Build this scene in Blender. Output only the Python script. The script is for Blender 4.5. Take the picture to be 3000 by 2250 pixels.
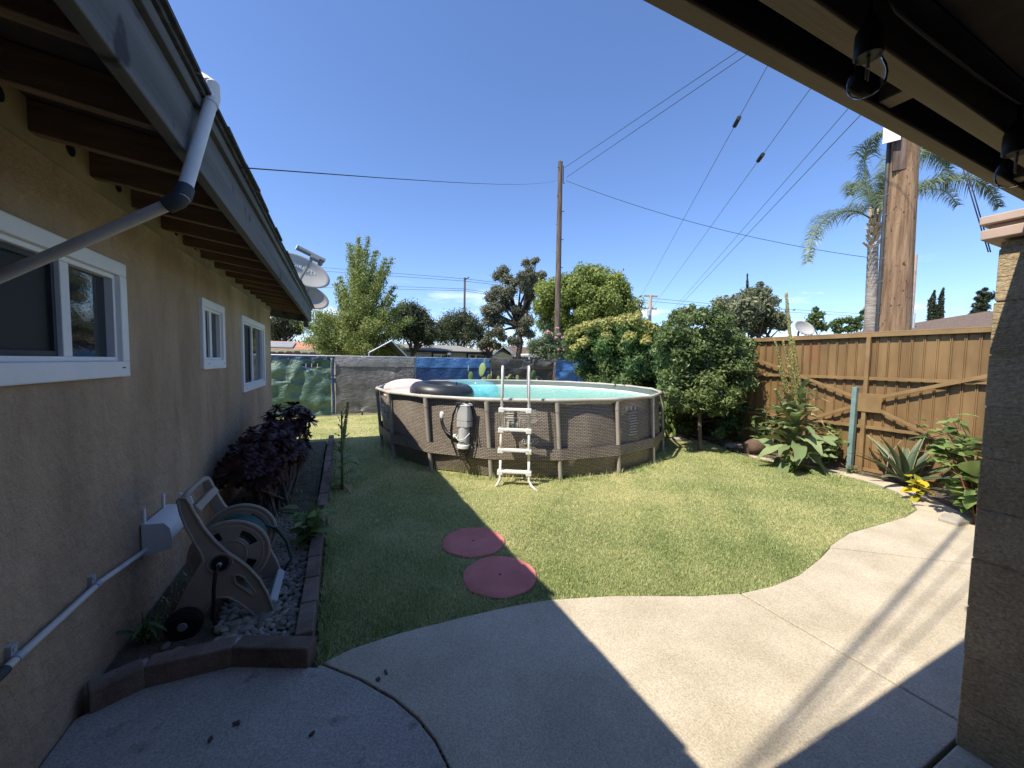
import bpy, bmesh, math, random
import numpy as np
from mathutils import Vector, Matrix
from mathutils.geometry import tessellate_polygon

for o in list(bpy.data.objects):
    bpy.data.objects.remove(o)
S = bpy.context.scene
COL = S.collection
random.seed(7)
R = math.radians

# ---------------------------------------------------------------- camera
cam = bpy.data.cameras.new('camera')
cam.sensor_width = 36.0
cam.lens = 36.0 * 1116.0 / 3000.0
cam.clip_start = 0.02
cam.clip_end = 900.0
camo = bpy.data.objects.new('camera', cam)
COL.objects.link(camo)
pit, yaw, rol = R(3.3), R(24.4), R(0.9)
fw = Vector((math.sin(yaw) * math.cos(pit), math.cos(yaw) * math.cos(pit), -math.sin(pit)))
rt = Vector((math.cos(yaw), -math.sin(yaw), 0))
up = rt.cross(fw)
rt2 = rt * math.cos(rol) + up * math.sin(rol)
up2 = up * math.cos(rol) - rt * math.sin(rol)
mw = Matrix((rt2, up2, -fw)).transposed().to_4x4()
mw.translation = Vector((0, 0, 1.6))
camo.matrix_world = mw
S.camera = camo

# ---------------------------------------------------------------- sky, sun, exposure
W = bpy.data.worlds.new('World')
S.world = W
W.use_nodes = True
wn, wl = W.node_tree.nodes, W.node_tree.links
wn.clear()
SUN = Vector((-0.67, -0.15, 1.0)).normalized()
sky = wn.new('ShaderNodeTexSky')
sky.sky_type = 'NISHITA'
sky.sun_disc = False
sky.sun_elevation = math.asin(SUN.z)
sky.sun_rotation = math.atan2(SUN.x, SUN.y)
sky.air_density = 1.0
sky.dust_density = 0.25
sky.ozone_density = 4.0
bg = wn.new('ShaderNodeBackground')
bg.inputs['Strength'].default_value = 0.125
wo = wn.new('ShaderNodeOutputWorld')
# thin white clouds low above the horizon, all the way round
tc = wn.new('ShaderNodeTexCoord')
mp = wn.new('ShaderNodeMapping')
mp.inputs['Scale'].default_value = (3.2, 3.2, 15.0)
mp.inputs['Location'].default_value = (0.35, 1.7, 0.2)
nz = wn.new('ShaderNodeTexNoise')
nz.inputs['Scale'].default_value = 1.6
nz.inputs['Detail'].default_value = 7
nz.inputs['Roughness'].default_value = 0.55
cr = wn.new('ShaderNodeValToRGB')
cr.color_ramp.elements[0].position = 0.55
cr.color_ramp.elements[1].position = 0.74
sp = wn.new('ShaderNodeSeparateXYZ')
er = wn.new('ShaderNodeValToRGB')
er.color_ramp.elements[0].position = 0.0
er.color_ramp.elements[0].color = (0.9, 0.9, 0.9, 1)
er.color_ramp.elements[1].position = 0.2
er.color_ramp.elements[1].color = (0, 0, 0, 1)
e2 = er.color_ramp.elements.new(0.13)
e2.color = (0.75, 0.75, 0.75, 1)
mul = wn.new('ShaderNodeMath')
mul.operation = 'MULTIPLY'
mix = wn.new('ShaderNodeMixRGB')
mix.inputs['Color2'].default_value = (8.6, 9.0, 9.6, 1)
wl.new(tc.outputs['Generated'], mp.inputs['Vector'])
wl.new(mp.outputs['Vector'], nz.inputs['Vector'])
wl.new(nz.outputs['Fac'], cr.inputs['Fac'])
wl.new(tc.outputs['Generated'], sp.inputs['Vector'])
wl.new(sp.outputs['Z'], er.inputs['Fac'])
wl.new(cr.outputs['Color'], mul.inputs[0])
wl.new(er.outputs['Color'], mul.inputs[1])
wl.new(mul.outputs[0], mix.inputs['Fac'])
tint = wn.new('ShaderNodeMixRGB')
tint.blend_type = 'MULTIPLY'
tint.inputs['Fac'].default_value = 1.0
tint.inputs['Color2'].default_value = (0.88, 0.95, 1.14, 1)
wl.new(sky.outputs['Color'], tint.inputs['Color1'])
wl.new(tint.outputs['Color'], mix.inputs['Color1'])
wl.new(mix.outputs['Color'], bg.inputs['Color'])
wl.new(bg.outputs[0], wo.inputs['Surface'])

sl = bpy.data.lights.new('sun', 'SUN')
sl.energy = 4.4
sl.angle = R(0.5)
sl.color = (1.0, 0.925, 0.79)
so = bpy.data.objects.new('sun', sl)
COL.objects.link(so)
so.rotation_euler = SUN.to_track_quat('Z', 'Y').to_euler()
so.location = (-8, -3, 14)

S.view_settings.view_transform = 'Standard'
S.view_settings.look = 'None'
S.view_settings.gamma = 1.0
S.view_settings.exposure = 0.68
S.view_settings.use_curve_mapping = False
S.render.engine = 'CYCLES'
S.cycles.max_bounces = 8
S.cycles.transparent_max_bounces = 16

# ---------------------------------------------------------------- materials
def nd(nt, typ, **kw):
    n = nt.nodes.new(typ)
    for k, v in kw.items():
        n.inputs[k].default_value = v
    return n

def mat(name, c1, c2=None, rough=0.75, scale=6.0, detail=5, stretch=(1, 1, 1), bump=0.0, bscale=60.0,
        bdist=0.01, metal=0.0, spec=0.35, lo=0.35, hi=0.65, spots=None, sscale=20.0, sw=0.07, bstretch=None, rot=None, objvar=0.0, grit=0.0, gscale=220.0, sstretch=None):
    m = bpy.data.materials.new(name)
    m.use_nodes = True
    nt = m.node_tree
    b = nt.nodes['Principled BSDF']
    b.inputs['Roughness'].default_value = rough
    b.inputs['Metallic'].default_value = metal
    b.inputs['Specular IOR Level'].default_value = spec
    if c2 is None:
        c2 = tuple(min(1, v * 1.22) for v in c1)
        c1 = tuple(v * 0.82 for v in c1)
    t = nd(nt, 'ShaderNodeTexCoord')
    mp = nd(nt, 'ShaderNodeMapping', Scale=stretch)
    if rot: mp.inputs['Rotation'].default_value = rot
    nt.links.new(t.outputs['Object'], mp.inputs['Vector'])
    n = nd(nt, 'ShaderNodeTexNoise', Scale=scale, Detail=detail, Roughness=0.6)
    nt.links.new(mp.outputs[0], n.inputs['Vector'])
    r = nd(nt, 'ShaderNodeValToRGB')
    r.color_ramp.elements[0].position = lo
    r.color_ramp.elements[1].position = hi
    r.color_ramp.elements[0].color = (*c1, 1)
    r.color_ramp.elements[1].color = (*c2, 1)
    nt.links.new(n.outputs['Fac'], r.inputs['Fac'])
    out = r.outputs['Color']
    if spots:
        v = nd(nt, 'ShaderNodeTexNoise', Scale=sscale, Detail=4)
        if sstretch:
            ms_ = nd(nt, 'ShaderNodeMapping', Scale=sstretch)
            nt.links.new(t.outputs['Object'], ms_.inputs['Vector'])
            nt.links.new(ms_.outputs[0], v.inputs['Vector'])
        else:
            nt.links.new(t.outputs['Object'], v.inputs['Vector'])
        rr = nd(nt, 'ShaderNodeValToRGB')
        rr.color_ramp.elements[0].position = 0.62
        rr.color_ramp.elements[1].position = 0.62 + sw
        nt.links.new(v.outputs['Fac'], rr.inputs['Fac'])
        mx = nd(nt, 'ShaderNodeMixRGB', Color2=(*spots, 1))
        nt.links.new(rr.outputs['Color'], mx.inputs['Fac'])
        nt.links.new(out, mx.inputs['Color1'])
        out = mx.outputs['Color']
    if grit:
        gn = nd(nt, 'ShaderNodeTexNoise', Scale=gscale, Detail=2)
        nt.links.new(t.outputs['Object'], gn.inputs['Vector'])
        gr = nd(nt, 'ShaderNodeMapRange')
        gr.inputs['From Min'].default_value = 0.3
        gr.inputs['From Max'].default_value = 0.7
        gr.inputs['To Min'].default_value = 1 - grit
        gr.inputs['To Max'].default_value = 1 + grit
        nt.links.new(gn.outputs['Fac'], gr.inputs['Value'])
        gm = nd(nt, 'ShaderNodeVectorMath')
        gm.operation = 'SCALE'
        nt.links.new(out, gm.inputs[0])
        nt.links.new(gr.outputs['Result'], gm.inputs['Scale'])
        out = gm.outputs['Vector']
    if objvar:
        oi = nd(nt, 'ShaderNodeObjectInfo')
        mr = nd(nt, 'ShaderNodeMapRange')
        mr.inputs['To Min'].default_value = 1 - objvar
        mr.inputs['To Max'].default_value = 1 + objvar
        nt.links.new(oi.outputs['Random'], mr.inputs['Value'])
        om = nd(nt, 'ShaderNodeVectorMath')
        om.operation = 'SCALE'
        nt.links.new(out, om.inputs[0])
        nt.links.new(mr.outputs['Result'], om.inputs['Scale'])
        out = om.outputs['Vector']
    nt.links.new(out, b.inputs['Base Color'])
    if bump:
        n2 = nd(nt, 'ShaderNodeTexNoise', Scale=bscale, Detail=6, Roughness=0.65)
        mp2 = nd(nt, 'ShaderNodeMapping', Scale=bstretch or stretch)
        if rot: mp2.inputs['Rotation'].default_value = rot
        nt.links.new(t.outputs['Object'], mp2.inputs['Vector'])
        nt.links.new(mp2.outputs[0], n2.inputs['Vector'])
        bp = nd(nt, 'ShaderNodeBump', Strength=bump, Distance=bdist)
        nt.links.new(n2.outputs['Fac'], bp.inputs['Height'])
        nt.links.new(bp.outputs[0], b.inputs['Normal'])
    return m

def leafmat(name, dark, light, trans=0.35, rough=0.5, third=None):
    """foliage: colour varies leaf by leaf (attribute 'tint'), some light passes through"""
    m = bpy.data.materials.new(name)
    m.use_nodes = True
    nt = m.node_tree
    b = nt.nodes['Principled BSDF']
    a = nd(nt, 'ShaderNodeAttribute')
    a.attribute_name = 'tint'
    r = nd(nt, 'ShaderNodeValToRGB')
    r.color_ramp.elements[0].color = (*dark, 1)
    r.color_ramp.elements[1].color = (*light, 1)
    if third:
        r.color_ramp.elements[1].position = 0.86
        e = r.color_ramp.elements.new(1.0)
        e.color = (*third, 1)
    nt.links.new(a.outputs['Fac'], r.inputs['Fac'])
    nt.links.new(r.outputs['Color'], b.inputs['Base Color'])
    b.inputs['Roughness'].default_value = rough
    b.inputs['Specular IOR Level'].default_value = 0.3
    tr = nd(nt, 'ShaderNodeBsdfTranslucent')
    nt.links.new(r.outputs['Color'], tr.inputs['Color'])
    ms = nd(nt, 'ShaderNodeMixShader', Fac=trans)
    nt.links.new(b.outputs[0], ms.inputs[1])
    nt.links.new(tr.outputs[0], ms.inputs[2])
    nt.links.new(ms.outputs[0], nt.nodes['Material Output'].inputs['Surface'])
    return m

M = {}
M['concrete'] = mat('concrete', (0.45, 0.385, 0.28), (0.56, 0.485, 0.365), rough=0.9, scale=2.6, detail=12, bump=0.8, bscale=110, bdist=0.006, spots=(0.38, 0.32, 0.23), sscale=3, sw=0.35, grit=0.22, gscale=130)
M['old_concrete'] = mat('old_concrete', (0.36, 0.33, 0.28), (0.46, 0.42, 0.36), rough=0.95, scale=2.2, detail=9, bump=0.7, bscale=45, bdist=0.008, spots=(0.22, 0.195, 0.16), sscale=9, sw=0.14, grit=0.25, gscale=110)
M['soil'] = mat('soil', (0.10, 0.075, 0.05), (0.2, 0.155, 0.11), rough=1, scale=9, bump=1, bscale=35, bdist=0.03)
M['earth'] = mat('earth', (0.12, 0.12, 0.06), (0.2, 0.18, 0.1), rough=1, scale=0.4)
M['turf'] = mat('turf', (0.30, 0.32, 0.11), (0.55, 0.48, 0.25), rough=1, scale=1.6, detail=9, bump=0.8, bscale=120, bdist=0.02, lo=0.38, hi=0.7)
M['stucco'] = mat('stucco', (0.37, 0.265, 0.17), (0.56, 0.42, 0.28), rough=0.95, scale=2.0, detail=9, stretch=(1, 1, 0.35), bump=0.7, bscale=18, bdist=0.07, bstretch=(1, 1, 0.75), spots=(0.18, 0.137, 0.09), sscale=2.6, sw=0.25, sstretch=(1, 1.6, 0.3), grit=0.06, gscale=120)
M['frieze'] = mat('frieze', (0.30, 0.235, 0.14), rough=0.9, scale=4)
M['fascia'] = mat('fascia', (0.085, 0.083, 0.08), (0.15, 0.145, 0.14), rough=0.85, scale=6, stretch=(1, 0.1, 3), bump=0.5, bscale=30, bdist=0.004, spots=(0.035, 0.033, 0.032), sscale=6)
M['rafter'] = mat('rafter', (0.17, 0.105, 0.06), (0.26, 0.17, 0.10), rough=0.9, scale=6, stretch=(0.4, 4, 4), bump=0.3, bscale=30)
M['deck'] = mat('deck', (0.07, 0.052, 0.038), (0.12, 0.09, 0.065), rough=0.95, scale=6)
M['shingle'] = mat('shingle', (0.035, 0.036, 0.04), (0.09, 0.09, 0.092), objvar=0.25, rough=0.95, scale=25, bump=0.7, bscale=150, bdist=0.004)
M['white'] = mat('white', (0.74, 0.75, 0.75), (0.83, 0.83, 0.82), rough=0.45, scale=3)
M['screen'] = mat('screen', (0.014, 0.016, 0.015), (0.022, 0.024, 0.022), rough=0.6, scale=200)
M['glass'] = mat('glass', (0.012, 0.02, 0.017), (0.018, 0.026, 0.022), rough=0.02, scale=1, spec=1.0, bump=0.02, bscale=2.2, bdist=0.05, bstretch=(1, 1.2, 3.2))
M['pvc'] = mat('pvc', (0.60, 0.57, 0.52), (0.70, 0.68, 0.64), rough=0.5, scale=5, spots=(0.42, 0.34, 0.32), sscale=5, sw=0.2)
M['dark_pvc'] = mat('dark_pvc', (0.05, 0.055, 0.06), rough=0.6)
M['brick'] = mat('brick', (0.15, 0.105, 0.078), (0.26, 0.195, 0.15), objvar=0.15, grit=0.2, gscale=120, rough=0.95, scale=5, bump=0.6, bscale=60, bdist=0.006)
M['mortar'] = mat('mortar', (0.48, 0.46, 0.43), rough=0.95)
M['block'] = mat('block', (0.44, 0.335, 0.19), (0.56, 0.44, 0.265), objvar=0.07, grit=0.2, gscale=90, rough=0.95, scale=5, bump=1.0, bscale=26, bdist=0.03, bstretch=(1, 1, 2.4))
M['cap_wood'] = mat('cap_wood', (0.46, 0.33, 0.25), (0.56, 0.42, 0.33), rough=0.8, scale=6)
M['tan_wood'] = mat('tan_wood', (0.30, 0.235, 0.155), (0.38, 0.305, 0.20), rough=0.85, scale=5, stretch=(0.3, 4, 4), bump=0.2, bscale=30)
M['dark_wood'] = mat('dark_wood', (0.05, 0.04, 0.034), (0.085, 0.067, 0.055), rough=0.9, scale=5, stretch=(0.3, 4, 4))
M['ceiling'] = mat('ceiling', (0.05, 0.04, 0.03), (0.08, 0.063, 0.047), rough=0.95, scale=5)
M['black'] = mat('black', (0.012, 0.012, 0.014), rough=0.5)
M['rubber'] = mat('rubber', (0.018, 0.019, 0.022), (0.03, 0.031, 0.035), rough=0.42, scale=4, spec=0.5)
M['reel'] = mat('reel', (0.30, 0.26, 0.21), (0.37, 0.325, 0.265), rough=0.6, scale=5, bump=0.1, bscale=200)
M['hose'] = mat('hose', (0.02, 0.06, 0.05), (0.035, 0.10, 0.09), rough=0.45)
M['grey_plastic'] = mat('grey_plastic', (0.42, 0.42, 0.40), (0.50, 0.50, 0.48), rough=0.5, scale=4)
M['pale_plastic'] = mat('pale_plastic', (0.66, 0.66, 0.62), (0.78, 0.77, 0.73), rough=0.5, scale=4)
M['pool_steel'] = mat('pool_steel', (0.30, 0.265, 0.225), (0.36, 0.32, 0.275), rough=0.5, scale=4)
M['rim'] = mat('rim', (0.43, 0.395, 0.34), (0.55, 0.51, 0.445), rough=0.5, scale=4)
M['rail'] = mat('rail', (0.64, 0.62, 0.57), (0.74, 0.72, 0.68), rough=0.45, scale=6)
M['rail_rust'] = mat('rail_rust', (0.66, 0.60, 0.50), (0.42, 0.20, 0.07), rough=0.6, scale=9, stretch=(1, 1, 0.5), lo=0.4, hi=0.55)
M['tread'] = mat('tread', (0.74, 0.72, 0.65), (0.83, 0.81, 0.76), rough=0.5, scale=6, spots=(0.6, 0.5, 0.36), sscale=12)
M['print'] = mat('print', (0.50, 0.49, 0.46), rough=0.7)
M['pink'] = mat('pink', (0.84, 0.60, 0.56), (0.90, 0.70, 0.66), rough=0.35, scale=4)
M['disc'] = mat('disc', (0.52, 0.165, 0.135), (0.64, 0.225, 0.19), rough=0.9, scale=3.5, bump=0.4, bscale=80, bdist=0.004, spots=(0.35, 0.20, 0.18), sscale=3, sw=0.3)
M['fence'] = mat('fence', (0.18, 0.11, 0.046), (0.275, 0.172, 0.075), objvar=0.10, rough=0.6, scale=2.2, detail=8, stretch=(1, 1.6, 0.5), bump=0.15, bscale=25, spots=(0.24, 0.085, 0.04), sscale=2.2, sw=0.2, sstretch=(1, 1, .5))
M['fence_trim'] = mat('fence_trim', (0.225, 0.14, 0.06), (0.31, 0.20, 0.092), rough=0.6, scale=4)
M['green_steel'] = mat('green_steel', (0.16, 0.25, 0.24), (0.22, 0.32, 0.30), rough=0.6, scale=6, spots=(0.3, 0.28, 0.22), sscale=14)
M['pole'] = mat('pole', (0.17, 0.10, 0.055), (0.36, 0.235, 0.14), rough=0.95, scale=5, stretch=(3, 3, 0.22), bump=0.9, bscale=14, bdist=0.03, spots=(0.075, 0.048, 0.03), sscale=20, sw=0.07, sstretch=(1, 1, .55))
M['old_pole'] = mat('old_pole', (0.08, 0.055, 0.045), (0.19, 0.14, 0.11), rough=0.95, scale=5, stretch=(3, 3, 0.25), bump=0.7, bscale=14, bdist=0.03)
M['bark'] = mat('bark', (0.10, 0.075, 0.055), (0.20, 0.155, 0.12), rough=1, scale=6, stretch=(2, 2, 0.5), bump=0.9, bscale=14, bdist=0.03)
M['dark_bark'] = mat('dark_bark', (0.04, 0.032, 0.028), (0.085, 0.07, 0.06), rough=1, scale=6, stretch=(2, 2, 0.5), bump=0.7, bscale=10)
M['palm_trunk'] = mat('palm_trunk', (0.22, 0.19, 0.16), (0.40, 0.36, 0.31), rough=0.95, scale=2.2, stretch=(0.7, 0.7, 5), bump=0.9, bscale=4, bdist=0.06)
M['palm_boot'] = mat('palm_boot', (0.42, 0.30, 0.18), (0.62, 0.50, 0.34), rough=0.95, scale=8)
M['wire'] = mat('wire', (0.035, 0.035, 0.04), rough=0.6)
M['steel_wire'] = mat('steel_wire', (0.10, 0.105, 0.12), rough=0.5)
M['galv'] = mat('galv', (0.42, 0.44, 0.46), (0.52, 0.54, 0.56), rough=0.5, metal=0.3)
M['dish'] = mat('dish', (0.36, 0.35, 0.335), (0.43, 0.42, 0.40), rough=0.55, scale=3)
M['dish_old'] = mat('dish_old', (0.34, 0.31, 0.29), (0.42, 0.39, 0.36), rough=0.6, scale=3)
M['dish_arm'] = mat('dish_arm', (0.22, 0.225, 0.235), rough=0.6)
M['roof_orange'] = mat('roof_orange', (0.42, 0.20, 0.11), (0.52, 0.28, 0.17), rough=0.95, scale=20)
M['roof_grey'] = mat('roof_grey', (0.20, 0.195, 0.175), (0.30, 0.29, 0.265), rough=0.95, scale=18)
M['roof_brown'] = mat('roof_brown', (0.10, 0.072, 0.058), (0.19, 0.14, 0.112), rough=0.95, scale=16, stretch=(1, 1, 3))
M['wall_orange'] = mat('wall_orange', (0.36, 0.20, 0.115), rough=0.95)
M['wall_grey'] = mat('wall_grey', (0.36, 0.38, 0.37), rough=0.95)
M['wall_sage'] = mat('wall_sage', (0.19, 0.19, 0.165), rough=0.95)
M['cream'] = mat('cream', (0.62, 0.56, 0.36), rough=0.9)
M['solar'] = mat('solar', (0.30, 0.28, 0.26), (0.36, 0.34, 0.31), rough=0.35, scale=2, spec=0.6)
M['trim_black'] = mat('trim_black', (0.025, 0.025, 0.025), rough=0.7)
M['canvas'] = mat('canvas', (0.055, 0.065, 0.055), (0.08, 0.09, 0.08), rough=0.9)
M['stone'] = mat('stone', (0.34, 0.31, 0.26), (0.46, 0.42, 0.36), rough=0.95, bump=0.7, bscale=20, bdist=0.02)
M['urn'] = mat('urn', (0.10, 0.065, 0.045), (0.17, 0.11, 0.08), rough=0.9, scale=6, bump=0.5, bscale=30)
M['pebble_a'] = mat('pebble_a', (0.20, 0.175, 0.135), (0.34, 0.30, 0.235), objvar=0.35, rough=0.8, scale=12)
M['pebble_b'] = mat('pebble_b', (0.14, 0.122, 0.095), (0.24, 0.21, 0.165), objvar=0.35, rough=0.8, scale=12)
M['pebble_c'] = mat('pebble_c', (0.2, 0.18, 0.15), (0.3, 0.27, 0.23), rough=0.8, scale=12)
def tarpmat(name, c1, c2):
    return mat(name, c1, c2, rough=0.38, scale=2.5, detail=6, spec=0.5, bump=0.7, bscale=6, bdist=0.07, bstretch=(1, 1, 1.8))
M['tarp_green'] = tarpmat('tarp_green', (0.045, 0.105, 0.075), (0.12, 0.20, 0.15))
M['tarp_grey'] = tarpmat('tarp_grey', (0.095, 0.09, 0.085), (0.19, 0.18, 0.17))
M['tarp_grey_light'] = tarpmat('tarp_grey_light', (0.20, 0.195, 0.19), (0.27, 0.26, 0.25))
M['tarp_blue'] = tarpmat('tarp_blue', (0.012, 0.04, 0.13), (0.02, 0.065, 0.19))
M['tarp_blue_light'] = tarpmat('tarp_blue_light', (0.045, 0.13, 0.32), (0.07, 0.19, 0.42))
M['tarp_black'] = tarpmat('tarp_black', (0.035, 0.032, 0.031), (0.06, 0.055, 0.052))
M['tarp_black_light'] = tarpmat('tarp_black_light', (0.075, 0.07, 0.066), (0.105, 0.098, 0.092))

L = {}
L['ginkgo'] = leafmat('ginkgo_leaf', (0.10, 0.15, 0.04), (0.31, 0.35, 0.10), third=(0.36, 0.34, 0.07))
L['round'] = leafmat('round_leaf', (0.13, 0.195, 0.05), (0.38, 0.43, 0.11))
L['dark'] = leafmat('dark_leaf', (0.035, 0.05, 0.022), (0.10, 0.12, 0.055), trans=0.25)
L['oak'] = leafmat('oak_leaf', (0.09, 0.10, 0.062), (0.26, 0.265, 0.175), trans=0.25)
L['hedge'] = leafmat('hedge_leaf', (0.045, 0.09, 0.03), (0.18, 0.25, 0.075), trans=0.3)
L['hedge_top'] = leafmat('hedge_blossom', (0.26, 0.29, 0.08), (0.58, 0.50, 0.17), trans=0.3)
L['shrub'] = leafmat('shrub_leaf', (0.055, 0.10, 0.03), (0.25, 0.305, 0.105), trans=0.3, rough=0.4)
L['citrus'] = leafmat('citrus_leaf', (0.08, 0.10, 0.05), (0.28, 0.29, 0.155), trans=0.25, rough=0.4)
L['oleander'] = leafmat('oleander_leaf', (0.08, 0.13, 0.055), (0.25, 0.30, 0.15), trans=0.25)
L['flower'] = leafmat('pink_flower', (0.62, 0.32, 0.36), (0.80, 0.55, 0.57), trans=0.3)
L['light'] = leafmat('light_leaf', (0.06, 0.10, 0.03), (0.17, 0.23, 0.07))
L['cypress'] = leafmat('cypress_leaf', (0.018, 0.028, 0.014), (0.05, 0.065, 0.032), trans=0.1)
L['palm'] = leafmat('palm_leaf', (0.07, 0.11, 0.06), (0.24, 0.29, 0.15), trans=0.3, rough=0.35)
L['mullein'] = leafmat('mullein_leaf', (0.13, 0.19, 0.075), (0.32, 0.385, 0.18), trans=0.25, rough=0.7)
L['mullein_dry'] = leafmat('mullein_dry_leaf', (0.24, 0.22, 0.10), (0.48, 0.38, 0.20), trans=0.25, rough=0.8)
L['spike'] = leafmat('flower_spike', (0.30, 0.29, 0.10), (0.55, 0.48, 0.2), trans=0.2, third=(0.62, 0.52, 0.07))
L['agave'] = leafmat('agave_leaf', (0.055, 0.085, 0.045), (0.13, 0.165, 0.09), trans=0.08, rough=0.45)
L['agave_edge'] = leafmat('agave_edge', (0.3, 0.3, 0.14), (0.42, 0.4, 0.2), trans=0.1)
L['weed'] = leafmat('weed_leaf', (0.08, 0.15, 0.04), (0.28, 0.37, 0.12), trans=0.35)
L['yellow'] = leafmat('yellow_leaf', (0.30, 0.34, 0.05), (0.70, 0.52, 0.03), trans=0.35)
L['cactus'] = leafmat('cactus_pad', (0.11, 0.18, 0.06), (0.20, 0.27, 0.10), trans=0.02, rough=0.6)
L['aeonium'] = leafmat('aeonium_leaf', (0.014, 0.005, 0.006), (0.065, 0.021, 0.022), trans=0.04, rough=0.42)
L['grass'] = leafmat('grass_blade', (0.18, 0.26, 0.08), (0.64, 0.66, 0.31), trans=0.4, rough=0.6, third=(0.82, 0.70, 0.42))

# ---------------------------------------------------------------- mesh helpers
class MB:
    def __init__(self):
        self.v, self.f, self.mi, self.t, self.uv = [], [], [], [], None
        self.cur = 0
        self.tint = 0.5
    def add(self, vs, fs):
        o = len(self.v)
        self.v += [tuple(p) for p in vs]
        self.t += [self.tint] * len(vs)
        self.f += [tuple(i + o for i in q) for q in fs]
        self.mi += [self.cur] * len(fs)
    def box(self, a, b):
        x0, y0, z0 = a
        x1, y1, z1 = b
        self.add([(x0, y0, z0), (x1, y0, z0), (x1, y1, z0), (x0, y1, z0), (x0, y0, z1), (x1, y0, z1), (x1, y1, z1), (x0, y1, z1)],
                 [(0, 3, 2, 1), (4, 5, 6, 7), (0, 1, 5, 4), (1, 2, 6, 5), (2, 3, 7, 6), (3, 0, 4, 7)])
    def bar(self, p, q, w, h, upv=(0, 0, 1)):
        p, q = Vector(p), Vector(q)
        d = (q - p).normalized()
        s = d.cross(Vector(upv))
        if s.length < 1e-4:
            s = d.cross(Vector((1, 0, 0)))
        s.normalize()
        u = s.cross(d)
        vs = []
        for c in (p, q):
            for a, b in ((-1, -1), (1, -1), (1, 1), (-1, 1)):
                vs.append(c + s * (a * w / 2) + u * (b * h / 2))
        self.add(vs, [(3, 2, 1, 0), (4, 5, 6, 7), (0, 1, 5, 4), (1, 2, 6, 5), (2, 3, 7, 6), (3, 0, 4, 7)])
    def tube(self, pts, r, n=8, cap=True):
        pts = [Vector(p) for p in pts]
        if not isinstance(r, (list, tuple)):
            r = [r] * len(pts)
        vs, fs = [], []
        ref = None
        for i, p in enumerate(pts):
            d = (pts[min(i + 1, len(pts) - 1)] - pts[max(i - 1, 0)])
            d = d.normalized() if d.length > 1e-9 else Vector((0, 0, 1))
            if ref is None:
                ref = d.cross(Vector((0.31, 0.17, 0.93)))
                if ref.length < 0.1:
                    ref = d.cross(Vector((1, 0, 0)))
            ref = (ref - d * ref.dot(d)).normalized()
            b = d.cross(ref)
            for k in range(n):
                a = 2 * math.pi * k / n
                vs.append(p + (ref * math.cos(a) + b * math.sin(a)) * r[i])
        for i in range(len(pts) - 1):
            for k in range(n):
                a, b2 = i * n + k, i * n + (k + 1) % n
                fs.append((a, b2, b2 + n, a + n))
        if cap:
            fs.append(tuple(reversed(range(n))))
            fs.append(tuple(range((len(pts) - 1) * n, len(pts) * n)))
        self.add(vs, fs)
    def lathe(self, prof, n=16, c=(0, 0, 0), ax=(0, 0, 1), cap=True):
        ax = Vector(ax).normalized()
        s = ax.cross(Vector((0.2, 1, 0.1))).normalized()
        t = ax.cross(s)
        c = Vector(c)
        vs, fs = [], []
        for r, z in prof:
            for k in range(n):
                a = 2 * math.pi * k / n
                vs.append(c + ax * z + (s * math.cos(a) + t * math.sin(a)) * r)
        for i in range(len(prof) - 1):
            for k in range(n):
                a, b = i * n + k, i * n + (k + 1) % n
                fs.append((a, b, b + n, a + n))
        if cap:
            fs.append(tuple(reversed(range(n))))
            fs.append(tuple(range((len(prof) - 1) * n, len(prof) * n)))
        self.add(vs, fs)
    def torus(self, c, ax, R0, r, n=32, k=12):
        ax = Vector(ax).normalized()
        s = ax.cross(Vector((0.2, 1, 0.1))).normalized()
        t = ax.cross(s)
        c = Vector(c)
        vs, fs = [], []
        for i in range(n):
            a = 2 * math.pi * i / n
            d = s * math.cos(a) + t * math.sin(a)
            for j in range(k):
                b = 2 * math.pi * j / k
                vs.append(c + d * (R0 + r * math.cos(b)) + ax * (r * math.sin(b)))
        for i in range(n):
            for j in range(k):
                fs.append((i * k + j, ((i + 1) % n) * k + j, ((i + 1) % n) * k + (j + 1) % k, i * k + (j + 1) % k))
        self.add(vs, fs)
    def prism(self, poly, fn, a, b, holes=()):
        """extrude a 2-D outline (with holes) between depths a and b; fn(u, v, depth) -> point"""
        loops = [list(poly)] + [list(h) for h in holes]
        flat = [p for l in loops for p in l]
        tris = tessellate_polygon([[Vector((p[0], p[1], 0)) for p in l] for l in loops])
        n = len(flat)
        vs = [fn(p[0], p[1], a) for p in flat] + [fn(p[0], p[1], b) for p in flat]
        fs = [tuple(t) for t in tris] + [tuple(i + n for i in reversed(t)) for t in tris]
        o = 0
        for l in loops:
            for i in range(len(l)):
                j = (i + 1) % len(l)
                fs.append((o + i, o + j, o + j + n, o + i + n))
            o += len(l)
        self.add(vs, fs)
    def sheet(self, fn, nu, nv):
        vs = [fn(i / nu, j / nv) for j in range(nv + 1) for i in range(nu + 1)]
        fs = [(j * (nu + 1) + i, j * (nu + 1) + i + 1, (j + 1) * (nu + 1) + i + 1, (j + 1) * (nu + 1) + i) for j in range(nv) for i in range(nu)]
        self.add(vs, fs)
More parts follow.
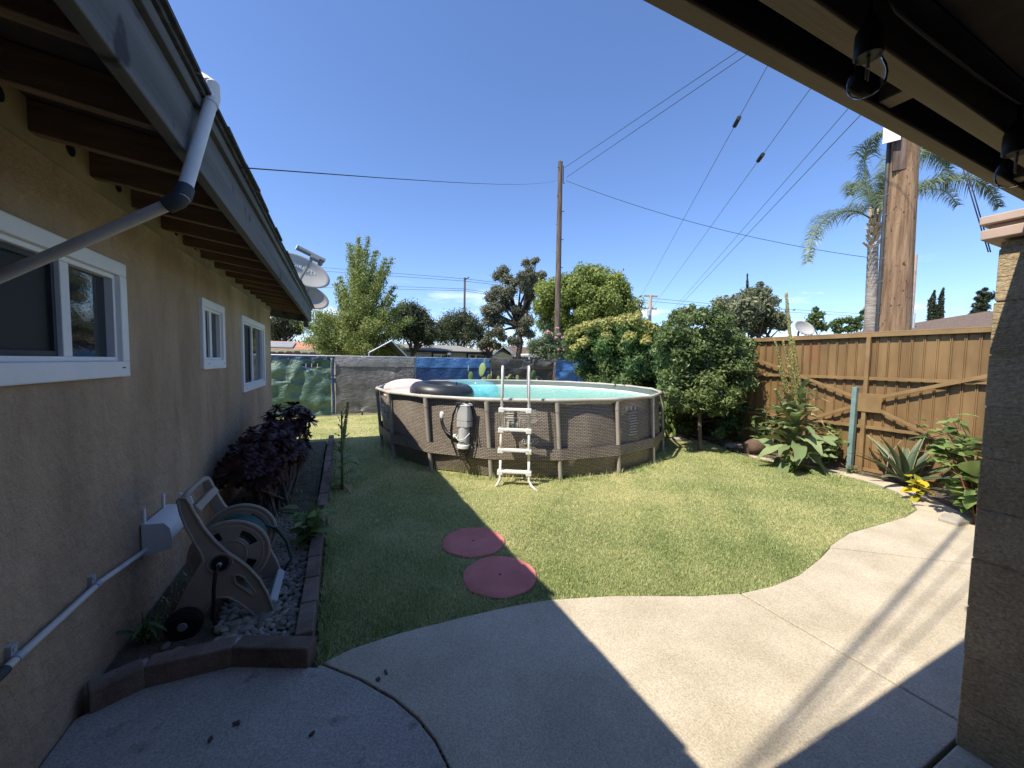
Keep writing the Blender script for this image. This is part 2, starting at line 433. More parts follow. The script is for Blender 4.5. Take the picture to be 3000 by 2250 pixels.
    def mesh(self, name, mats, smooth=False, fix=True):
        me = bpy.data.meshes.new(name)
        me.from_pydata(self.v, [], self.f)
        if not isinstance(mats, (list, tuple)):
            mats = [mats]
        for m in mats:
            me.materials.append(m)
        if len(mats) > 1:
            me.polygons.foreach_set('material_index', self.mi)
        at = me.attributes.new('tint', 'FLOAT', 'POINT')
        at.data.foreach_set('value', self.t)
        if fix:
            bm = bmesh.new()
            bm.from_mesh(me)
            bmesh.ops.recalc_face_normals(bm, faces=bm.faces)
            bm.to_mesh(me)
            bm.free()
        if smooth:
            me.polygons.foreach_set('use_smooth', [True] * len(me.polygons))
        return me
    def build(self, name, mats, parent=None, smooth=False, bevel=0, fix=True, auto=None):
        me = self.mesh(name, mats, smooth or bool(auto), fix)
        if auto:
            me.set_sharp_from_angle(angle=R(auto))
        return obj(name, me, parent, bevel)

def obj(name, me, parent=None, bevel=0):
    o = bpy.data.objects.new(name, me)
    COL.objects.link(o)
    if parent is not None:
        o.parent = parent
        o.matrix_parent_inverse = Matrix.Translation(-chain_loc(parent))
    if bevel:
        md = o.modifiers.new('bevel', 'BEVEL')
        md.width = bevel
        md.segments = 2
        md.limit_method = 'ANGLE'
    return o

def chain_loc(o):
    l = Vector(o.location)
    while o.parent:
        l = l + o.matrix_parent_inverse.translation
        o = o.parent
        l = l + Vector(o.location)
    return l

def tag(o, label=None, cat=None, group=None, kind=None):
    if label: o['label'] = label
    if cat: o['category'] = cat
    if group: o['group'] = group
    if kind: o['kind'] = kind
    return o

def thing(name, label, cat, loc=(0, 0, 0), group=None):
    o = bpy.data.objects.new(name, None)
    o.empty_display_size = 0.1
    COL.objects.link(o)
    o.location = loc
    return tag(o, label, cat, group)

def inst(name, me, parent, loc, rot=None, scale=None):
    """a piece sharing mesh data, placed at a world position under its thing"""
    o = bpy.data.objects.new(name, me)
    COL.objects.link(o)
    if rot is not None:
        o.rotation_euler = rot
    if scale is not None:
        o.scale = scale if hasattr(scale, '__len__') else (scale,) * 3
    o.location = loc
    if parent is not None:
        o.parent = parent
        o.matrix_parent_inverse = Matrix.Translation(-chain_loc(parent))
    return o

def quadmesh(name, V, mats, tint, slot=None):
    """many separate 4-corner leaves; V is (n, 4, 3)"""
    n = len(V)
    me = bpy.data.meshes.new(name)
    me.vertices.add(n * 4)
    me.vertices.foreach_set('co', V.reshape(-1).astype(np.float32))
    me.loops.add(n * 4)
    me.loops.foreach_set('vertex_index', np.arange(n * 4, dtype=np.int32))
    me.polygons.add(n)
    me.polygons.foreach_set('loop_start', np.arange(0, n * 4, 4, dtype=np.int32))
    if not isinstance(mats, (list, tuple)):
        mats = [mats]
    for m in mats:
        me.materials.append(m)
    if slot is not None:
        me.polygons.foreach_set('material_index', slot.astype(np.int32))
    me.update(calc_edges=True)
    at = me.attributes.new('tint', 'FLOAT', 'POINT')
    at.data.foreach_set('value', np.repeat(tint, 4).astype(np.float32))
    return me

def unit(a):
    return a / np.maximum(np.linalg.norm(a, axis=-1, keepdims=True), 1e-9)

def leafquads(P, N, size, aspect, rng, droop=0.0, along=None):
    """kite-shaped leaves at P facing roughly N, long axis random (or near 'along')"""
    n = len(P)
    a = rng.normal(size=(n, 3)) if along is None else along + rng.normal(size=(n, 3)) * 0.45
    a[:, 2] -= droop
    a = unit(a - N * (a * N).sum(1, keepdims=True))
    b = np.cross(N, a)
    s = size[:, None]
    w = s * aspect
    return np.stack([P - a * s * 0.5, P + b * w * 0.5 - a * s * 0.05 + N * w * 0.12, P + a * s * 0.5, P - b * w * 0.5 - a * s * 0.05 + N * w * 0.12], 1)

def clump_leaves(clumps, n, size, rng, aspect=0.55, shell=0.45, jitter=0.75, droop=0.3, squash=0.85, along_up=False, fuzz=0.2):
    """leaves through the outer shell of many small clumps; more leaves on big ones"""
    c = np.array([q[:3] for q in clumps], float)
    r = np.array([q[3] for q in clumps], float)
    p = r ** 2 / (r ** 2).sum()
    k = rng.choice(len(c), n, p=p)
    d = unit(rng.normal(size=(n, 3)))
    rad = r[k] * (1 - shell * rng.random(n) ** 1.3) * (1 + fuzz * rng.normal(size=n))
    off = d * rad[:, None]
    off[:, 2] *= squash
    P = c[k] + off
    N = unit(d + rng.normal(size=(n, 3)) * jitter + np.array([0, 0, 0.35]))
    sz = size * (0.65 + 0.7 * rng.random(n))
    ct = rng.random(len(c))
    tint = np.clip(0.6 * rng.random(n) + 0.4 * ct[k], 0, 1)
    al = None
    if along_up:
        al = d * 0.6 + np.array([0, 0, 1.0])
    return leafquads(P, N, sz, aspect, rng, droop, al), tint

def lobes(c, rad, k, sub, rng, zmin=None, flat=1.0):
    """clumps over an ellipsoid (centre c, half sizes rad): uneven outline, gaps between them"""
    out = []
    for i in range(k):
        d = unit(rng.normal(size=3))
        t = 0.55 + 0.5 * rng.random() ** 0.6
        p = np.array(c) + d * np.array(rad) * t
        if zmin is not None and p[2] < zmin:
            p[2] = zmin + rng.random() * 0.2
        out.append((p[0], p[1], p[2], sub * (0.6 + 0.8 * rng.random())))
    return out

def limbs(mb, base, tips, r0, rng, bend=0.15, frac=0.35):
    base = Vector(base)
    for t in tips:
        t = Vector(t)
        L0 = (t - base).length
        m1 = base.lerp(t, 0.35) + Vector((rng.normal() * bend, rng.normal() * bend, 0.12 * L0 * 0.5))
        m2 = base.lerp(t, 0.7) + Vector((rng.normal() * bend, rng.normal() * bend, 0.05 * L0))
        mb.tube([base, m1, m2, t], [r0, r0 * 0.7, r0 * 0.4, r0 * 0.12], 6, cap=False)

def tree(name, label, cat, base, clumps, n, size, leaf, rng, trunk_h, r0, bark, group=None, aspect=0.55, ntips=9, trunk=True, droop=0.3, squash=0.85, shell=0.45, along_up=False, stem_top=None, fuzz=0.24):
    t = thing(name, label, cat, base, group)
    V, ti = clump_leaves(clumps, n, size, rng, aspect=aspect, droop=droop, squash=squash, shell=shell, along_up=along_up, fuzz=fuzz)
    obj('crown', quadmesh('crown', V, leaf, ti), t)
    if trunk:
        mb = MB()
        top = Vector(stem_top) if stem_top else Vector(base) + Vector((rng.normal() * 0.05, rng.normal() * 0.05, trunk_h))
        b = Vector(base)
        mb.tube([b - Vector((0, 0, 0.05)), b.lerp(top, 0.15), b.lerp(top, 0.6) + Vector((rng.normal() * r0 * 0.4, rng.normal() * r0 * 0.4, 0)), top], [r0 * 1.35, r0, r0 * 0.85, r0 * 0.7], 10)
        idx = rng.choice(len(clumps), min(ntips, len(clumps)), replace=False)
        limbs(mb, top - Vector((0, 0, trunk_h * 0.1)), [clumps[i][:3] for i in idx], r0 * 0.55, rng)
        mb.build('trunk', bark, t, smooth=True)
    return t

def textobj(s, size, parent, loc, xdir, zdir, material, extrude=0.0015, name='lettering', spacing=1.0):
    cu = bpy.data.curves.new(name, 'FONT')
    cu.body = s
    cu.size = size
    cu.extrude = extrude
    cu.align_x = 'CENTER'
    cu.align_y = 'CENTER'
    cu.space_character = spacing
    tmp = bpy.data.objects.new(name, cu)
    COL.objects.link(tmp)
    dg = bpy.context.evaluated_depsgraph_get()
    me = bpy.data.meshes.new_from_object(tmp.evaluated_get(dg))
    bpy.data.objects.remove(tmp)
    me.materials.clear()
    me.materials.append(material)
    x = Vector(xdir).normalized()
    z = Vector(zdir)
    z = (z - x * z.dot(x)).normalized()
    n = x.cross(z)
    mt = Matrix((x, z, n)).transposed().to_4x4()
    mt.translation = Vector(loc)
    me.transform(mt)
    return obj(name, me, parent)

# ================================================================ GROUND
LAWN = [(-.12, 2.13), (.05, 2.19), (.3, 2.21), (.69, 2.2), (1.0, 2.18), (1.27, 2.14), (1.71, 2.0), (2.22, 1.78), (2.5, 1.69), (2.81, 1.65), (3.16, 1.66),
        (3.59, 1.74), (3.97, 1.84), (4.41, 1.91), (4.99, 1.9), (5.46, 1.89), (5.85, 1.94), (6.2, 2.1), (6.5, 2.36), (6.68, 2.68), (6.73, 3.0), (6.72, 3.4),
        (6.62, 3.8), (6.5, 4.2), (6.6, 4.7), (6.9, 5.2), (7.0, 5.6), (7.1, 6.2), (7.2, 7.5), (7.2, 11.75), (-3.5, 11.75), (-3.5, 7.95), (-.12, 7.95)]
def flat(name, poly, z, m, kind='structure', zb=None, parent=None, holes=()):
    mb = MB()
    mb.prism(poly, lambda u, v, d: (u, v, d), z, z - 0.3 if zb is None else zb, holes)
    o = mb.build(name, m, parent)
    if kind: o['kind'] = kind
    return o
g = MB()
g.add([(-450, -300, -.08), (450, -300, -.08), (450, 600, -.08), (-450, 600, -.08)], [(0, 1, 2, 3)])
g.build('ground', M['earth'])['kind'] = 'structure'
flat('lawn', LAWN, 0.0, M['turf'], zb=-.07)
# right-hand planting bed between lawn edge and fence
flat('planting_bed', [(5.86, 1.55), (6.2, 1.66), (6.66, 2.12), (6.93, 2.5), (7.0, 2.75), (6.98, 3.05), (6.84, 3.5), (6.72, 4.0), (6.62, 4.35), (6.75, 4.75), (7.0, 5.15), (7.25, 6.2), (7.34, 7.5), (7.34, -3), (5.86, -3)], 0.012, M['soil'], zb=-.07)

# concrete patio and path: slabs with open joints
patio = tag(bpy.data.objects.new('patio', None), kind='structure')
COL.objects.link(patio)
CURVE = [(-.1, 2.125), (.08, 1.94), (.22, 1.76), (.3, 1.62), (.35, 1.49), (.375, 1.36), (.39, 1.1), (.4, .6), (.4, -4)]
e = 0.009
slabs = [
    ('old_concrete', [(-1.065, -4), (-1.065, 2.2), (-.95, 2.29), (-.8, 2.33), (-.5, 2.3), (-.12, 2.105)] + [(x - e * .55, y - e * .4) for x, y in CURVE]),
    ('concrete', [(x + e * .4, y + e * .4) for x, y in CURVE[:7]] + [(.4 + e, .612), (2.52, .612), (2.52, 1.672), (2.22, 1.765), (1.71, 1.985), (1.27, 2.125), (1.0, 2.165), (.69, 2.185), (.3, 2.195), (.05, 2.175)]),
    ('concrete', [(.41, -4), (2.52, -4), (2.52, .598), (.41, .598)]),
    ('concrete', [(2.534, .612), (4.98, .612), (4.98, .93), (4.65, 1.2), (4.09, 1.655), (3.90, 1.80), (3.59, 1.725), (3.16, 1.645), (2.81, 1.635), (2.534, 1.668)]),
    ('concrete', [(2.534, -4), (5.85, -4), (5.85, .598), (2.534, .598)]),
    ('concrete', [(4.994, .612), (5.85, .612), (5.85, 1.55), (6.07, 1.70), (5.885, 1.925), (5.46, 1.875), (4.99, 1.885), (4.41, 1.895), (3.97, 1.825), (3.915, 1.81), (4.1, 1.667), (4.66, 1.21), (4.994, .935)]),
    ('concrete', [(6.085, 1.708), (6.2, 1.66), (6.66, 2.12), (6.93, 2.5), (7.0, 2.75), (6.98, 3.05), (6.84, 3.5), (6.72, 4.0), (6.62, 4.35), (6.53, 4.2), (6.64, 3.8), (6.74, 3.4), (6.75, 3.0), (6.7, 2.66), (6.52, 2.34), (6.21, 2.09), (5.9, 1.935)]),
]
for mn, poly in slabs:
    mb = MB()
    mb.prism(poly, lambda u, v, d: (u, v, d), 0.02 if poly[0][0] > 5.9 or poly[0][0] > 4.99 else 0.02, -.07)
    mb.build('slab', M[mn], patio, bevel=0.006)
mb = MB()
rng = np.random.default_rng(3)
# weathered debris lying in the curved joint
for i in range(34):
    k = rng.integers(0, 6)
    u = rng.random()
    x = CURVE[k][0] * (1 - u) + CURVE[k + 1][0] * u + rng.normal() * .004
    y = CURVE[k][1] * (1 - u) + CURVE[k + 1][1] * u
    a = rng.random() * 6.3
    l = .006 + .010 * rng.random()
    mb.bar((x - math.cos(a) * l, y - math.sin(a) * l, .008), (x + math.cos(a) * l, y + math.sin(a) * l, .016), .008, .005)
# dead leaves and twigs on the concrete
for x, y in ((-.42, 1.9), (-.5, 1.86), (-.12, 1.72), (.2, 1.93), (.16, 1.9), (-.3, 1.5), (.62, 1.12)):
    for q in range(3):
        a = rng.random() * 6.3
        l = .006 + .012 * rng.random()
        mb.bar((x - math.cos(a) * l, y - math.sin(a) * l, .022), (x + math.cos(a) * l, y + math.sin(a) * l, .027), .009, .004)
tag(mb.build('leaf_litter', M['soil']), kind='stuff')

# ================================================================ HOUSE
HX = -1.07
house = thing('house', 'tan stucco house with dark exposed rafters and three white windows along its wall', 'house', (-4, 1, 0))
WINS = [(1.17, 2.765, 1.49, 2.09), (4.02, 4.71, 1.495, 2.105), (5.48, 6.97, 1.18, 2.11)]
mb = MB()
ys = sorted({-6.0, 7.7} | {w[0] for w in WINS} | {w[1] for w in WINS})
for a, b in zip(ys[:-1], ys[1:]):
    hit = [w for w in WINS if w[0] <= a and b <= w[1]]
    spans = [(0 - .05, hit[0][2]), (hit[0][3], 2.6)] if hit else [(-.05, 2.6)]
    for z0, z1 in spans:
        n = max(1, int((b - a) / .1))
        mb.add([(HX, a, z0), (HX, b, z0), (HX, b, z1), (HX, a, z1)], [(0, 1, 2, 3)])
# far end wall, back and near walls
mb.add([(HX, 7.7, -.05), (-9, 7.7, -.05), (-9, 7.7, 2.7), (-5, 7.7, 3.05), (HX, 7.7, 2.6)], [(0, 1, 2, 3, 4)])
mb.add([(HX, -6, -.05), (-9, -6, -.05), (-9, -6, 2.7), (-5, -6, 3.05), (HX, -6, 2.6)], [(4, 3, 2, 1, 0)])
mb.add([(-9, -6, -.05), (-9, 7.7, -.05), (-9, 7.7, 2.7), (-9, -6, 2.7)], [(3, 2, 1, 0)])
mb.build('wall', M['stucco'], house, fix=False)

def window(y0, y1, z0, z1, split, screen_left):
    fw_ = .07
    f = MB()
    X0, X1 = HX - .05, HX + .028
    f.box((X0, y0, z0), (X1, y1, z0 + fw_ + .012)); f.box((X0, y0, z1 - fw_), (X1, y1, z1))
    f.box((X0, y0, z0 + fw_ + .012), (X1, y0 + fw_, z1 - fw_)); f.box((X0, y1 - fw_, z0 + fw_ + .012), (X1, y1, z1 - fw_))
    fr = f.build('window', M['white'], house, bevel=.006)
    # inner step of the frame
    s = MB()
    a, b, c, d = y0 + fw_, y1 - fw_, z0 + fw_ + .012, z1 - fw_
    w = .022
    xs0, xs1 = HX - .07, HX + .006
    s.box((xs0, a, c), (xs1, b, c + w)); s.box((xs0, a, d - w), (xs1, b, d)); s.box((xs0, a, c + w), (xs1, a + w, d - w)); s.box((xs0, b - w, c + w), (xs1, b, d - w))
    s.box((xs0, split - .03, c + w), (xs1 - .004, split + .03, d - w))
    s.build('sash', M['white'], fr, bevel=.003)
    sc = MB()
    sc.box((HX - .045, a + w, c + w), (HX - .03, split - .03, d - w))
    sc.build('insect_screen', M['screen'], fr)
    sf = MB()
    for p, q in (((a + w, c + w), (a + w + .02, d - w)), ((split - .05, c + w), (split - .03, d - w)), ((a + w + .02, c + w), (split - .05, c + w + .022)), ((a + w + .02, d - w - .022), (split - .05, d - w))):
        sf.box((HX - .03, p[0], p[1]), (HX - .016, q[0], q[1]))
    sf.build('screen_frame', M['dark_pvc'], fr)
    p = MB()
    p.sheet(lambda u, v: (HX - .028, split + .03 + u * (b - w - split - .03), c + w + v * (d - c - 2 * w)), 1, 1)
    p.build('pane', M['glass'], fr)
    # weep slots
    for yy in (y0 + .14, y1 - .07):
        k = MB()
        k.box((X1 - .001, yy - .014, z0 + .045), (X1 + .002, yy + .014, z0 + .052))
        k.build('weep_slot', M['dark_pvc'], fr)
    return fr
window(*WINS[0], 2.30, True)
window(*WINS[1], 4.33, True)
window(*WINS[2], 6.15, True)

# eave: fascia, lip, shingles, deck, rafters
EX = -.46
Y0, Y1 = -6.0, 8.0
def sl(x):  # underside of the roof deck
    return 2.49 + (-.5 - x) * .13
for a, b in ((Y0, 1.79), (1.796, 4.9), (4.906, Y1)):
    mb = MB(); mb.box((EX - .04, a, 2.285), (EX, b, 2.485)); mb.build('fascia', M['fascia'], house, bevel=.004)
mb = MB(); mb.box((EX - .03, Y0, 2.488), (EX + .018, Y1, 2.535)); mb.build('drip_edge', M['fascia'], house, bevel=.003)
mb = MB(); mb.box((-5.0, Y1 - .04, 2.285), (EX - .045, Y1, 2.47))
roof = MB()
zt = lambda x: sl(x) + .05
roof.add([(EX + .03, Y0, zt(EX)), (-5, Y0, zt(-5)), (-5, Y1 + .02, zt(-5)), (EX + .03, Y1 + .02, zt(EX)), (-9.6, Y0, zt(EX)), (-9.6, Y1 + .02, zt(EX)),
          (EX + .03, Y0, zt(EX) + .02), (-5, Y0, zt(-5) + .02), (-5, Y1 + .02, zt(-5) + .02), (EX + .03, Y1 + .02, zt(EX) + .02), (-9.6, Y0, zt(EX) + .02), (-9.6, Y1 + .02, zt(EX) + .02)],
         [(0, 3, 2, 1), (1, 2, 5, 4), (6, 7, 8, 9), (7, 10, 11, 8), (0, 6, 9, 3), (3, 9, 8, 2), (2, 8, 11, 5), (0, 1, 7, 6), (1, 4, 10, 7), (4, 5, 11, 10)])
rf = roof.build('roof', M['shingle'], house)
# shingle courses along the visible eave, each tab a little uneven
rng = np.random.default_rng(11)
shm = []
for k in range(5):
    m_ = MB(); m_.box((-.14, -.165, 0), (0, .165, .011)); shm.append(m_.mesh('shingle', M['shingle']))
for row in range(2):
    y = Y0 + (0.16 if row else 0)
    while y < Y1:
        x = EX + .045 - row * .11 + rng.normal() * .004
        inst('shingle', shm[rng.integers(5)], rf, (x, y + .165, zt(x) + .02 + .011 * (row == 0) * 0 + row * .006 + rng.random() * .006), (0, R(7.4) + rng.normal() * .02, rng.normal() * .012))
        y += .333
dk = MB()
dk.add([(EX - .045, Y0, sl(EX - .045)), (EX - .045, Y1, sl(EX - .045)), (HX - .3, Y1, sl(HX - .3)), (HX - .3, Y0, sl(HX - .3))], [(0, 1, 2, 3)])
dk.add([(HX - .3, 7.72, sl(HX - .3)), (HX - .3, Y1, sl(HX - .3)), (-5, Y1, sl(-5)), (-5, 7.72, sl(-5))], [(0, 1, 2, 3)])
dk.build('roof_deck', M['deck'], house)
for i in range(-20, 16):
    y = 2.11 + .392 * i
    if y > 7.95: break
    mb = MB()
    xa, xb = EX - .042, HX - .02
    vs = []
    for x in (xa, xb):
        for yy in (y, y + .045):
            vs += [(x, yy, sl(x) - .122), (x, yy, sl(x) - .003)]
    mb.add(vs, [(0, 1, 3, 2), (4, 6, 7, 5), (0, 4, 5, 1), (2, 3, 7, 6), (0, 2, 6, 4), (1, 5, 7, 3)])
    mb.build('rafter', M['rafter'], house, bevel=.003)
    if y < 7.3:
        z0 = 2.4435
        fb = MB(); fb.box((HX - .01, y + .047, z0), (HX + .012, y + .39, sl(HX) - .004))
        fo = fb.build('frieze_block', M['frieze'], house)
        if i % 1 == 0 and i < 6:
            v = MB(); v.lathe([(.03, 0), (.03, .004), (.024, .003)], 14, (HX + .0115, y + .25, 2.495), (1, 0, 0)); v.build('vent_hole', M['black'], fo)
mb = MB(); mb.box((HX - .01, Y0, 2.395), (HX + .0135, 7.7, 2.4425)); mb.build('frieze_board', M['frieze'], house)
mb = MB(); mb.bar((EX - .05, Y1 - .02, 2.36), (-5, Y1 - .02, 2.36 + 4.5 * .13), .04, .18, (0, 0, 1)); mb.build('barge_board', M['fascia'], house)
mb = MB(); mb.box((EX - .12, Y1 - .14, 2.17), (EX - .045, Y1 - .045, 2.36)); mb.build('corner_block', M['fascia'], house)

# plastic drain pipe bending round the eave
dp = thing('drain_pipe', 'white plastic drain pipe bent around the eave with one black elbow', 'pipe', (-.45, 1.8, 0))
p0, p1, p2, p3, p4 = [Vector(v) for v in [(-0.6, 2.166, 2.843), (-0.425, 1.782, 2.596), (-0.418, 1.813, 2.58), (-0.448, 1.558, 2.098), (-0.96, 1.755, 1.84)]]
rP = .0172
def seg(name, pts, r, m, cap=True):
    b_ = MB(); b_.tube(pts, r, 14, cap); return b_.build(name, m, dp, auto=40)
seg('pipe', [p0, p1], rP, M['pvc'])
seg('elbow', [p1.lerp(p0, .40), p1.lerp(p0, .12), p1.lerp(p2, .35) + Vector((.006, 0, .006)), p2.lerp(p3, .03), p2.lerp(p3, .12)], rP * 1.4, M['pvc'])
seg('pipe', [p2, p3], rP * 1.18, M['pvc'])
d1 = (p3 - p2).normalized(); d2 = (p4 - p3).normalized()
seg('elbow', [p3 - d1 * .05, p3 - d1 * .012, p3 + d2 * .012, p3 + d2 * .05], rP * 1.42, M['dark_pvc'])
seg('pipe', [p3, p4], rP, M['pvc'])
p5 = p4 + (p4 - p3).normalized() * .1
seg('pipe', [p4, p5, p5 + Vector((-.01, -.01, -.05)), (p5.x - .01, p5.y - .02, .6)], rP, M['pvc'])

# water pipe clipped along the foot of the wall
cp = thing('wall_pipe', 'thin white water pipe clamped low along the stucco wall', 'pipe', (-1.05, 2, .5))
cpts = [(-1.045, .9, .50), (-1.045, 1.86, .53), (-1.045, 2.4, .525), (-1.045, 3.05, .44), (-1.045, 4.7, .31), (-1.045, 5.5, .28)]
b_ = MB(); b_.tube(cpts, .0135, 12); b_.build('pipe', M['pvc'], cp, smooth=True)
b_ = MB(); b_.tube([(-1.045, 1.0, .503), (-1.045, 1.83, .529)], .0175, 12); b_.build('coupling', M['dark_pvc'], cp, auto=40)
for q in ((-1.045, 2.37, .526), (-1.045, 1.89, .53)):
    b_ = MB(); b_.tube([(q[0], q[1] - .016, q[2]), (q[0], q[1] + .016, q[2])], .0165, 12); b_.bar((-1.066, q[1], q[2]), (-1.062, q[1], q[2] + .05), .02, .03, (0, 1, 0)); b_.tube([(-1.06, q[1], q[2] + .034), (-1.05, q[1], q[2] + .034)], .009, 8)
    b_.build('clamp', M['galv'], cp, auto=40)

# white hose hanger on the wall
hh = thing('hose_hanger', 'empty white plastic hose hanger screwed to the stucco wall', 'hose hanger', (HX, 2.75, .62))
b_ = MB()
b_.prism([(-.012, .0), (.012, .0), (.014, .10), (0, .118), (-.014, .10)], lambda u, v, d: (d, 2.66 + u, .70 + v), HX + .002, HX + .014)
b_.build('mounting_tab', M['white'], hh)
b_ = MB()
b_.prism([(-.012, .0), (.012, .0), (.014, .10), (0, .118), (-.014, .10)], lambda u, v, d: (d, 2.98 + u, .70 + v), HX + .002, HX + .014)
b_.build('mounting_tab', M['white'], hh)
b_ = MB()
NN = 14
def saddle(u, v):
    a = R(100) * v
    return (HX + .012 + .15 * math.sin(a) * 1.0, 2.61 + u * .42, .60 + .11 * math.cos(a))
b_.sheet(saddle, 2, NN)
b_.sheet(lambda u, v: (saddle(u, v)[0] - .004 * math.sin(R(100) * v), saddle(u, v)[1], saddle(u, v)[2] - .006), 2, NN)
b_.build('saddle', M['white'], hh, smooth=True)
b_ = MB(); b_.prism([(0, -.105), (.155, -.075), (.165, -.02), (.15, .07), (.12, .11), (.03, .115), (0, .125)], lambda u, v, d: (HX + .01 + u, d, .60 + v), 2.604, 2.612); b_.build('side_plate', M['white'], hh)
b_ = MB(); b_.prism([(.155, -.10), (.163, -.10), (.185, .02), (.15, .15), (.08, .19), (.07, .18), (.14, .14), (.172, .02)], lambda u, v, d: (HX + .01 + u, d, .60 + v), 3.025, 3.04); b_.build('front_hoop', M['white'], hh)
for k in range(7):
    b_ = MB(); y = 2.62 + k * .068; b_.torus((HX + .045 + .003 * k, y, .512), (0, 0, 1), .017, .005, 10, 5); b_.build('bracket_ring', M['white'], hh)
b_ = MB(); b_.box((HX + .002, 2.6, .505), (HX + .07, 3.04, .518)); b_.build('base_tray', M['white'], hh)
hh.scale = (.86, .86, .86); hh.location = (HX, 2.985, .535)

# ================================================================ PLANTER ALONG THE HOUSE
flat('planter_soil', [(-1.065, 2.32), (-.9, 2.39), (-.5, 2.37), (-.24, 2.27), (-.24, 7.95), (-1.065, 7.95)], .05, M['soil'], zb=-.07)
ce = thing('planter_edging', 'low brick edging curving around the planter beside the house', 'edging', (-.19, 5, 0))
def curb_brick(a, b, w=.095, h=.125):
    q = MB(); q.bar((*a, h / 2 - .01), (*b, h / 2 - .01), w, h + .02); q.build('brick', M['brick'], ce, bevel=.008)
front = [(-1.045, 2.245), (-.87, 2.335), (-.505, 2.325), (-.135, 2.155)]
for a, b in zip(front[:-1], front[1:]):
    a, b = Vector(a), Vector(b); d = (b - a).normalized() * .008
    curb_brick(a + d, b - d)
    if b.x < -.2:
        q = MB(); q.bar((*(b - d * 1.6), .048), (*(b + d * 1.6), .048), .088, .125); q.build('mortar_joint', M['mortar'], ce)
y = 2.26
while y < 7.9:
    xo = -.187 + random.uniform(-.004, .004) + max(0, (y - 2.3)) * .006
    curb_brick((xo, y), (xo + .002, y + .284), .09, .125 + random.uniform(-.006, .004)); y += .295
# pebbles
pb = tag(bpy.data.objects.new('pebble_bed', None), kind='structure')
COL.objects.link(pb)
pm = []
rng = np.random.default_rng(5)
for k in range(6):
    bm = bmesh.new(); bmesh.ops.create_icosphere(bm, subdivisions=2, radius=1)
    dv = unit(rng.normal(size=(3, 3)))
    for v in bm.verts:
        s_ = 1 + sum(.11 * math.sin(2.2 * v.co.dot(Vector(d)) + k) for d in dv)
        v.co *= s_
    me = bpy.data.meshes.new('pebble'); bm.to_mesh(me); bm.free()
    me.polygons.foreach_set('use_smooth', [True] * len(me.polygons)); me.materials.append(M[('pebble_a', 'pebble_b', 'pebble_c', 'pebble_a', 'pebble_b', 'pebble_a')[k]]); pm.append(me)
pts = []
tries = 0
while len(pts) < 900 and tries < 40000:
    tries += 1
    y = 2.36 + 1.75 * rng.random() ** 1.25; x = -.25 - .66 * rng.random()
    if x < -.62 - .10 * (y - 2.4) and y < 3.0: continue
    if x < -.8: continue
    s_ = .016 + .014 * rng.random()
    if any((x - p[0]) ** 2 + (y - p[1]) ** 2 < (.72 * (s_ + p[2])) ** 2 for p in pts[-400:]): continue
    pts.append((x, y, s_))
pts.sort(key=lambda p: p[1])
for x, y in ((-.78, 2.46), (-.86, 2.52), (-.82, 2.58), (-.7, 2.44)): pts.insert(0, (x, y, .022))
rest = MB()
for i, (x, y, s_) in enumerate(pts):
    rz = rng.random() * 6.3
    if i < 290:
        inst('pebble', pm[rng.integers(6)], pb, (x, y, .055 + .35 * s_), (rng.normal() * .25, rng.normal() * .25, rz), (s_ * 1.25, s_ * .85, s_ * .55))
    else:
        m3 = Matrix.Rotation(rz, 3, 'Z') @ Matrix.Diagonal((s_ * 1.25, s_ * .85, s_ * .55))
        me = pm[rng.integers(6)]
        rest.add([m3 @ v.co + Vector((x, y, .055 + .35 * s_)) for v in me.vertices], [tuple(p.vertices) for p in me.polygons])
tag(rest.build('pebbles', M['pebble_a'], pb, smooth=True), kind='stuff')

# ================================================================ PATIO COVER
pc = thing('patio_cover', 'dark wooden patio roof with a double tan beam across the top corner', 'patio roof', (2, 0, 2.3))
def wbox(name, a, b, m, bev=.003):
    q = MB(); q.box(a, b); return q.build(name, m, pc, bevel=bev)
# double beam: shade is put into the dark brown faces, bounced light into tan undersides
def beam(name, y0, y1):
    q = MB(); q.box((-1.0, y0 - .0005, 2.192), (5.2, y1 + .0005, 2.2)); q.build('lit_underside', M['tan_wood'], pc, bevel=.002)
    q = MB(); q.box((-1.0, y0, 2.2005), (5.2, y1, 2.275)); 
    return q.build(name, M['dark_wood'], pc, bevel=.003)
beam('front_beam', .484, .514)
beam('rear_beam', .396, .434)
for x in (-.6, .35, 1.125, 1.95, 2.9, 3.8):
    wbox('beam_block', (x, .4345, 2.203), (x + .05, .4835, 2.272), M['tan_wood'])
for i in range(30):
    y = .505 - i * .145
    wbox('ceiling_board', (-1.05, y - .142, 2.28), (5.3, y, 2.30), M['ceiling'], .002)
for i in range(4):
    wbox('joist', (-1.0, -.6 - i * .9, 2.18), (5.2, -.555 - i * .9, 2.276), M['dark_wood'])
rs = MB(); rs.box((-1.05, -3.9, 2.303), (5.35, .49, 2.325)); rs.build('roofing', M['shingle'], pc)
# unseen wall added behind the viewer to block light
bw = thing('rear_light_block', 'unseen stucco wall added behind the covered patio to block light', 'light blocker', (2, -4.2, 0))
q = MB(); q.box((-1.06, -6, -.05), (9, -3.95, 2.6)); q.build('wall', M['stucco'], bw)

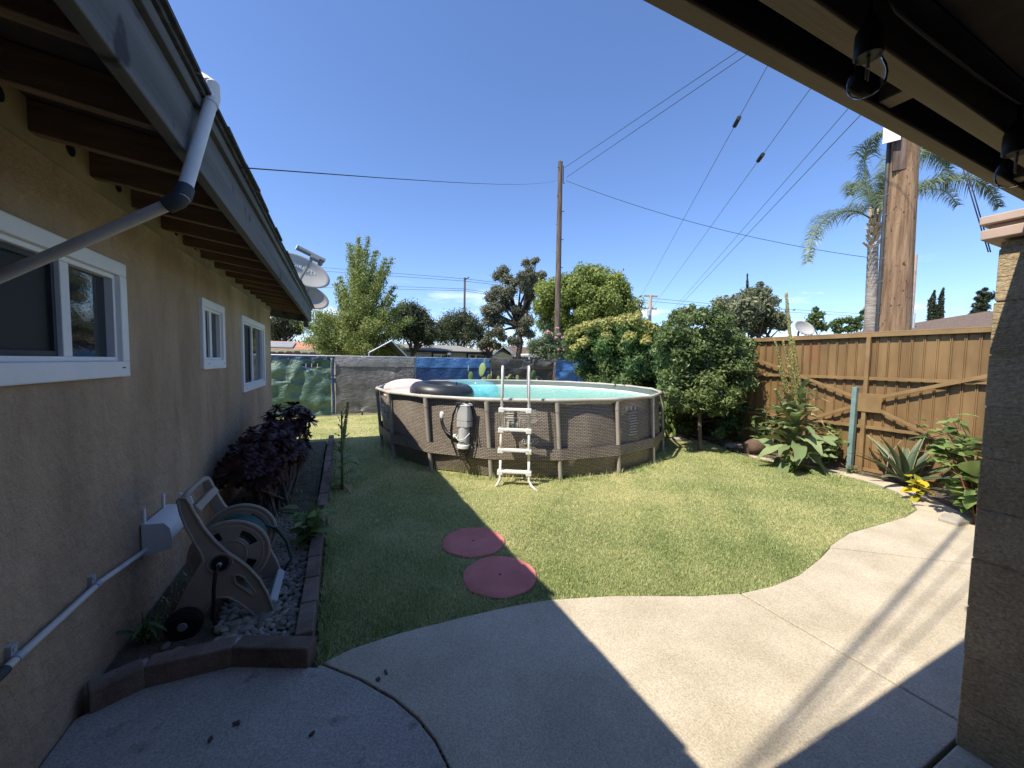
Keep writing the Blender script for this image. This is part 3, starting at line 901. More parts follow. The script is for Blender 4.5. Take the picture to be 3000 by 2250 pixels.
pl_ = thing('pillar', 'tan split faced block pillar with two wooden plates on top', 'pillar', (2.55, .4, 0))
core = MB(); core.box((2.36, .196, -.05), (2.756, .597, 2.098)); core.build('mortar_core', M['block'], pl_)
for k in range(10):
    z0, z1 = (0.02 if k == 0 else k * .2073 + .003), (k + 1) * .2073 - .003
    n = random.uniform(-.003, .003)
    q = MB(); q.box((2.356 + n, .192, z0), (2.76, .602 + n, z1)); q.build('block', M['block'], pl_, bevel=.004)
q = MB(); q.box((2.312, .16, 2.108), (2.80, .64, 2.146)); q.build('cap_plate', M['cap_wood'], pl_, bevel=.003)
q = MB(); q.box((2.335, .18, 2.148), (2.79, .62, 2.165)); q.build('cap_plate', M['cap_wood'], pl_, bevel=.003)
q = MB(); q.box((2.308, .155, 2.167), (2.805, .645, 2.198)); q.build('cap_plate', M['cap_wood'], pl_, bevel=.003)

# string lights
sg = thing('string_light_cable', 'black string light cable sagging along the rear patio beam', 'cable', (1.2, .38, 2.2))
cb = [(0.848, 0.37, 2.249), (0.903, 0.372, 2.232), (1.005, 0.374, 2.233), (1.12, 0.376, 2.237), (1.275, 0.378, 2.241), (1.428, 0.38, 2.249), (1.548, 0.38, 2.256), (1.843, 0.38, 2.296), (3.075, 0.38, 2.388)]
q = MB(); q.tube(cb, .0048, 8); q.build('cable', M['black'], sg, smooth=True)
GL = bpy.data.materials.new('bulb_glass'); GL.use_nodes = True
nt = GL.node_tree; nt.nodes.remove(nt.nodes['Principled BSDF'])
t_ = nd(nt, 'ShaderNodeBsdfTransparent'); gsh = nd(nt, 'ShaderNodeBsdfGlossy', Roughness=.03); lw = nd(nt, 'ShaderNodeLayerWeight', Blend=.1)
mx = nd(nt, 'ShaderNodeMixShader'); nt.links.new(lw.outputs['Fresnel'], mx.inputs[0]); nt.links.new(t_.outputs[0], mx.inputs[1]); nt.links.new(gsh.outputs[0], mx.inputs[2]); nt.links.new(mx.outputs[0], nt.nodes['Material Output'].inputs['Surface'])
def bulb(top, base, tilt, label):
    t = thing('string_light_bulb', label, 'light bulb', top, 'clear bulbs hanging under the patio roof')
    a, b = Vector(top), Vector(base)
    ax = (b - a).normalized()
    k = (b - a).length / .165
    q = MB(); q.tube([a, a + ax * .04 * k], .0042 * k, 8); q.build('lead', M['black'], t, smooth=True)
    q = MB(); q.lathe([(.008 * k, .03 * k), (.011 * k, .036 * k), (.012 * k, .046 * k), (.019 * k, .050 * k), (.021 * k, .056 * k), (.0215 * k, .095 * k), (.0195 * k, .098 * k)], 18, a, ax); q.build('socket', M['black'], t, auto=35)
    q = MB(); q.lathe([(.017 * k, .094 * k), (.019 * k, .105 * k), (.026 * k, .122 * k), (.0285 * k, .136 * k), (.027 * k, .149 * k), (.020 * k, .159 * k), (.010 * k, .164 * k), (.001, .165 * k)], 24, a, ax, cap=False); q.build('glass', GL, t, smooth=True)
    q = MB(); q.tube([a + ax * .095 * k, a + ax * .118 * k], .003 * k, 6); q.tube([a + ax * .118 * k + Vector((.005, 0, 0)), a + ax * .138 * k + Vector((.004, 0, 0))], .0012 * k, 5); q.tube([a + ax * .118 * k - Vector((.005, 0, 0)), a + ax * .138 * k - Vector((.004, 0, 0))], .0012 * k, 5); q.build('filament', M['tan_wood'], t)
bulb((0.831, 0.375, 2.224), (0.831, 0.375, 2.068), 0, 'clear bulb in a black socket hanging nearer the middle of the beam')
bulb((1.54, 0.378, 2.252), (1.541, 0.378, 2.059), 0, 'clear bulb in a black socket half cut off at the right edge')

# ================================================================ POOL
# wicker-print liner: staggered rows of pale strips with dark gaps
wk = bpy.data.materials.new('wicker_print'); wk.use_nodes = True
nt = wk.node_tree; b = nt.nodes['Principled BSDF']; b.inputs['Roughness'].default_value = .55; b.inputs['Specular IOR Level'].default_value = .3
uvn = nd(nt, 'ShaderNodeUVMap'); uvn.uv_map = 'UVMap'
bt = nd(nt, 'ShaderNodeTexBrick', Scale=1.0)
bt.inputs['Brick Width'].default_value = .062; bt.inputs['Row Height'].default_value = .021; bt.inputs['Mortar Size'].default_value = .0055; bt.inputs['Mortar Smooth'].default_value = .6; bt.inputs['Bias'].default_value = -.2
bt.inputs['Color1'].default_value = (.36, .305, .25, 1); bt.inputs['Color2'].default_value = (.26, .215, .17, 1); bt.inputs['Mortar'].default_value = (.05, .04, .032, 1)
nt.links.new(uvn.outputs[0], bt.inputs['Vector'])
n_ = nd(nt, 'ShaderNodeTexNoise', Scale=1.3, Detail=5); nt.links.new(uvn.outputs[0], n_.inputs['Vector'])
mm = nd(nt, 'ShaderNodeMixRGB', Fac=.35); mm.blend_type = 'OVERLAY'; nt.links.new(bt.outputs['Color'], mm.inputs['Color1']); nt.links.new(n_.outputs['Fac'], mm.inputs['Color2'])
nt.links.new(mm.outputs['Color'], b.inputs['Base Color'])
bp = nd(nt, 'ShaderNodeBump', Strength=.25, Distance=.02); n3 = nd(nt, 'ShaderNodeTexNoise', Scale=4, Detail=3); nt.links.new(uvn.outputs[0], n3.inputs['Vector']); nt.links.new(n3.outputs['Fac'], bp.inputs['Height']); nt.links.new(bp.outputs[0], b.inputs['Normal'])

PT, PB = Vector((3.371, 7.10, 0)), Vector((3.428, 7.042, 0))   # the pool leans a little: centre at the rim, centre at the ground
RT, RB, RIMZ, PH = 2.76, 2.732, 1.085, 195.56
def ppt(deg, r, z):
    c = PB.lerp(PT, z / RIMZ)
    return Vector((c.x + r * math.cos(R(deg)), c.y + r * math.sin(R(deg)), z))
def polyr(deg, Rr):
    """radius of the 18-sided rim at this angle"""
    d = ((deg - PH + 10) % 20) - 10
    return Rr * math.cos(R(10)) / math.cos(R(10 - abs(d)))
def uvstrip(name, fn, nu, nv, ulen, vlen, material, parent):
    vs, fs, uv = [], [], []
    for j in range(nv + 1):
        for i in range(nu + 1):
            vs.append(fn(i / nu, j / nv))
    for j in range(nv):
        for i in range(nu):
            fs.append((j * (nu + 1) + i, j * (nu + 1) + i + 1, (j + 1) * (nu + 1) + i + 1, (j + 1) * (nu + 1) + i))
    me = bpy.data.meshes.new(name); me.from_pydata(vs, [], fs); me.materials.append(material)
    ul = me.uv_layers.new(name='UVMap')
    for p in me.polygons:
        for li, vi in zip(p.loop_indices, p.vertices):
            i, j = vi % (nu + 1), vi // (nu + 1)
            ul.data[li].uv = (i / nu * ulen, j / nv * vlen)
    me.polygons.foreach_set('use_smooth', [True] * len(me.polygons))
    return obj(name, me, parent)
pool = thing('swimming_pool', 'round above ground pool with brown wicker print wall on the lawn', 'pool', (3.4, 7.07, 0))
def wallpt(u, v):
    deg = PH + 360 * u
    z = .02 + v * (RIMZ - .035)
    d = abs(((deg - PH + 10) % 20) - 10) / 10       # 0 at a leg, 1 midway
    t = v
    r = polyr(deg, RT) - .045
    bul = max(0, math.sin(math.pi * max(0, min(1, t * 1.04)))) ** .8
    r += bul * (.035 * (1 - d) * -0.4 + .052 * d)
    if t < .25: r -= .05 * (1 - t / .25) ** 1.5
    return ppt(deg, r, z)
uvstrip('liner_wall', wallpt, 360, 18, 2 * math.pi * 2.75, 1.07, wk, pool)
# inner face: same print above the water, pale blue below
aq = mat('liner_inside', (.80, .80, .68), (.88, .87, .74), rough=.6, scale=1.5)
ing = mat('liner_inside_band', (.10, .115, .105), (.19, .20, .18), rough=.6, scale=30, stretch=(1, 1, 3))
def inpt(z0, z1):
    def f(u, v):
        deg = PH + 360 * u
        return ppt(deg, polyr(deg, RT) - .058 - .13 * (1 - (z0 + v * (z1 - z0)) / 1.08), z0 + v * (z1 - z0))
    return f
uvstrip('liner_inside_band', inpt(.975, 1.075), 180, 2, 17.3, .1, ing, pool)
uvstrip('liner_inside', inpt(.03, .975), 180, 6, 17.3, .95, aq, pool)
q = MB(); q.add([ppt(PH + k * 5, 2.50, .03) for k in range(72)], [tuple(range(72))]); q.build('liner_floor', aq, pool)
# water
wm = bpy.data.materials.new('pool_water'); wm.use_nodes = True
nt = wm.node_tree; nt.nodes.remove(nt.nodes['Principled BSDF'])
tcw = nd(nt, 'ShaderNodeTexCoord'); nw = nd(nt, 'ShaderNodeTexNoise', Scale=3.2, Detail=3); mpw = nd(nt, 'ShaderNodeMapping', Scale=(1, 2.0, 1)); nt.links.new(tcw.outputs['Object'], mpw.inputs[0]); nt.links.new(mpw.outputs[0], nw.inputs['Vector'])
bw_ = nd(nt, 'ShaderNodeBump', Strength=.35, Distance=.03); nt.links.new(nw.outputs['Fac'], bw_.inputs['Height'])
tr_ = nd(nt, 'ShaderNodeBsdfTransparent', Color=(.70, .97, .96, 1)); gl_ = nd(nt, 'ShaderNodeBsdfGlossy', Roughness=.04); nt.links.new(bw_.outputs[0], gl_.inputs['Normal'])
df_ = nd(nt, 'ShaderNodeBsdfDiffuse', Color=(.26, .68, .70, 1)); ms1 = nd(nt, 'ShaderNodeMixShader', Fac=.42); nt.links.new(tr_.outputs[0], ms1.inputs[1]); nt.links.new(df_.outputs[0], ms1.inputs[2])
fr_ = nd(nt, 'ShaderNodeFresnel', IOR=1.33); nt.links.new(bw_.outputs[0], fr_.inputs['Normal'])
fm = nd(nt, 'ShaderNodeMath'); fm.operation = 'MULTIPLY'; fm.inputs[1].default_value = .75; nt.links.new(fr_.outputs[0], fm.inputs[0])
ms2 = nd(nt, 'ShaderNodeMixShader'); nt.links.new(fm.outputs[0], ms2.inputs[0]); nt.links.new(ms1.outputs[0], ms2.inputs[1]); nt.links.new(gl_.outputs[0], ms2.inputs[2]); nt.links.new(ms2.outputs[0], nt.nodes['Material Output'].inputs['Surface'])
q = MB(); q.add([ppt(PH + k * 5, polyr(PH + k * 5, RT) - .062, .945) for k in range(72)], [tuple(range(72))]); q.build('water', wm, pool)
# rim bars, joints, legs
rm = jm = lm = None
for k in range(18):
    a, c = ppt(PH + 20 * k, RT, RIMZ), ppt(PH + 20 * k + 20, RT, RIMZ)
    q = MB(); d = (c - a) * .035; q.tube([a + d, c - d], .026, 12, cap=False); q.build('rim_bar', M['rim'], pool, smooth=True)
    p_, n2 = ppt(PH + 20 * k - 20, RT, RIMZ), c
    q = MB(); q.tube([a + (p_ - a) * .11, a + (p_ - a) * .03, a + (n2 - a) * .03, a + (n2 - a) * .11], .030, 12); q.build('rim_joint', M['rim'], pool, auto=40)
    t0, t1 = ppt(PH + 20 * k, RT + .002, 1.06), ppt(PH + 20 * k, RB + .0, -.02)
    lg = MB()
    lg.tube([t0, t0.lerp(t1, .12)], .0335, 12); lg.tube([t0.lerp(t1, .12), t1], .029, 12)
    lg.build('leg', M['pool_steel'], pool, auto=40)
def strap(u, v):
    deg = PH + 360 * u
    rr = polyr(deg, RB + .042)
    sag = .0
    return ppt(deg, max(rr, 2.70 + .02), .275 + sag * .5 + v * .155)
uvstrip('strap', strap, 360, 1, 2 * math.pi * 2.75, .155, wk, pool)
# printed matter on the wall
def tang(deg): return Vector((-math.sin(R(deg)), math.cos(R(deg)), 0))
def wpt(deg, z, off=.006):
    p = wallpt(((deg - PH) % 360) / 360, (z - .02) / (RIMZ - .035))
    return p + Vector((math.cos(R(deg)), math.sin(R(deg)), 0)) * off
for s, z in (('SUMMER', .80), ('WAVES', .66)):
    textobj(s, .15, pool, wpt(187.5, z, .03), tang(187.5), (0, 0, 1), M['print'], name='printed_name', spacing=1.0)
pr_ = MB()
rng = np.random.default_rng(21)
def decal(deg, z, w, h): 
    c = wpt(deg, z, .008); t = tang(deg); u = Vector((0, 0, 1))
    pr_.add([c - t * w / 2 - u * h / 2, c + t * w / 2 - u * h / 2, c + t * w / 2 + u * h / 2, c - t * w / 2 + u * h / 2], [(0, 1, 2, 3)])
for i in range(4): decal(242.1 + rng.random() * .2, .90 - i * .03, .09 + .05 * rng.random(), .014)
c0 = (242.4, .76)
for dz in (.09, -.09): decal(c0[0], c0[1] + dz, .22, .008)
for dd in (-2.25, 2.25): decal(c0[0] + dd, c0[1], .008, .18)
for dd in (-1.2, .2, 1.3): decal(c0[0] + dd, c0[1] - .02, .035, .08 + .02 * rng.random())
for i in range(8): decal(247.2, .95 - i * .024, .26 - .06 * rng.random(), .007)
for i in range(9): decal(283.5 + rng.normal() * .3, .86 - i * .04, .26 - .12 * rng.random(), .010)
for dd in (-2.4, 0, 2.2): decal(283.5 + dd, .93, .035, .05)
tag(pr_.build('printed_notice', M['print'], pool), kind='stuff')
for i, dg in enumerate((245.8, 247.4, 249.0)):
    q = MB(); c = wpt(dg, .53, .012); ax = Vector((math.cos(R(dg)), math.sin(R(dg)), 0)); q.torus(c, ax, .032, .004, 20, 5)
    t = tang(dg)
    if i == 2: q.bar(c - t * .022 + Vector((0, 0, .022)), c + t * .022 - Vector((0, 0, .022)), .006, .004)
    else: q.bar(c - Vector((0, 0, .018)), c + Vector((0, 0, .012)), .012, .004); q.bar(c - t * .014 - Vector((0, 0, .006)), c + t * .014 + Vector((0, 0, .006)), .006, .004)
    q.build('warning_symbol', M['print'], pool)
# drain plug patch
q = MB()
for a, z0, z1 in ((264.6, .28, .44), (266.4, .30, .44)):
    q.tube([ppt(a, 2.80, z0), ppt(a, 2.80, z1)], .004, 5)
q.tube([ppt(264.6, 2.80, .44), ppt(266.4, 2.80, .445)], .004, 5); q.tube([ppt(264.6, 2.80, .28), ppt(266.6, 2.80, .29)], .004, 5)
q.build('strap_buckle', M['dark_pvc'], pool)

# ---- ladder over the rim
ld = thing('pool_ladder', 'white four step ladder leaning over the pool rim', 'ladder', (2.0, 4.3, 0))
fl, fr2 = (1.87, 4.453, 0), (2.195, 4.268, 0)
fl, fr2 = Vector(fl), Vector(fr2)
tl, tr = Vector((1.974, 4.662, 1.482)), Vector((2.25, 4.428, 1.486))
inw = Vector((PT.x - 2.1, PT.y - 4.3, 0)).normalized()
side = (fr2 - fl).normalized()
for a, b, mtl, s in ((fl, tl, M['rail'], -1), (fr2, tr, M['rail'], 1)):
    q = MB()
    foot = [a + Vector((0, 0, -.02)) + side * s * .07 * (1 if s < 0 else 1.7) - inw * (.03 if s < 0 else .13), a + side * s * .03 - inw * .02 + Vector((0, 0, .03)), a + Vector((0, 0, .09)), a.lerp(b, .12)]
    q.tube([foot[0], foot[1], foot[2], foot[3], a.lerp(b, .22)], .0165, 12); q.build('rail', mtl, ld, smooth=True)
    q = MB(); q.tube([a.lerp(b, .22), a.lerp(b, .50)], .0165, 12); q.build('rail', M['rail_rust'] if s < 0 else mtl, ld, smooth=True)
    q = MB()
    top = b + Vector((0, 0, .0)); back = top + inw * .24
    q.tube([a.lerp(b, .50), a.lerp(b, .97), b + inw * .02 + Vector((0, 0, .03)), b + inw * .08 + Vector((0, 0, .055)), b + inw * .16 + Vector((0, 0, .035)), back, back + inw * .16 - Vector((0, 0, .6)), back + inw * .30 - Vector((0, 0, 1.3))], .0165, 12)
    q.build('rail', mtl, ld, smooth=True)
    for f in (.70, .80):
        q = MB(); c = a.lerp(b, f); q.tube([c - side * .024, c + side * .024], .006, 6); q.build('bolt', M['galv'], ld)
for f in [[0.123], [0.307], [0.483], [0.659]]:
    f = f[0]
    a, b = fl.lerp(tl, f), fr2.lerp(tr, f)
    q = MB()
    q.bar(a - side * .035 + inw * .02, b + side * .035 + inw * .02, .085, .034)
    for c in (a, b): q.bar(c - side * .036 + inw * .02 - Vector((0, 0, .01)), c + side * .036 + inw * .02 - Vector((0, 0, .01)), .10, .062)
    q.build('tread', M['tread'], ld, bevel=.008)

# ---- filter pump hanging on the wall
pump = thing('filter_pump', 'grey filter pump with coiled black cable hung on the pool wall', 'pump', wpt(227.2, .7, .1))
pc0 = wpt(227.2, .0, .105); pt = tang(227.2); po = Vector((math.cos(R(227.2)), math.sin(R(227.2)), 0))
def P3(t, o, z): return pc0 + pt * (t * 1.1) + po * (o * 1.1) + Vector((0, 0, .72 + (z - .72) * 1.08))
pf = lambda u, v, d: P3(u, v, d)
oct_ = [(-.085, -.07), (-.06, -.085), (.075, -.085), (.095, -.06), (.095, .055), (.07, .085), (-.06, .085), (-.085, .065)]
q = MB(); q.prism(oct_, pf, .78, .965); q.build('motor_housing', M['grey_plastic'], pump, bevel=.008)
q = MB(); q.prism([(u * 1.04, v * 1.04) for u, v in oct_], pf, .968, .985); q.prism([(u * .9, v * .9) for u, v in oct_], pf, .986, 1.0); q.build('lid', M['pale_plastic'], pump, bevel=.008)
q = MB(); q.prism([(u * .98, v * .98) for u, v in oct_], pf, .70, .775); q.build('motor_base', M['grey_plastic'], pump, bevel=.008)
q = MB(); q.lathe([(.076, .50), (.076, .72), (.06, .775)], 22, P3(-.0, .02, 0), (0, 0, 1)); q.build('filter_canister', M['grey_plastic'], pump, auto=35)
q = MB(); q.lathe([(.09, .458), (.098, .466), (.098, .505), (.088, .512)], 26, P3(0, .02, 0), (0, 0, 1)); q.build('base_ring', M['pale_plastic'], pump, auto=35)
q = MB(); q.tube([P3(-.07, .03, .565), P3(-.14, .02, .565)], .03, 14); q.build('inlet_port', M['pale_plastic'], pump, auto=40)
hpts = [P3(-.13, .02, .565), P3(-.19, .01, .57), P3(-.26, -.01, .60), P3(-.315, -.03, .66), P3(-.345, -.045, .73), P3(-.35, -.05, .80)]
q = MB(); q.tube(hpts, .026, 12); q.build('pump_hose', M['black'], pump, smooth=True)
q = MB(); q.lathe([(.034, 0), (.036, .02), (.036, .06), (.03, .075), (.012, .085)], 16, P3(-.35, -.055, .785), (0, 0, 1)); q.lathe([(.045, 0), (.045, .02), (.03, .035)], 16, P3(-.35, -.075, .835), po); q.build('wall_fitting', M['pale_plastic'], pump, auto=40)
rng = np.random.default_rng(17)
q = MB()
for k in range(5):
    j = lambda: rng.normal() * .012
    q.tube([P3(-.06 + j(), .10, 1.0 + j()), P3(-.11 + j(), .10, .86), P3(-.135 + j(), .10, .68 + j()), P3(-.13 + j(), .09, .52 + j()), P3(-.06 + j(), .09, .40 - .05 * k * .5), P3(.06, .07, .38 - .03 * k + j()), P3(.13 + j(), .04, .52), P3(.15 + j(), .0, .75 + j()), P3(.13 + j(), .03, .95), P3(.04 + j(), .07, 1.025), P3(-.06 + j(), .10, 1.0 + j())], .0065, 6, cap=False)
q.build('power_cable', M['black'], pump, smooth=True)
q = MB(); q.tube([P3(-.10, .1, .60), P3(-.03, .11, .535), P3(.05, .105, .56), P3(.10, .07, .63)], .006, 7); q.build('air_tube', M['pale_plastic'], pump, smooth=True)
q = MB(); q.tube([P3(.03, .06, .42), P3(.04, .05, .32), P3(.08, .03, .23), P3(.10, .03, .2)], .006, 7); q.box(P3(.09, .02, .16), P3(.13, .06, .21)); q.build('plug', M['black'], pump)

# ---- floats on the water
ft = thing('swim_ring', 'black inner tube floating against the near pool rim', 'swim ring', (2.0, 5.4, .95))
c1 = Vector((1.574, 6.316, 1.107))
q = MB(); q.torus((c1.x, c1.y, 1.08), (.05, -.05, 1), .385, .15, 44, 16); q.build('tube', M['rubber'], ft, smooth=True)
q = MB(); q.tube([(c1.x + .25, c1.y, 1.19), (c1.x + .25, c1.y - .01, 1.25)], .008, 6); q.build('valve', M['black'], ft)
fb = thing('swim_ring', 'clear turquoise inflatable ring floating behind the black one', 'swim ring', (2.4, 6, .95))
bm_ = bpy.data.materials.new('clear_blue_vinyl'); bm_.use_nodes = True
nt = bm_.node_tree; pb_ = nt.nodes['Principled BSDF']; pb_.inputs['Base Color'].default_value = (.42, .78, .84, 1); pb_.inputs['Roughness'].default_value = .12
tt = nd(nt, 'ShaderNodeBsdfTransparent', Color=(.72, .95, .98, 1)); mx_ = nd(nt, 'ShaderNodeMixShader', Fac=.24); nt.links.new(tt.outputs[0], mx_.inputs[1]); nt.links.new(pb_.outputs[0], mx_.inputs[2]); nt.links.new(mx_.outputs[0], nt.nodes['Material Output'].inputs['Surface'])
c2 = Vector((2.188, 6.782, 1.045))
q = MB(); q.torus((c2.x, c2.y, 1.06), (-.05, -.12, 1), .43, .13, 44, 14); q.build('tube', bm_, fb, smooth=True)
q = MB(); q.sheet(lambda u, v: (c2.x + (u - .5) * .7, c2.y + (v - .5) * .7, 1.0 + .015 * math.sin(u * 9)), 8, 8); q.build('mesh_seat', bm_, fb, smooth=True)
fp = thing('pool_float', 'pale pink inflatable shell float at the left end of the pool', 'pool float', (1.2, 6.3, .95))
c3 = Vector((1.099, 6.729, 1.092))
def shell(u, v):
    a = R(-20 + 220 * u); rr = .34 * (1 + .05 * math.cos(u * 40)) * math.sin(math.pi * (0.04 + v * .92))
    return (c3.x + rr * math.cos(a) * 1.05, c3.y + rr * math.sin(a) * .8, 1.10 + .13 * math.cos(math.pi * (0.04 + v * .92)) * (1 + .18 * math.cos(u * 40)))
q = MB(); q.sheet(lambda u, v: (c3.x + .40 * math.cos(R(360 * u)) * math.sin(math.pi * v) * (1 + .03 * math.cos(14 * R(360 * u))), c3.y + .12 + .24 * math.sin(R(360 * u)) * math.sin(math.pi * v), 1.12 + .15 * math.cos(math.pi * v) * (1 + .06 * math.cos(14 * R(360 * u)))), 64, 12); q.build('shell_back', M['pink'], fp, smooth=True)
q = MB(); q.sheet(lambda u, v: (c3.x + .42 * (math.cos(R(360 * u))) * math.sin(math.pi * (.02 + .96 * v)) * (1 + .06 * math.cos(11 * R(360 * u))), c3.y - .08 + .30 * math.sin(R(360 * u)) * math.sin(math.pi * (.02 + .96 * v)), 1.02 + .10 * math.cos(math.pi * (.02 + .96 * v))), 60, 10); q.build('seat', M['pink'], fp, smooth=True)

# ---- stepping stones
for c, lab in (((1.065, 3.12), 'red round stepping stone on the lawn nearer the pool'), ((1.075, 2.535), 'red round stepping stone on the lawn nearer the concrete')):
    q = MB(); q.lathe([(.274, -.03), (.274, .012), (.267, .018), (.20, .0186), (.012, .019)], 64, (0, 0, 0), (0, 0, 1))
    q.v = [(x * (1 + .012 * math.sin(5 * math.atan2(y, x) + c[1]) + random.uniform(-.006, .006)) + c[0], y * (1 + .012 * math.sin(7 * math.atan2(y, x) + c[1])) + c[1], z + .002 * math.sin(9 * x + 4 * y)) for x, y, z in q.v]
    o = tag(q.build('stepping_stone', M['disc'], None, auto=40), lab, 'stepping stone', 'red stepping stones in the grass')
    q = MB(); q.lathe([(.010, .0), (.010, .0205)], 10, (*c, 0), (0, 0, 1)); q.build('centre_hole', M['black'], o)

# ================================================================ HOSE REEL CART
hr = thing('hose_reel_cart', 'beige plastic hose reel cart tipped back on the pebbles by the wall', 'hose reel', (-.6, 2.85, .05))
RY0, RY1 = 2.62, 3.02
prof = [(-0.816, 2.62, 0.813), (-0.8, 2.62, 0.824), (-0.78, 2.62, 0.818), (-0.767, 2.62, 0.792), (-0.748, 2.62, 0.737), (-0.705, 2.62, 0.635), (-0.655, 2.62, 0.549), (-0.599, 2.62, 0.471), (-0.561, 2.62, 0.433), (-0.502, 2.62, 0.365), (-0.447, 2.62, 0.277), (-0.407, 2.62, 0.178), (-0.375, 2.62, 0.057), (-0.378, 2.62, 0.032), (-0.447, 2.62, 0.025), (-0.492, 2.62, 0.092), (-0.542, 2.62, 0.155), (-0.6, 2.62, 0.21), (-0.653, 2.62, 0.223), (-0.688, 2.62, 0.186), (-0.708, 2.62, 0.143), (-0.845, 2.62, 0.168), (-0.84, 2.62, 0.19), (-0.787, 2.62, 0.313), (-0.748, 2.62, 0.382), (-0.709, 2.62, 0.451), (-0.722, 2.62, 0.502), (-0.744, 2.62, 0.55), (-0.761, 2.62, 0.598), (-0.786, 2.62, 0.667), (-0.805, 2.62, 0.739)]
slot = [(-0.573, 2.62, 0.331), (-0.548, 2.62, 0.334), (-0.523, 2.62, 0.313), (-0.467, 2.62, 0.206), (-0.467, 2.62, 0.19), (-0.485, 2.62, 0.194), (-0.564, 2.62, 0.285)]
prof2 = [(p[0], p[2]) for p in prof]; slot2 = [(p[0], p[2]) for p in slot]
mx0 = Vector((-0.634, 2.62, 0.421))
for ya in (RY0, RY1):
    q = MB(); q.prism(prof2, lambda u, v, d: (u, d, v), ya, ya + .035, [slot2]); q.build('side_frame', M['reel'], hr, bevel=.006)
drum = [(-.015, RY0 + .07, M['reel']), (0, RY1 - .06, M['reel'])]
q = MB()
pe = [Vector((u, RY0 - .001, v)) for u, v in prof2]
q.tube(pe + [pe[0]], .0075, 6, cap=False)
q.tube([Vector((u, RY0 - .001, v)) for u, v in slot2 + [slot2[0]]], .006, 6, cap=False)
q.torus((mx0.x, RY0 - .002, mx0.z), (0, 1, 0), .058, .007, 26, 6)
for u, v in (prof2[4], prof2[8], prof2[20], prof2[14]):
    q.lathe([(.009, 0), (.007, -.006), (.001, -.006)], 8, (u * .93 + mx0.x * .07, RY0, v * .93 + mx0.z * .07), (0, 1, 0))
q.build('moulded_edge', M['reel'], hr, smooth=True)
dc = Vector((mx0.x + .03, 0, mx0.z + .01))
for k, yy in enumerate((RY0 + .075, RY1 - .045)):
    q = MB()
    ring = [(.195 * math.cos(R(a)), .195 * math.sin(R(a))) for a in range(0, 360, 10)]
    hs = []
    for a0 in (20, 110, 200, 290):
        hs.append([((.095 + (.055 if i >= 6 else 0)) * math.cos(R(a0 + (i if i < 6 else 11 - i) * 9)), (.095 + (.055 if i >= 6 else 0)) * math.sin(R(a0 + (i if i < 6 else 11 - i) * 9))) for i in range(12)])
    q.prism(ring, lambda u, v, d: (dc.x + u, d, dc.z + v), yy, yy + .012, hs)
    q.torus((dc.x, yy + .006, dc.z), (0, 1, 0), .195, .012, 44, 8)
    for rr_ in (.168, .083): q.torus((dc.x, yy + .001, dc.z), (0, 1, 0), rr_, .005, 40, 6)
    for a_ in range(0, 360, 30): q.bar((dc.x + .15 * math.cos(R(a_)), yy + .014, dc.z + .15 * math.sin(R(a_))), (dc.x + .19 * math.cos(R(a_)), yy + .014, dc.z + .19 * math.sin(R(a_))), .006, .006, (0, 1, 0))
    q.build('drum_flange', M['reel'], hr, auto=40)
q = MB(); q.lathe([(.10, RY0 + .08), (.10, RY1 - .04)], 20, (dc.x, 0, dc.z), (0, 1, 0)); q.build('drum_core', M['reel'], hr, smooth=True)
q = MB()
for ly in range(3):
    for k in range(9):
        q.torus((dc.x, RY0 + .105 + k * .024 + .008 * (ly % 2), dc.z), (.03 * math.sin(k), 1, .03 * math.cos(k * 2)), .105 + ly * .021, .011, 28, 7)
q.build('hose', M['hose'], hr, smooth=True)
q = MB(); q.tube([(dc.x + .12, RY1 - .1, dc.z + .08), (dc.x + .20, RY1 - .06, dc.z + .02), (dc.x + .26, RY1 - .03, dc.z - .1), (dc.x + .29, RY1 - .05, dc.z - .22), (dc.x + .25, RY1 - .1, dc.z - .27)], .011, 8); q.build('hose_end', M['hose'], hr, smooth=True)
q = MB(); q.lathe([(.042, 0), (.042, -.012), (.02, -.012)], 20, (mx0.x, RY0 - .001, mx0.z), (0, 1, 0)); q.build('hub_recess', M['black'], hr, auto=40)
q = MB(); q.tube([(mx0.x, RY0 - .01, mx0.z), (mx0.x, RY0 - .035, mx0.z)], .012, 10); q.build('hose_coupling', M['galv'], hr, auto=40)
q = MB(); q.tube([(mx0.x, RY0 - .03, mx0.z), (mx0.x - .01, RY0 - .06, mx0.z - .03), (mx0.x - .02, RY0 - .055, mx0.z - .12), (mx0.x - .025, RY0 - .05, mx0.z - .24), (mx0.x - .035, RY0 - .04, mx0.z - .29), (mx0.x - .02, RY0 - .02, mx0.z - .36)], .0095, 9); q.build('feed_hose', M['black'], hr, smooth=True)
hp = Vector((prof[1][0], 0, prof[1][2]))
q = MB(); q.tube([(hp.x + .005, RY0 + .02, hp.z - .012), (hp.x - .0, RY0 + .1, hp.z - .002), (hp.x, RY1 - .06, hp.z), (hp.x + .004, RY1 + .02, hp.z - .012)], .016, 10); q.build('handle', M['reel'], hr, smooth=True)
q = MB(); q.bar((prof[4][0] - .015, RY0 + .03, prof[4][2] - .01), (prof[4][0] - .015, RY1, prof[4][2] - .01), .07, .045, (-.7, 0, 1)); q.build('handle_tray', M['reel'], hr, bevel=.006)
fp_ = Vector((prof[12][0], 0, prof[12][2]))
q = MB(); q.bar((fp_.x - .02, RY0 + .03, fp_.z + .035), (fp_.x - .02, RY1 + .01, fp_.z + .035), .05, .065, (.5, 0, 1)); q.build('foot_bar', M['grey_plastic'], hr, bevel=.01)
wx, wz = (-0.796, 2.6, 0.096)[0], (-0.796, 2.6, 0.096)[2]
wz = max(wz, .125)
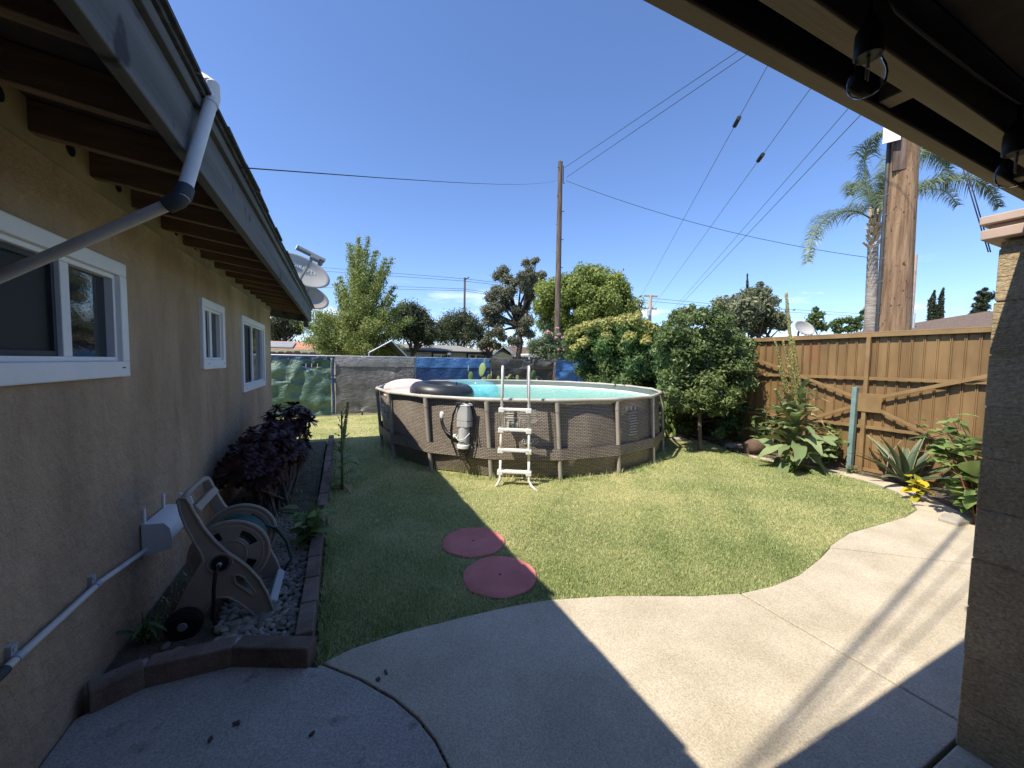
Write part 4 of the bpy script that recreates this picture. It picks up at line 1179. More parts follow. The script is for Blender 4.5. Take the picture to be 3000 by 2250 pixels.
for yy in (RY0 - .06, RY1 + .045):
    q = MB(); q.lathe([(.05, 0), (.072, .0), (.085, .008), (.087, .02), (.087, .04), (.08, .05), (.05, .05)], 26, (wx, yy, wz), (0, 1, 0)); w_ = q.build('wheel', M['black'], hr, auto=40)
    q = MB(); q.lathe([(.024, -.004), (.02, -.008), (.001, -.008)], 16, (wx, yy, wz), (0, 1, 0)); q.build('hub_cap', M['dish_arm'], w_, auto=40)
q = MB(); q.tube([(wx, RY0 - .05, wz), (wx, RY1 + .08, wz)], .008, 8); q.build('axle', M['galv'], hr)

# ================================================================ METAL FENCE ON THE RIGHT
FX = 7.36
mf = thing('metal_fence', 'tan painted sheet metal fence with diagonal braces along the right side', 'fence', (FX, 3, 0))
FY0, FY1 = -2.6, 8.6
rng = np.random.default_rng(9)
y = FY0
ribs = []
while y < FY1:
    q = MB()
    x0 = FX + rng.normal() * .002
    q.box((x0, y + .012, .03), (x0 + .006, y + .115, 2.11))
    q.build('panel', M['fence'], mf)
    q = MB()
    q.box((FX - .020, y - .013, .03), (FX + .004, y - .004, 2.11)); q.box((FX - .020, y + .004, .03), (FX + .004, y + .013, 2.11)); q.box((FX - .005, y - .004, .03), (FX + .003, y + .004, 2.11))
    q.build('rib', M['fence'], mf)
    y += .1265
def rail(a, b, w=.04, h=.03, name='rail'):
    q = MB(); q.bar(a, b, w, h); q.bar((a[0] - w * .32, a[1], a[2] + h * .75), (b[0] - w * .32, b[1], b[2] + h * .75), w * .3, h * .5)
    return q.build(name, M['fence_trim'], mf, bevel=.002)
q = MB(); q.box((FX - .06, FY0, 2.115), (FX + .035, FY1, 2.135)); q.box((FX - .062, FY0, 2.06), (FX - .05, FY1, 2.114)); q.build('top_cap', M['fence_trim'], mf, bevel=.003)
GY = 3.05
for yy in (GY, GY - 2.55, GY + 3.4):
    q = MB(); q.bar((FX - .055, yy, 0), (FX - .055, yy, 2.06), .05, .05, (0, 1, 0)); q.build('post', M['fence_trim'], mf, bevel=.003)
for z in (1.43, .69):
    for a, b in ((FY0, GY - 2.58), (GY - 2.52, GY - .03), (GY + .03, GY + 3.37), (GY + 3.43, FY1)):
        rail((FX - .045, a, z), (FX - .045, b, z))
rail((FX - .04, GY - 2.5, .04), (FX - .04, GY - .03, .04), .05, .03)
rail((FX - .04, GY + .03, .04), (FX - .04, GY + 3.3, .04), .05, .03)
GZ = 1.06
q = MB(); q.box((FX - .092, GY - .21, GZ - .13), (FX - .083, GY + .14, GZ + .15)); q.build('gusset_plate', M['fence_trim'], mf, bevel=.002)
for yb, zb in ((GY + 2.45, 2.0), (GY - 2.45, 1.95)):
    s = 1 if yb > GY else -1
    rail((FX - .075, GY + s * .13, GZ + .08), (FX - .075, yb, zb), .03, .033, 'brace')
    rail((FX - .075, GY + s * .13, GZ - .07), (FX - .075, GY + s * 1.75, .20), .03, .033, 'brace')
gp = MB(); gp.bar((FX - .12, 3.16, -.1), (FX - .112, 3.15, 1.30), .085, .06, (0, 1, 0))
tag(gp.build('steel_post', M['green_steel'], bevel=.006), 'weathered green square steel post standing against the metal fence', 'post')

# ================================================================ BACK FENCE WITH TARPS
BY = 11.87
bf = thing('chain_link_fence', 'grey steel frame of the back fence hung with tarps', 'fence', (3, BY + .05, 0))
for x in np.arange(-6.6, 9.2, 2.4):
    q = MB(); q.tube([(x, BY + .06, -.05), (x, BY + .06, 1.70)], .024, 8); q.build('post', M['galv'], bf, smooth=True)
for z in (1.69, .08):
    q = MB(); q.tube([(-6.8, BY + .06, z), (9.0, BY + .06, z)], .018, 8); q.build('rail', M['galv'], bf, smooth=True)
wv = MB()
for k in range(-85, 120):
    for s in (1, -1):
        x = k * .13
        if -6.7 < x < 8.0: wv.bar((x, BY + .055, .1), (x + s * .8, BY + .055, 1.67), .003, .003)
tag(wv.build('wire_mesh', M['galv'], bf), kind='stuff')
wf = thing('wooden_fence', 'old dark board fence showing just above the green tarp', 'fence', (-3, 12.6, 0))
for k in range(34):
    x = -7.4 + k * .2
    if x > -.2: break
    q = MB(); h = 1.80 + random.uniform(-.02, .02); q.prism([(x, 0), (x + .185, 0), (x + .185, h - .03), (x + .15, h), (x + .035, h), (x, h - .03)], lambda u, v, d: (u, d, v), 12.6, 12.62); q.build('board', M['old_pole'], wf)

def wrinkle(rng, k, amp):
    w = []
    for i in range(k):
        th = rng.normal() * .7 + (1.2 if rng.random() < .5 else 0)
        w.append((math.cos(th), math.sin(th), 4 + 12 * rng.random(), rng.random() * 6.3, amp * (.4 + .8 * rng.random())))
    return w
def tarp(name, label, x0, x1, ztop, zbot, hem, m_low, m_hem, seed, pins=(), amp=.012, lean=0.0):
    rng = np.random.default_rng(seed)
    t = thing(name, label, 'tarp', ((x0 + x1) / 2, BY, 0), 'tarps hung on the back fence')
    ws = wrinkle(rng, 7, amp)
    def fn(x, z):
        d = sum(a * math.sin(f * (cx * x + cz * z) + p) for cx, cz, f, p, a in ws)
        for (px, pz, rad, dep, st) in pins:      # gathers: creases radiating from a tie point
            ax, az = x - px, z - pz
            rr = math.hypot(ax, az)
            d += dep * math.exp(-rr / rad) * (1 + .45 * math.sin(math.atan2(az, ax) * st + seed))
        return (x, BY + .02 - .03 - d - .05 * math.sin(math.pi * (z - zbot) / (ztop - zbot)) * .4, z)
    n = int((x1 - x0) / .035)
    nz_ = 46
    def edge(x): return ztop - .035 * math.sin(math.pi * ((x - x0) / .8 % 1)) * .35 + rng.normal() * .0
    q = MB()
    q.sheet(lambda u, v: fn(x0 + u * (x1 - x0) + lean * v, zbot + .015 * math.sin(u * 23) + v * (hem - zbot)), n, nz_)
    q.build('sheet', m_low, t, smooth=True)
    q = MB()
    q.sheet(lambda u, v: (lambda p: (p[0], p[1] - .004 - .004 * (1 - v), p[2]))(fn(x0 + u * (x1 - x0) + lean, hem - .01 + v * (edge(x0 + u * (x1 - x0)) - hem + .01))), n, 8)
    q.build('folded_top', m_hem, t, smooth=True)
    q = MB()
    for i in range(int((x1 - x0) / .6) + 1):
        x = x0 + .05 + i * .58
        if x < x1:
            q.torus((x + lean, BY - .035, ztop - .06), (0, 1, 0), .012, .004, 10, 5)
            q.torus((x, BY - .05, zbot + .08), (0, 1, 0), .012, .004, 10, 5)
    for i in range(4): q.torus((x1 - .05, BY - .04, zbot + .25 + i * .32), (0, 1, 0), .012, .004, 10, 5)
    tag(q.build('eyelets', M['galv'], t), kind='stuff')
    return t
tg = tarp('tarp', 'creased dark green tarp torn near its top, next to the house', -4.2, -.22, 1.66, .03, 1.60, M['tarp_green'], M['tarp_blue'], 4, pins=((-1.25, .98, .28, .08, 5), (-1.9, .3, .5, .09, 4), (-.65, 1.35, .22, -.07, 5), (-.3, 1.6, .3, .05, 3), (-.5, .2, .6, .08, 2)), amp=.013)
q = MB(); q.prism([(-.98, 1.43), (-.85, 1.47), (-.55, 1.475), (-.42, 1.44), (-.55, 1.38), (-.72, 1.36)], lambda u, v, d: (u, d, v), BY - .092, BY - .088); q.build('torn_gap', M['trim_black'], tg)
q = MB(); q.prism([(-.98, 1.42), (-.86, 1.38), (-.72, 1.35), (-.74, 1.26)], lambda u, v, d: (u, d, v), BY - .098, BY - .094); q.build('torn_flap', M['tarp_blue_light'], tg)
for k in range(3):
    q = MB(); x = -.83 + k * .14; q.tube([(x, BY - .095, 1.37), (x + .005, BY - .095, 1.475)], .006, 6); q.build('cord', M['white'], tg)
q = MB(); q.sheet(lambda u, v: (-.20 + .07 * u + .012 * math.sin(v * 7), BY - .05 - .02 * math.sin(u * 3.1) - .01 * math.sin(v * 15), .04 + v * 1.62), 4, 30); q.build('rolled_edge', M['tarp_blue'], tg, smooth=True)
tarp('tarp', 'faded grey tarp with a pale folded top left of the pool', -.10, 2.08, 1.685, .06, 1.41, M['tarp_grey'], M['tarp_grey_light'], 8, pins=((.55, .1, .6, .09, 2), (1.5, 1.25, .5, -.05, 2), (1.75, .1, .5, .06, 3)), amp=.008)
tarp('tarp', 'long blue tarp behind the middle of the pool', 2.13, 4.54, 1.705, .05, 1.40, M['tarp_blue'], M['tarp_blue_light'], 12, pins=((3.6, .8, .5, .04, 5),), amp=.007)
tarp('tarp', 'faded black tarp with vertical creases and a twisted corner', 4.60, 6.95, 1.715, .05, 1.38, M['tarp_black'], M['tarp_black_light'], 15, pins=((6.1, 1.55, .3, .09, 6), (6.9, 1.6, .25, .09, 5), (6.3, 1.2, .3, -.05, 4)), amp=.013)
tarp('tarp', 'bright blue tarp half hidden by the flowering hedge', 7.08, 8.9, 1.72, .05, 1.33, M['tarp_blue_light'], M['tarp_blue_light'], 19, pins=((8.1, 1.2, .4, .05, 7), (7.1, 1.3, .3, .05, 5)), amp=.014)

# ================================================================ FAR POLES, WIRES, HOUSES
def pole(name, label, base, top, r0, r1, m, group=None, n=16):
    t = thing(name, label, 'utility pole', (base[0], base[1], 0), group)
    b, a = Vector((base[0], base[1], -.1)), Vector(top)
    q = MB(); q.tube([b.lerp(a, i / 8) for i in range(9)], [r0 + (r1 - r0) * i / 8 for i in range(9)], n); q.build('shaft', m, t, auto=50)
    return t
P1B, P1T = (8.874, 14.736, 2.602), (9.072, 15.15, 10.544)
cpole = pole('utility_pole', 'tall dark weathered pole standing alone behind the pool', P1B, P1T, .145, .105, M['old_pole'])
q = MB()
for k in range(11):
    z = P1T[2] - .3 - k * .62
    q.bar((P1T[0] + .1 * (1 if k % 2 else -1), P1T[1] - .08, z), (P1T[0] + .2 * (1 if k % 2 else -1), P1T[1] - .1, z), .025, .025)
q.build('step_bolt', M['steel_wire'], cpole)
q = MB(); q.tube([(P1T[0] + .14, P1T[1] - .05, P1T[2] - .9), (P1T[0] + .14, P1T[1] - .05, P1T[2] - .15)], .02, 6); q.build('riser', M['steel_wire'], cpole)
P2B, P2T = (12.548, 40.602, 3.15), (12.69, 41.021, 10.794)
p2 = pole('utility_pole', 'slim far pole with a short arm above the grey roof', P2B, P2T, .13, .11, M['old_pole'])
q = MB(); q.bar(Vector(P2T) + Vector((-.1, 0, -.3)), Vector(P2T) + Vector((.5, 0, .1)), .12, .12); q.build('arm', M['old_pole'], p2)
P3B, P3T = (34.187, 35.376, 6.16), (34.324, 35.551, 9.901)
p3 = pole('utility_pole', 'pale distant pole carrying two crossarms and a transformer', P3B, P3T, .2, .17, M['cap_wood'])
for z, w in ((-.1, .85), (-1.6, .8)):
    q = MB(); q.bar(Vector(P3T) + Vector((-w * 1.0, .3 * w, z)), Vector(P3T) + Vector((w, -.3 * w, z)), .12, .16); q.build('crossarm', M['tan_wood'], p3)
    q = MB()
    for s in (-.8, -.3, .4, .9): q.lathe([(.06, 0), (.07, .12), (.03, .2)], 8, Vector(P3T) + Vector((w * s, -.3 * w * s, z + .08)), (0, 0, 1))
    q.build('insulator', M['galv'], p3)
q = MB(); q.lathe([(.22, 0), (.24, .1), (.24, .7), (.15, .78)], 12, Vector(P3T) + Vector((-.35, -.2, -2.5)), (0, 0, 1)); q.build('transformer', M['galv'], p3)
# the big pole just behind the metal fence
P4B = (8.714, 3.293, 2.26)
P4T = (8.917, 3.439, 6.013)
bp4 = pole('utility_pole', 'thick brown wooden pole rising just behind the metal fence', P4B, P4T, .235, .19, M['pole'], n=28)
o_ = Vector(P4B); a_ = (Vector(P4T) - Vector((P4B[0], P4B[1], 0))); 
def on4(z, side, fwd): 
    k = (z - 0) / P4T[2]
    c = Vector((P4B[0], P4B[1], 0)).lerp(Vector(P4T), k)
    s_ = Vector((math.cos(R(24.4) + R(40)), -math.sin(R(24.4) + R(40)), 0)); f_ = Vector((-s_.y, s_.x, 0))
    return c + s_ * side - f_ * fwd
q = MB(); q.tube([on4(z, -.225 + .035 * z / 6, .09) for z in (0, 1.5, 3, 4.5, 6)], .03, 8); q.build('riser_conduit', M['dark_pvc'], bp4, smooth=True)
for z in (2.3, 2.55, 3.1, 3.5, 4.25, 4.6):
    q = MB(); q.bar(on4(z, -.27 + .035 * z / 6, .1), on4(z + .012, -.17 + .035 * z / 6, .12), .012, .02); q.build('strap', M['steel_wire'], bp4)
q = MB(); q.prism([(-.12, 0), (.10, .0), (.10, .45), (-.12, .45)], lambda u, v, d: on4(5.42 + v, u - .17, d), .3, .312); q.build('white_tag', M['white'], bp4)
q = MB(); q.bar(on4(4.95, -.06, .19), on4(5.8, -.06, .17), .17, .05); q.build('riser_board', M['old_pole'], bp4)
P5B, P5T = (20.508, 7.317, 3.521), (20.665, 7.407, 6.053)
p5 = pole('utility_pole', 'thin pale pole right of the thick brown one', P5B, P5T, .105, .10, M['cap_wood'])
q = MB(); q.bar(Vector(P5T) + Vector((-.6, .3, -.15)), Vector(P5T) + Vector((0, 0, -.12)), .03, .03); q.build('bracket', M['steel_wire'], p5)

def wire(label, pts, r=.012, m=None, sag=0, name='overhead_wire', n=12):
    q = MB()
    if len(pts) == 2 and sag:
        a, b = Vector(pts[0]), Vector(pts[1])
        pts = [a.lerp(b, i / n) - Vector((0, 0, 4 * sag * (i / n) * (1 - i / n))) for i in range(n + 1)]
    q.tube(pts, r, 5)
    o = q.build(name, m or M['wire'], None, smooth=True)
    return tag(o, label, 'wire')
def ext(a, b, k):
    a, b = Vector(a), Vector(b); return a, b + (b - a) * k
wire('dark wire from the tan house eave to the lone pole', [(-0.43, 2.292, 2.524), (8.904, 15.173, 9.716)], .0032, sag=.12)
w = ext((9.248, 15.054, 10.299), (9.245, 6.756, 9.516), .6); wire('upper of two wires climbing right from the lone pole', w, .009)
w = ext((9.319, 14.994, 9.868), (9.105, 6.467, 9.157), .6); wire('lower of two wires climbing right from the lone pole', w, .009)
wire('sagging wire from the lone pole to the thin pale pole', [(9.28, 15.003, 9.723), (20.612, 7.411, 5.742)], .010, sag=.5)
def guy(label, a, b, ins, k=.5, r=.0075):
    p, q_ = ext(a, b, k)
    o = wire(label, [p, q_], r, M['steel_wire'])
    if ins is not None:
        c = p.lerp(q_, ins); d = (q_ - p).normalized()
        q = MB(); q.tube([c - d * .16, c + d * .16], .055, 10); q.build('strain_insulator', M['trim_black'], o, auto=40)
guy('steep guy wire with a dark insulator near the patio beam', (21.704, 23.489, 6.929), (8.287, 5.443, 7.964), .865 / 1.5 * 1.06)
guy('guy wire whose insulator hangs over the leafy shrub', (25.339, 26.207, 6.415), (9.106, 5.041, 7.493), .60)
guy('left one of two plain wires over the citrus tree', (26.536, 25.618, 5.694), (9.766, 4.711, 7), None)
guy('right one of two plain wires over the citrus tree', (26.724, 25.533, 5.697), (10.031, 4.585, 6.907), None, r=.009)
for i, (a, b) in enumerate((((-3.2, -.09, 6), (7.5, 1.55, 5.6)), ((-3.2, -.12, 6.03), (7.5, 1.55, 5.65)), ((-2.2, .03, 5.6), (8, 1.25, 6.2)), ((-1.6, .1, 5.0), (8, .9, 6)))):
    wire('service cable overhead between the house and the thick pole', [Vector(a), Vector(b)], (.010, .008, .006, .006)[i], sag=.05)['group'] = 'service cables over the patio'
for i, (a, b, c, lab) in enumerate((((-4.703, 69.049, 16.16), (12.643, 41.036, 10.691), (34.038, 35.638, 9.226), 'topmost distant power line behind the feathery tree'), ((-4.709, 69.015, 15.578), (12.64, 41.021, 10.436), (34.035, 35.621, 8.947), 'second distant power line below the topmost one'),
                                    ((-4.729, 68.891, 13.467), (12.632, 40.97, 9.57), (34.22, 35.414, 6.998), 'lowest distant power line crossing the slim far pole'), ((-4.735, 68.856, 12.885), (12.63, 40.958, 9.366), (34.218, 35.401, 6.775), 'faint distant line just under the lowest power line'))):
    wire(lab, [Vector(a), Vector(b), Vector(c)], .022)
wire('faint distant line right of the transformer pole, upper', [(34.296, 35.542, 9.566), (48.061, 33.684, 9.352), (77.588, 31.326, 9.936)], .022)
wire('faint distant line right of the transformer pole, lower', [(34.292, 35.519, 9.175), (48.058, 33.663, 8.988), (77.584, 31.301, 9.499)], .022)
wire('left strand of two cables beside the tan pillar', [(13.368, 4.158, 6.701), (13.994, 3.726, 4.365)], .012)
wire('right strand of two cables beside the tan pillar', [(13.448, 4.122, 6.702), (14.043, 3.704, 4.365)], .012)

# houses beyond the back fence
h1 = thing('neighbour_house', 'low orange roofed house with grey solar panels beyond the green tarp', 'house', (-4, 31, 0))
A1 = Vector((-0.83, 30, 1.722)); A0x = -12.0
q = MB(); q.box((A0x, 30, -.1), (A1.x - .3, 36, 2.35)); q.build('wall', M['wall_orange'], h1)
ze, zr = (-2.628, 29.4, 2.213)[2], (-2.851, 32, 2.874)[2]
q = MB(); q.add([(A0x, 29.4, ze), (A1.x, 29.4, ze), (A1.x - 1.0, 33, zr), (A0x, 33, zr), (A0x, 37, ze), (A1.x, 37, ze)], [(0, 1, 2, 3), (3, 2, 5, 4), (1, 5, 2)]); q.build('roof', M['roof_orange'], h1)
q = MB(); q.box((A0x, 29.36, ze - .24), (A1.x + .02, 29.43, ze + .02)); q.build('fascia', M['cream'], h1)
for k in range(5):
    q = MB(); x1 = A1.x - 2.05 - k * 1.72; x0 = x1 - 1.66
    f = lambda t: (29.7 + t * 2.4, ze + (.3 + t * 2.4) / 3.6 * (zr - ze) + .10)
    q.add([(x0, f(0)[0], f(0)[1]), (x1, f(0)[0], f(0)[1]), (x1, f(1)[0], f(1)[1]), (x0, f(1)[0], f(1)[1]), (x0, f(0)[0], f(0)[1] - .06), (x1, f(0)[0], f(0)[1] - .06), (x1, f(1)[0], f(1)[1] - .06), (x0, f(1)[0], f(1)[1] - .06)], [(0, 1, 2, 3), (0, 4, 5, 1), (1, 5, 6, 2), (3, 7, 4, 0)])
    q.build('solar_panel', M['solar'], h1)
wx0, wx1 = (-2.827, 30, 1.747)[0], (-1.701, 30, 1.77)[0]
q = MB(); q.box((wx0, 29.94, 1.2), (wx1, 30.01, (-2.405, 30, 2.042)[2])); wfr = q.build('window', M['cream'], h1)
for k in range(2):
    q = MB(); w2 = (wx1 - wx0) / 2; q.box((wx0 + .12 + k * (w2 - .04), 29.92, 1.3), (wx0 + w2 - .08 + k * (w2 - .04), 29.945, (-2.405, 30, 2.042)[2] - .12)); q.build('pane', M['glass'], wfr)

h2 = thing('neighbour_house', 'long pale grey house with a grey roof and black window trim', 'house', (5, 33, 0))
xa, xb = (4.492, 31, 2.266)[0], (11.898, 31, 2.454)[0]
ze, zr = (7.899, 31, 2.41)[2], (8.916, 35, 3.05)[2]
q = MB(); q.box((xa, 31.6, -.1), (xb - .6, 39, ze)); q.build('wall', M['wall_grey'], h2)
q = MB(); q.add([(xa - .6, 31, ze), (xb, 31, ze), (xb - 1.6, 35, zr), (xa - .6, 35, zr), (xa - .6, 39.5, ze), (xb, 39.5, ze)], [(0, 1, 2, 3), (3, 2, 5, 4), (1, 5, 2)]); q.build('roof', M['roof_grey'], h2)
q = MB(); q.box((xa - .6, 30.95, ze - .12), (xb, 31.02, ze + .02)); q.build('fascia', M['trim_black'], h2)
for px in ((925, 965), (1010, 1048)):
    q = MB(); a, b2 = (px[0] - 925) / 133 * (xb - xa) * .7, 0
    x0 = [7.116, 8.332, 10.124, 11.48][0 if px[0] == 925 else 2]; x1 = [7.116, 8.332, 10.124, 11.48][1 if px[0] == 925 else 3]
    q.box((x0 - .12, 31.5, 1.1), (x1 + .12, 31.6, ze - .13)); wf2 = q.build('window', M['trim_black'], h2)
    q = MB(); q.box((x0, 31.46, 1.2), (x1, 31.5, ze - .22)); q.build('sash', M['white'], wf2)
    for k in range(2):
        q = MB(); hw = (x1 - x0) / 2; q.box((x0 + .06 + k * hw, 31.44, 1.25), (x0 + hw - .05 + k * hw, 31.462, ze - .27)); q.build('pane', M['glass'], wf2)
cv = Vector((7.118, 34, 3.122)); q = MB(); q.tube([(cv.x, 34, zr - .5), (cv.x, 34, cv.z + .15)], .16, 12); q.tube([(cv.x, 34, cv.z), (cv.x, 34, cv.z + .35)], .26, 12); q.build('roof_vent', M['galv'], h2, auto=40)
q = MB(); q.lathe([(.1, 0), (.16, .12), (.1, .2)], 10, (xb - 3.6, 30.9, ze - .32), (0, 0, 1)); q.build('flood_light', M['white'], h2)

h3 = thing('neighbour_house', 'small sage gabled house with white bargeboards and brown roof', 'house', (9, 33, 0))
gx = [12.807, 13.862, 15.066, 17.093]
gz = [2.299, 3.1, 2.306, 3.185]
q = MB(); q.prism([(gx[0] + .3, -.1), (gx[2] - .2, -.1), (gx[2] - .2, gz[2] - .1), (gx[1], gz[1] - .15), (gx[0] + .3, gz[0] - .1)], lambda u, v, d: (u, d, v), 33, 38); q.box((gx[2] - .3, 33.8, -.1), (gx[3] + 6, 39, gz[2] - .2)); q.build('wall', M['wall_sage'], h3)
for a, b in ((0, 1), (1, 2)):
    q = MB(); q.bar((gx[a], 32.7, gz[a]), (gx[b], 32.7, gz[b]), .08, .22, (0, 0, 1)); q.build('bargeboard', M['white'], h3)
q = MB(); q.add([(gx[0], 32.7, gz[0] + .1), (gx[1], 32.7, gz[1] + .1), (gx[1], 38, gz[1] + .1), (gx[0], 38, gz[0] + .1), (gx[2], 32.7, gz[2] + .1), (gx[2], 38, gz[2] + .1)], [(0, 1, 2, 3), (1, 4, 5, 2)])
q.add([(gx[1], 36, gz[3]), (gx[3] + 6, 36, gz[3]), (gx[3] + 6, 33.3, gz[2] - .05), (gx[2] - .8, 33.3, gz[2] - .05)], [(0, 1, 2, 3)]); q.build('roof', M['roof_brown'], h3)
q = MB(); ax_, bx_ = (12.12, 31, 1.977)[0], (14.067, 31, 2.015)[0]; q.prism([(ax_, 0), (bx_, 0), (bx_, (13.749, 31, 2.091)[2]), ((ax_ + bx_) / 2, (13.03, 31, 2.482)[2]), (ax_, (12.248, 31, 2.06)[2])], lambda u, v, d: (u, d, v), 31, 31.6)
tag(q.build('garden_shed', M['cream']), 'cream garden shed in front of the sage gabled house', 'shed')
tb = thing('white_canopy', 'white flat topped canopy behind the black tarp', 'canopy', (9, 24, 0))
ca, cb2 = Vector((11.128, 22, 2.036)), Vector((12.148, 22, 2.057))
q = MB(); q.box((ca.x, 22, ca.z), (cb2.x, 23.2, ca.z + .12)); q.build('top', M['white'], tb, bevel=.02)
for x in (ca.x + .1, cb2.x - .1):
    q = MB(); q.bar((x, 22.1, 0), (x, 22.1, ca.z), .06, .06); q.build('leg', M['white'], tb)
# dark shade canopy under the feathery tree
sc_ = thing('shade_canopy', 'dark peaked shade canopy on poles beneath the feathery tree', 'canopy', (2, 19, 0))
k1, k2, k3, k4 = [Vector(v) for v in [(1.264, 19, 1.928), (2.282, 19, 2.525), (2.993, 19, 1.79), (1.324, 19, 1.67)]]
q = MB(); q.add([k1, k2, k2 + Vector((0, 3, 0)), k1 + Vector((0, 3, 0))], [(0, 1, 2, 3)]); q.add([k2, k3, k3 + Vector((0, 3, 0)), k2 + Vector((0, 3, 0))], [(0, 1, 2, 3)]); q.build('fabric', M['canvas'], sc_)
q = MB()
for a, b in ((k1, k2), (k2, k3), (k3, Vector((k3.x, 19, 0))), (k1, Vector((k1.x, 19, 0))), (k1 + Vector((0, 3, 0)), Vector((k1.x, 22, 0))), (k3 + Vector((0, 3, 0)), Vector((k3.x, 22, 0)))): q.tube([a, b], .03, 8)
q.build('frame', M['galv'], sc_)

h4 = thing('neighbour_house', 'brown shingled hip roof of the house beyond the metal fence', 'house', (16, 2, 0))
r0_, r1_, r2_, r3_ = [Vector(v) for v in [(16.345, 6.965, 2.878), (14.681, 3.867, 2.823), (18.84, 4.769, 3.441), (20.807, 7.186, 3.599)]]
q = MB()
ez, rz = 2.72, 3.45
pa, pb_4, pc_4 = [Vector(v) for v in [(15.042, 6.667, 2.72), (22.411, 5.922, 3.801), (25.655, 4.464, 4.015)]]
e0, e1 = [Vector(v) for v in [(13.177, 5.921, 1.908), (17.325, 2.928, 1.734)]]
e0.z = e1.z = 1.9
q.add([e0, e1, pc_4, pb_4, pa, pa + Vector((9, 5, -1.2)), pb_4 + Vector((7, 1, -1.5)), pc_4 + Vector((7, -2, -1.5))], [(0, 1, 2, 3, 4), (4, 3, 6, 5), (3, 2, 7, 6)]); q.build('roof', M['roof_brown'], h4)
q = MB(); q.box((13.9, -4, -.1), (18, 2, 1.85)); q.build('wall', M['wall_sage'], h4)
q = MB(); v_ = Vector((17.213, 6.153, 3.213)); q.tube([(v_.x, v_.y, 2.6), (v_.x, v_.y, v_.z + .25)], .05, 10); q.tube([(v_.x + .1, v_.y - .05, 2.6), (v_.x + .1, v_.y - .05, v_.z + .2)], .04, 10); q.build('vent_pipe', M['galv'], h4, auto=40)

# satellite dishes at the end of the house roof
def dish(label, c, rx, ry, n, tilt, material, lower=False):
    t = thing('satellite_dish', label, 'satellite dish', c, 'satellite dishes on the house roof')
    n = Vector(n).normalized(); xd = Vector((0, 0, 1)).cross(n).normalized(); zd = n.cross(xd)
    a = R(tilt); x2 = xd * math.cos(a) + zd * math.sin(a); z2 = zd * math.cos(a) - xd * math.sin(a)
    c = Vector(c)
    q = MB(); vs, fs = [c - n * .085], []
    K_, N_ = 8, 40
    for i in range(1, K_ + 1):
        for k in range(N_):
            b = 2 * math.pi * k / N_; s_ = i / K_
            vs.append(c + x2 * rx * s_ * math.cos(b) + z2 * ry * s_ * math.sin(b) - n * .085 * (1 - s_ * s_))
    for k in range(N_): fs.append((0, 1 + k, 1 + (k + 1) % N_))
    for i in range(K_ - 1):
        for k in range(N_): fs.append((1 + i * N_ + k, 1 + (i + 1) * N_ + k, 1 + (i + 1) * N_ + (k + 1) % N_, 1 + i * N_ + (k + 1) % N_))
    q.add(vs, fs); o = q.build('reflector', material, t, smooth=True, fix=False)
    md = o.modifiers.new('thickness', 'SOLIDIFY'); md.thickness = .012; md.offset = 1
    return t, c, x2, z2, n
sun_ = (.30, -.80, .36)
t, c, x2, z2, n = dish('larger grey satellite dish with a wide receiver arm and white lettering', (-0.583, 7.7, 3.145), .475, .30, (.34, -.86, .38), -20, M['dish'])
textobj('DIRECTV', .095, t, c + z2 * .085 + x2 * .04 - n * .045, x2, z2, M['white'], spacing=1.08, name='lettering')
gl = MB()
for k in range(4): 
    w_ = .085 * math.sqrt(1 - ((k - 1.5) / 2.4) ** 2); gl.bar(c - x2 * (.33 + w_ * .5) + z2 * (.115 - k * .022) - n * .028, c - x2 * (.33 - w_ * .5) + z2 * (.115 - k * .022 + .01) - n * .028, .004, .012, n)
gl.build('globe_mark', M['white'], t)
arm0, arm1 = c - z2 * .29 - n * .02, c + n * .34 + z2 * .10 + x2 * .06
q = MB(); q.bar(arm0, arm1, .045, .03); q.build('arm', M['dish_arm'], t, bevel=.004)
q = MB(); q.bar(arm1 - x2 * .27 + z2 * .04, arm1 + x2 * .19 + z2 * .03, .06, .07, n); q.build('receiver_bar', M['dish_arm'], t, bevel=.008)
q = MB(); q.bar(arm1 - z2 * .02 - x2 * .04, arm1 + x2 * .10 - z2 * .02, .05, .08, n); q.lathe([(.03, 0), (.04, .05), (.04, .08)], 12, arm1 + x2 * .14 - z2 * .02, -n); q.build('receiver_head', M['dish_arm'], t, bevel=.006)
q = MB(); q.bar(arm1 - x2 * .275 + z2 * .04, arm1 - x2 * .265 + z2 * .04, .075, .085, n); q.build('end_cap', M['white'], t)
q = MB(); q.tube([c - n * .09, c - n * .2 - z2 * .1, Vector((c.x, c.y + .2, 2.66))], .025, 8); q.tube([Vector((c.x, c.y + .2, 2.9)), Vector((c.x - .3, c.y - .2, 2.68))], .014, 6); q.build('mast', M['dish_arm'], t, smooth=True)
t, c, x2, z2, n = dish('smaller weathered satellite dish tucked below the larger one', (-0.5, 8, 2.748), .36, .225, (.36, -.88, .26), -16, M['dish_old'])
textobj('dish', .10, t, c + z2 * .05 + x2 * .02 - n * .055, x2, z2, M['dish'], name='faded_lettering')
q = MB(); q.tube([c - n * .09, c - n * .15 - z2 * .05, Vector((c.x - .05, c.y + .15, 2.6))], .02, 8); q.build('mast', M['dish_arm'], t, smooth=True)
q = MB(); q.bar(c - z2 * .2, c + n * .28 - z2 * .02 - x2 * .1, .03, .03); q.build('arm', M['dish_arm'], t)
t, c, x2, z2, n = dish('small far grey dish peeking over the metal fence top', (10.689, 5.772, 2.578), .26, .2, (-.3, -.8, .4), -20, M['dish'])
q = MB(); q.tube([c - n * .08, c - n * .2, Vector((c.x, c.y + .2, 1.6))], .025, 8); q.build('mast', M['dish_arm'], t)

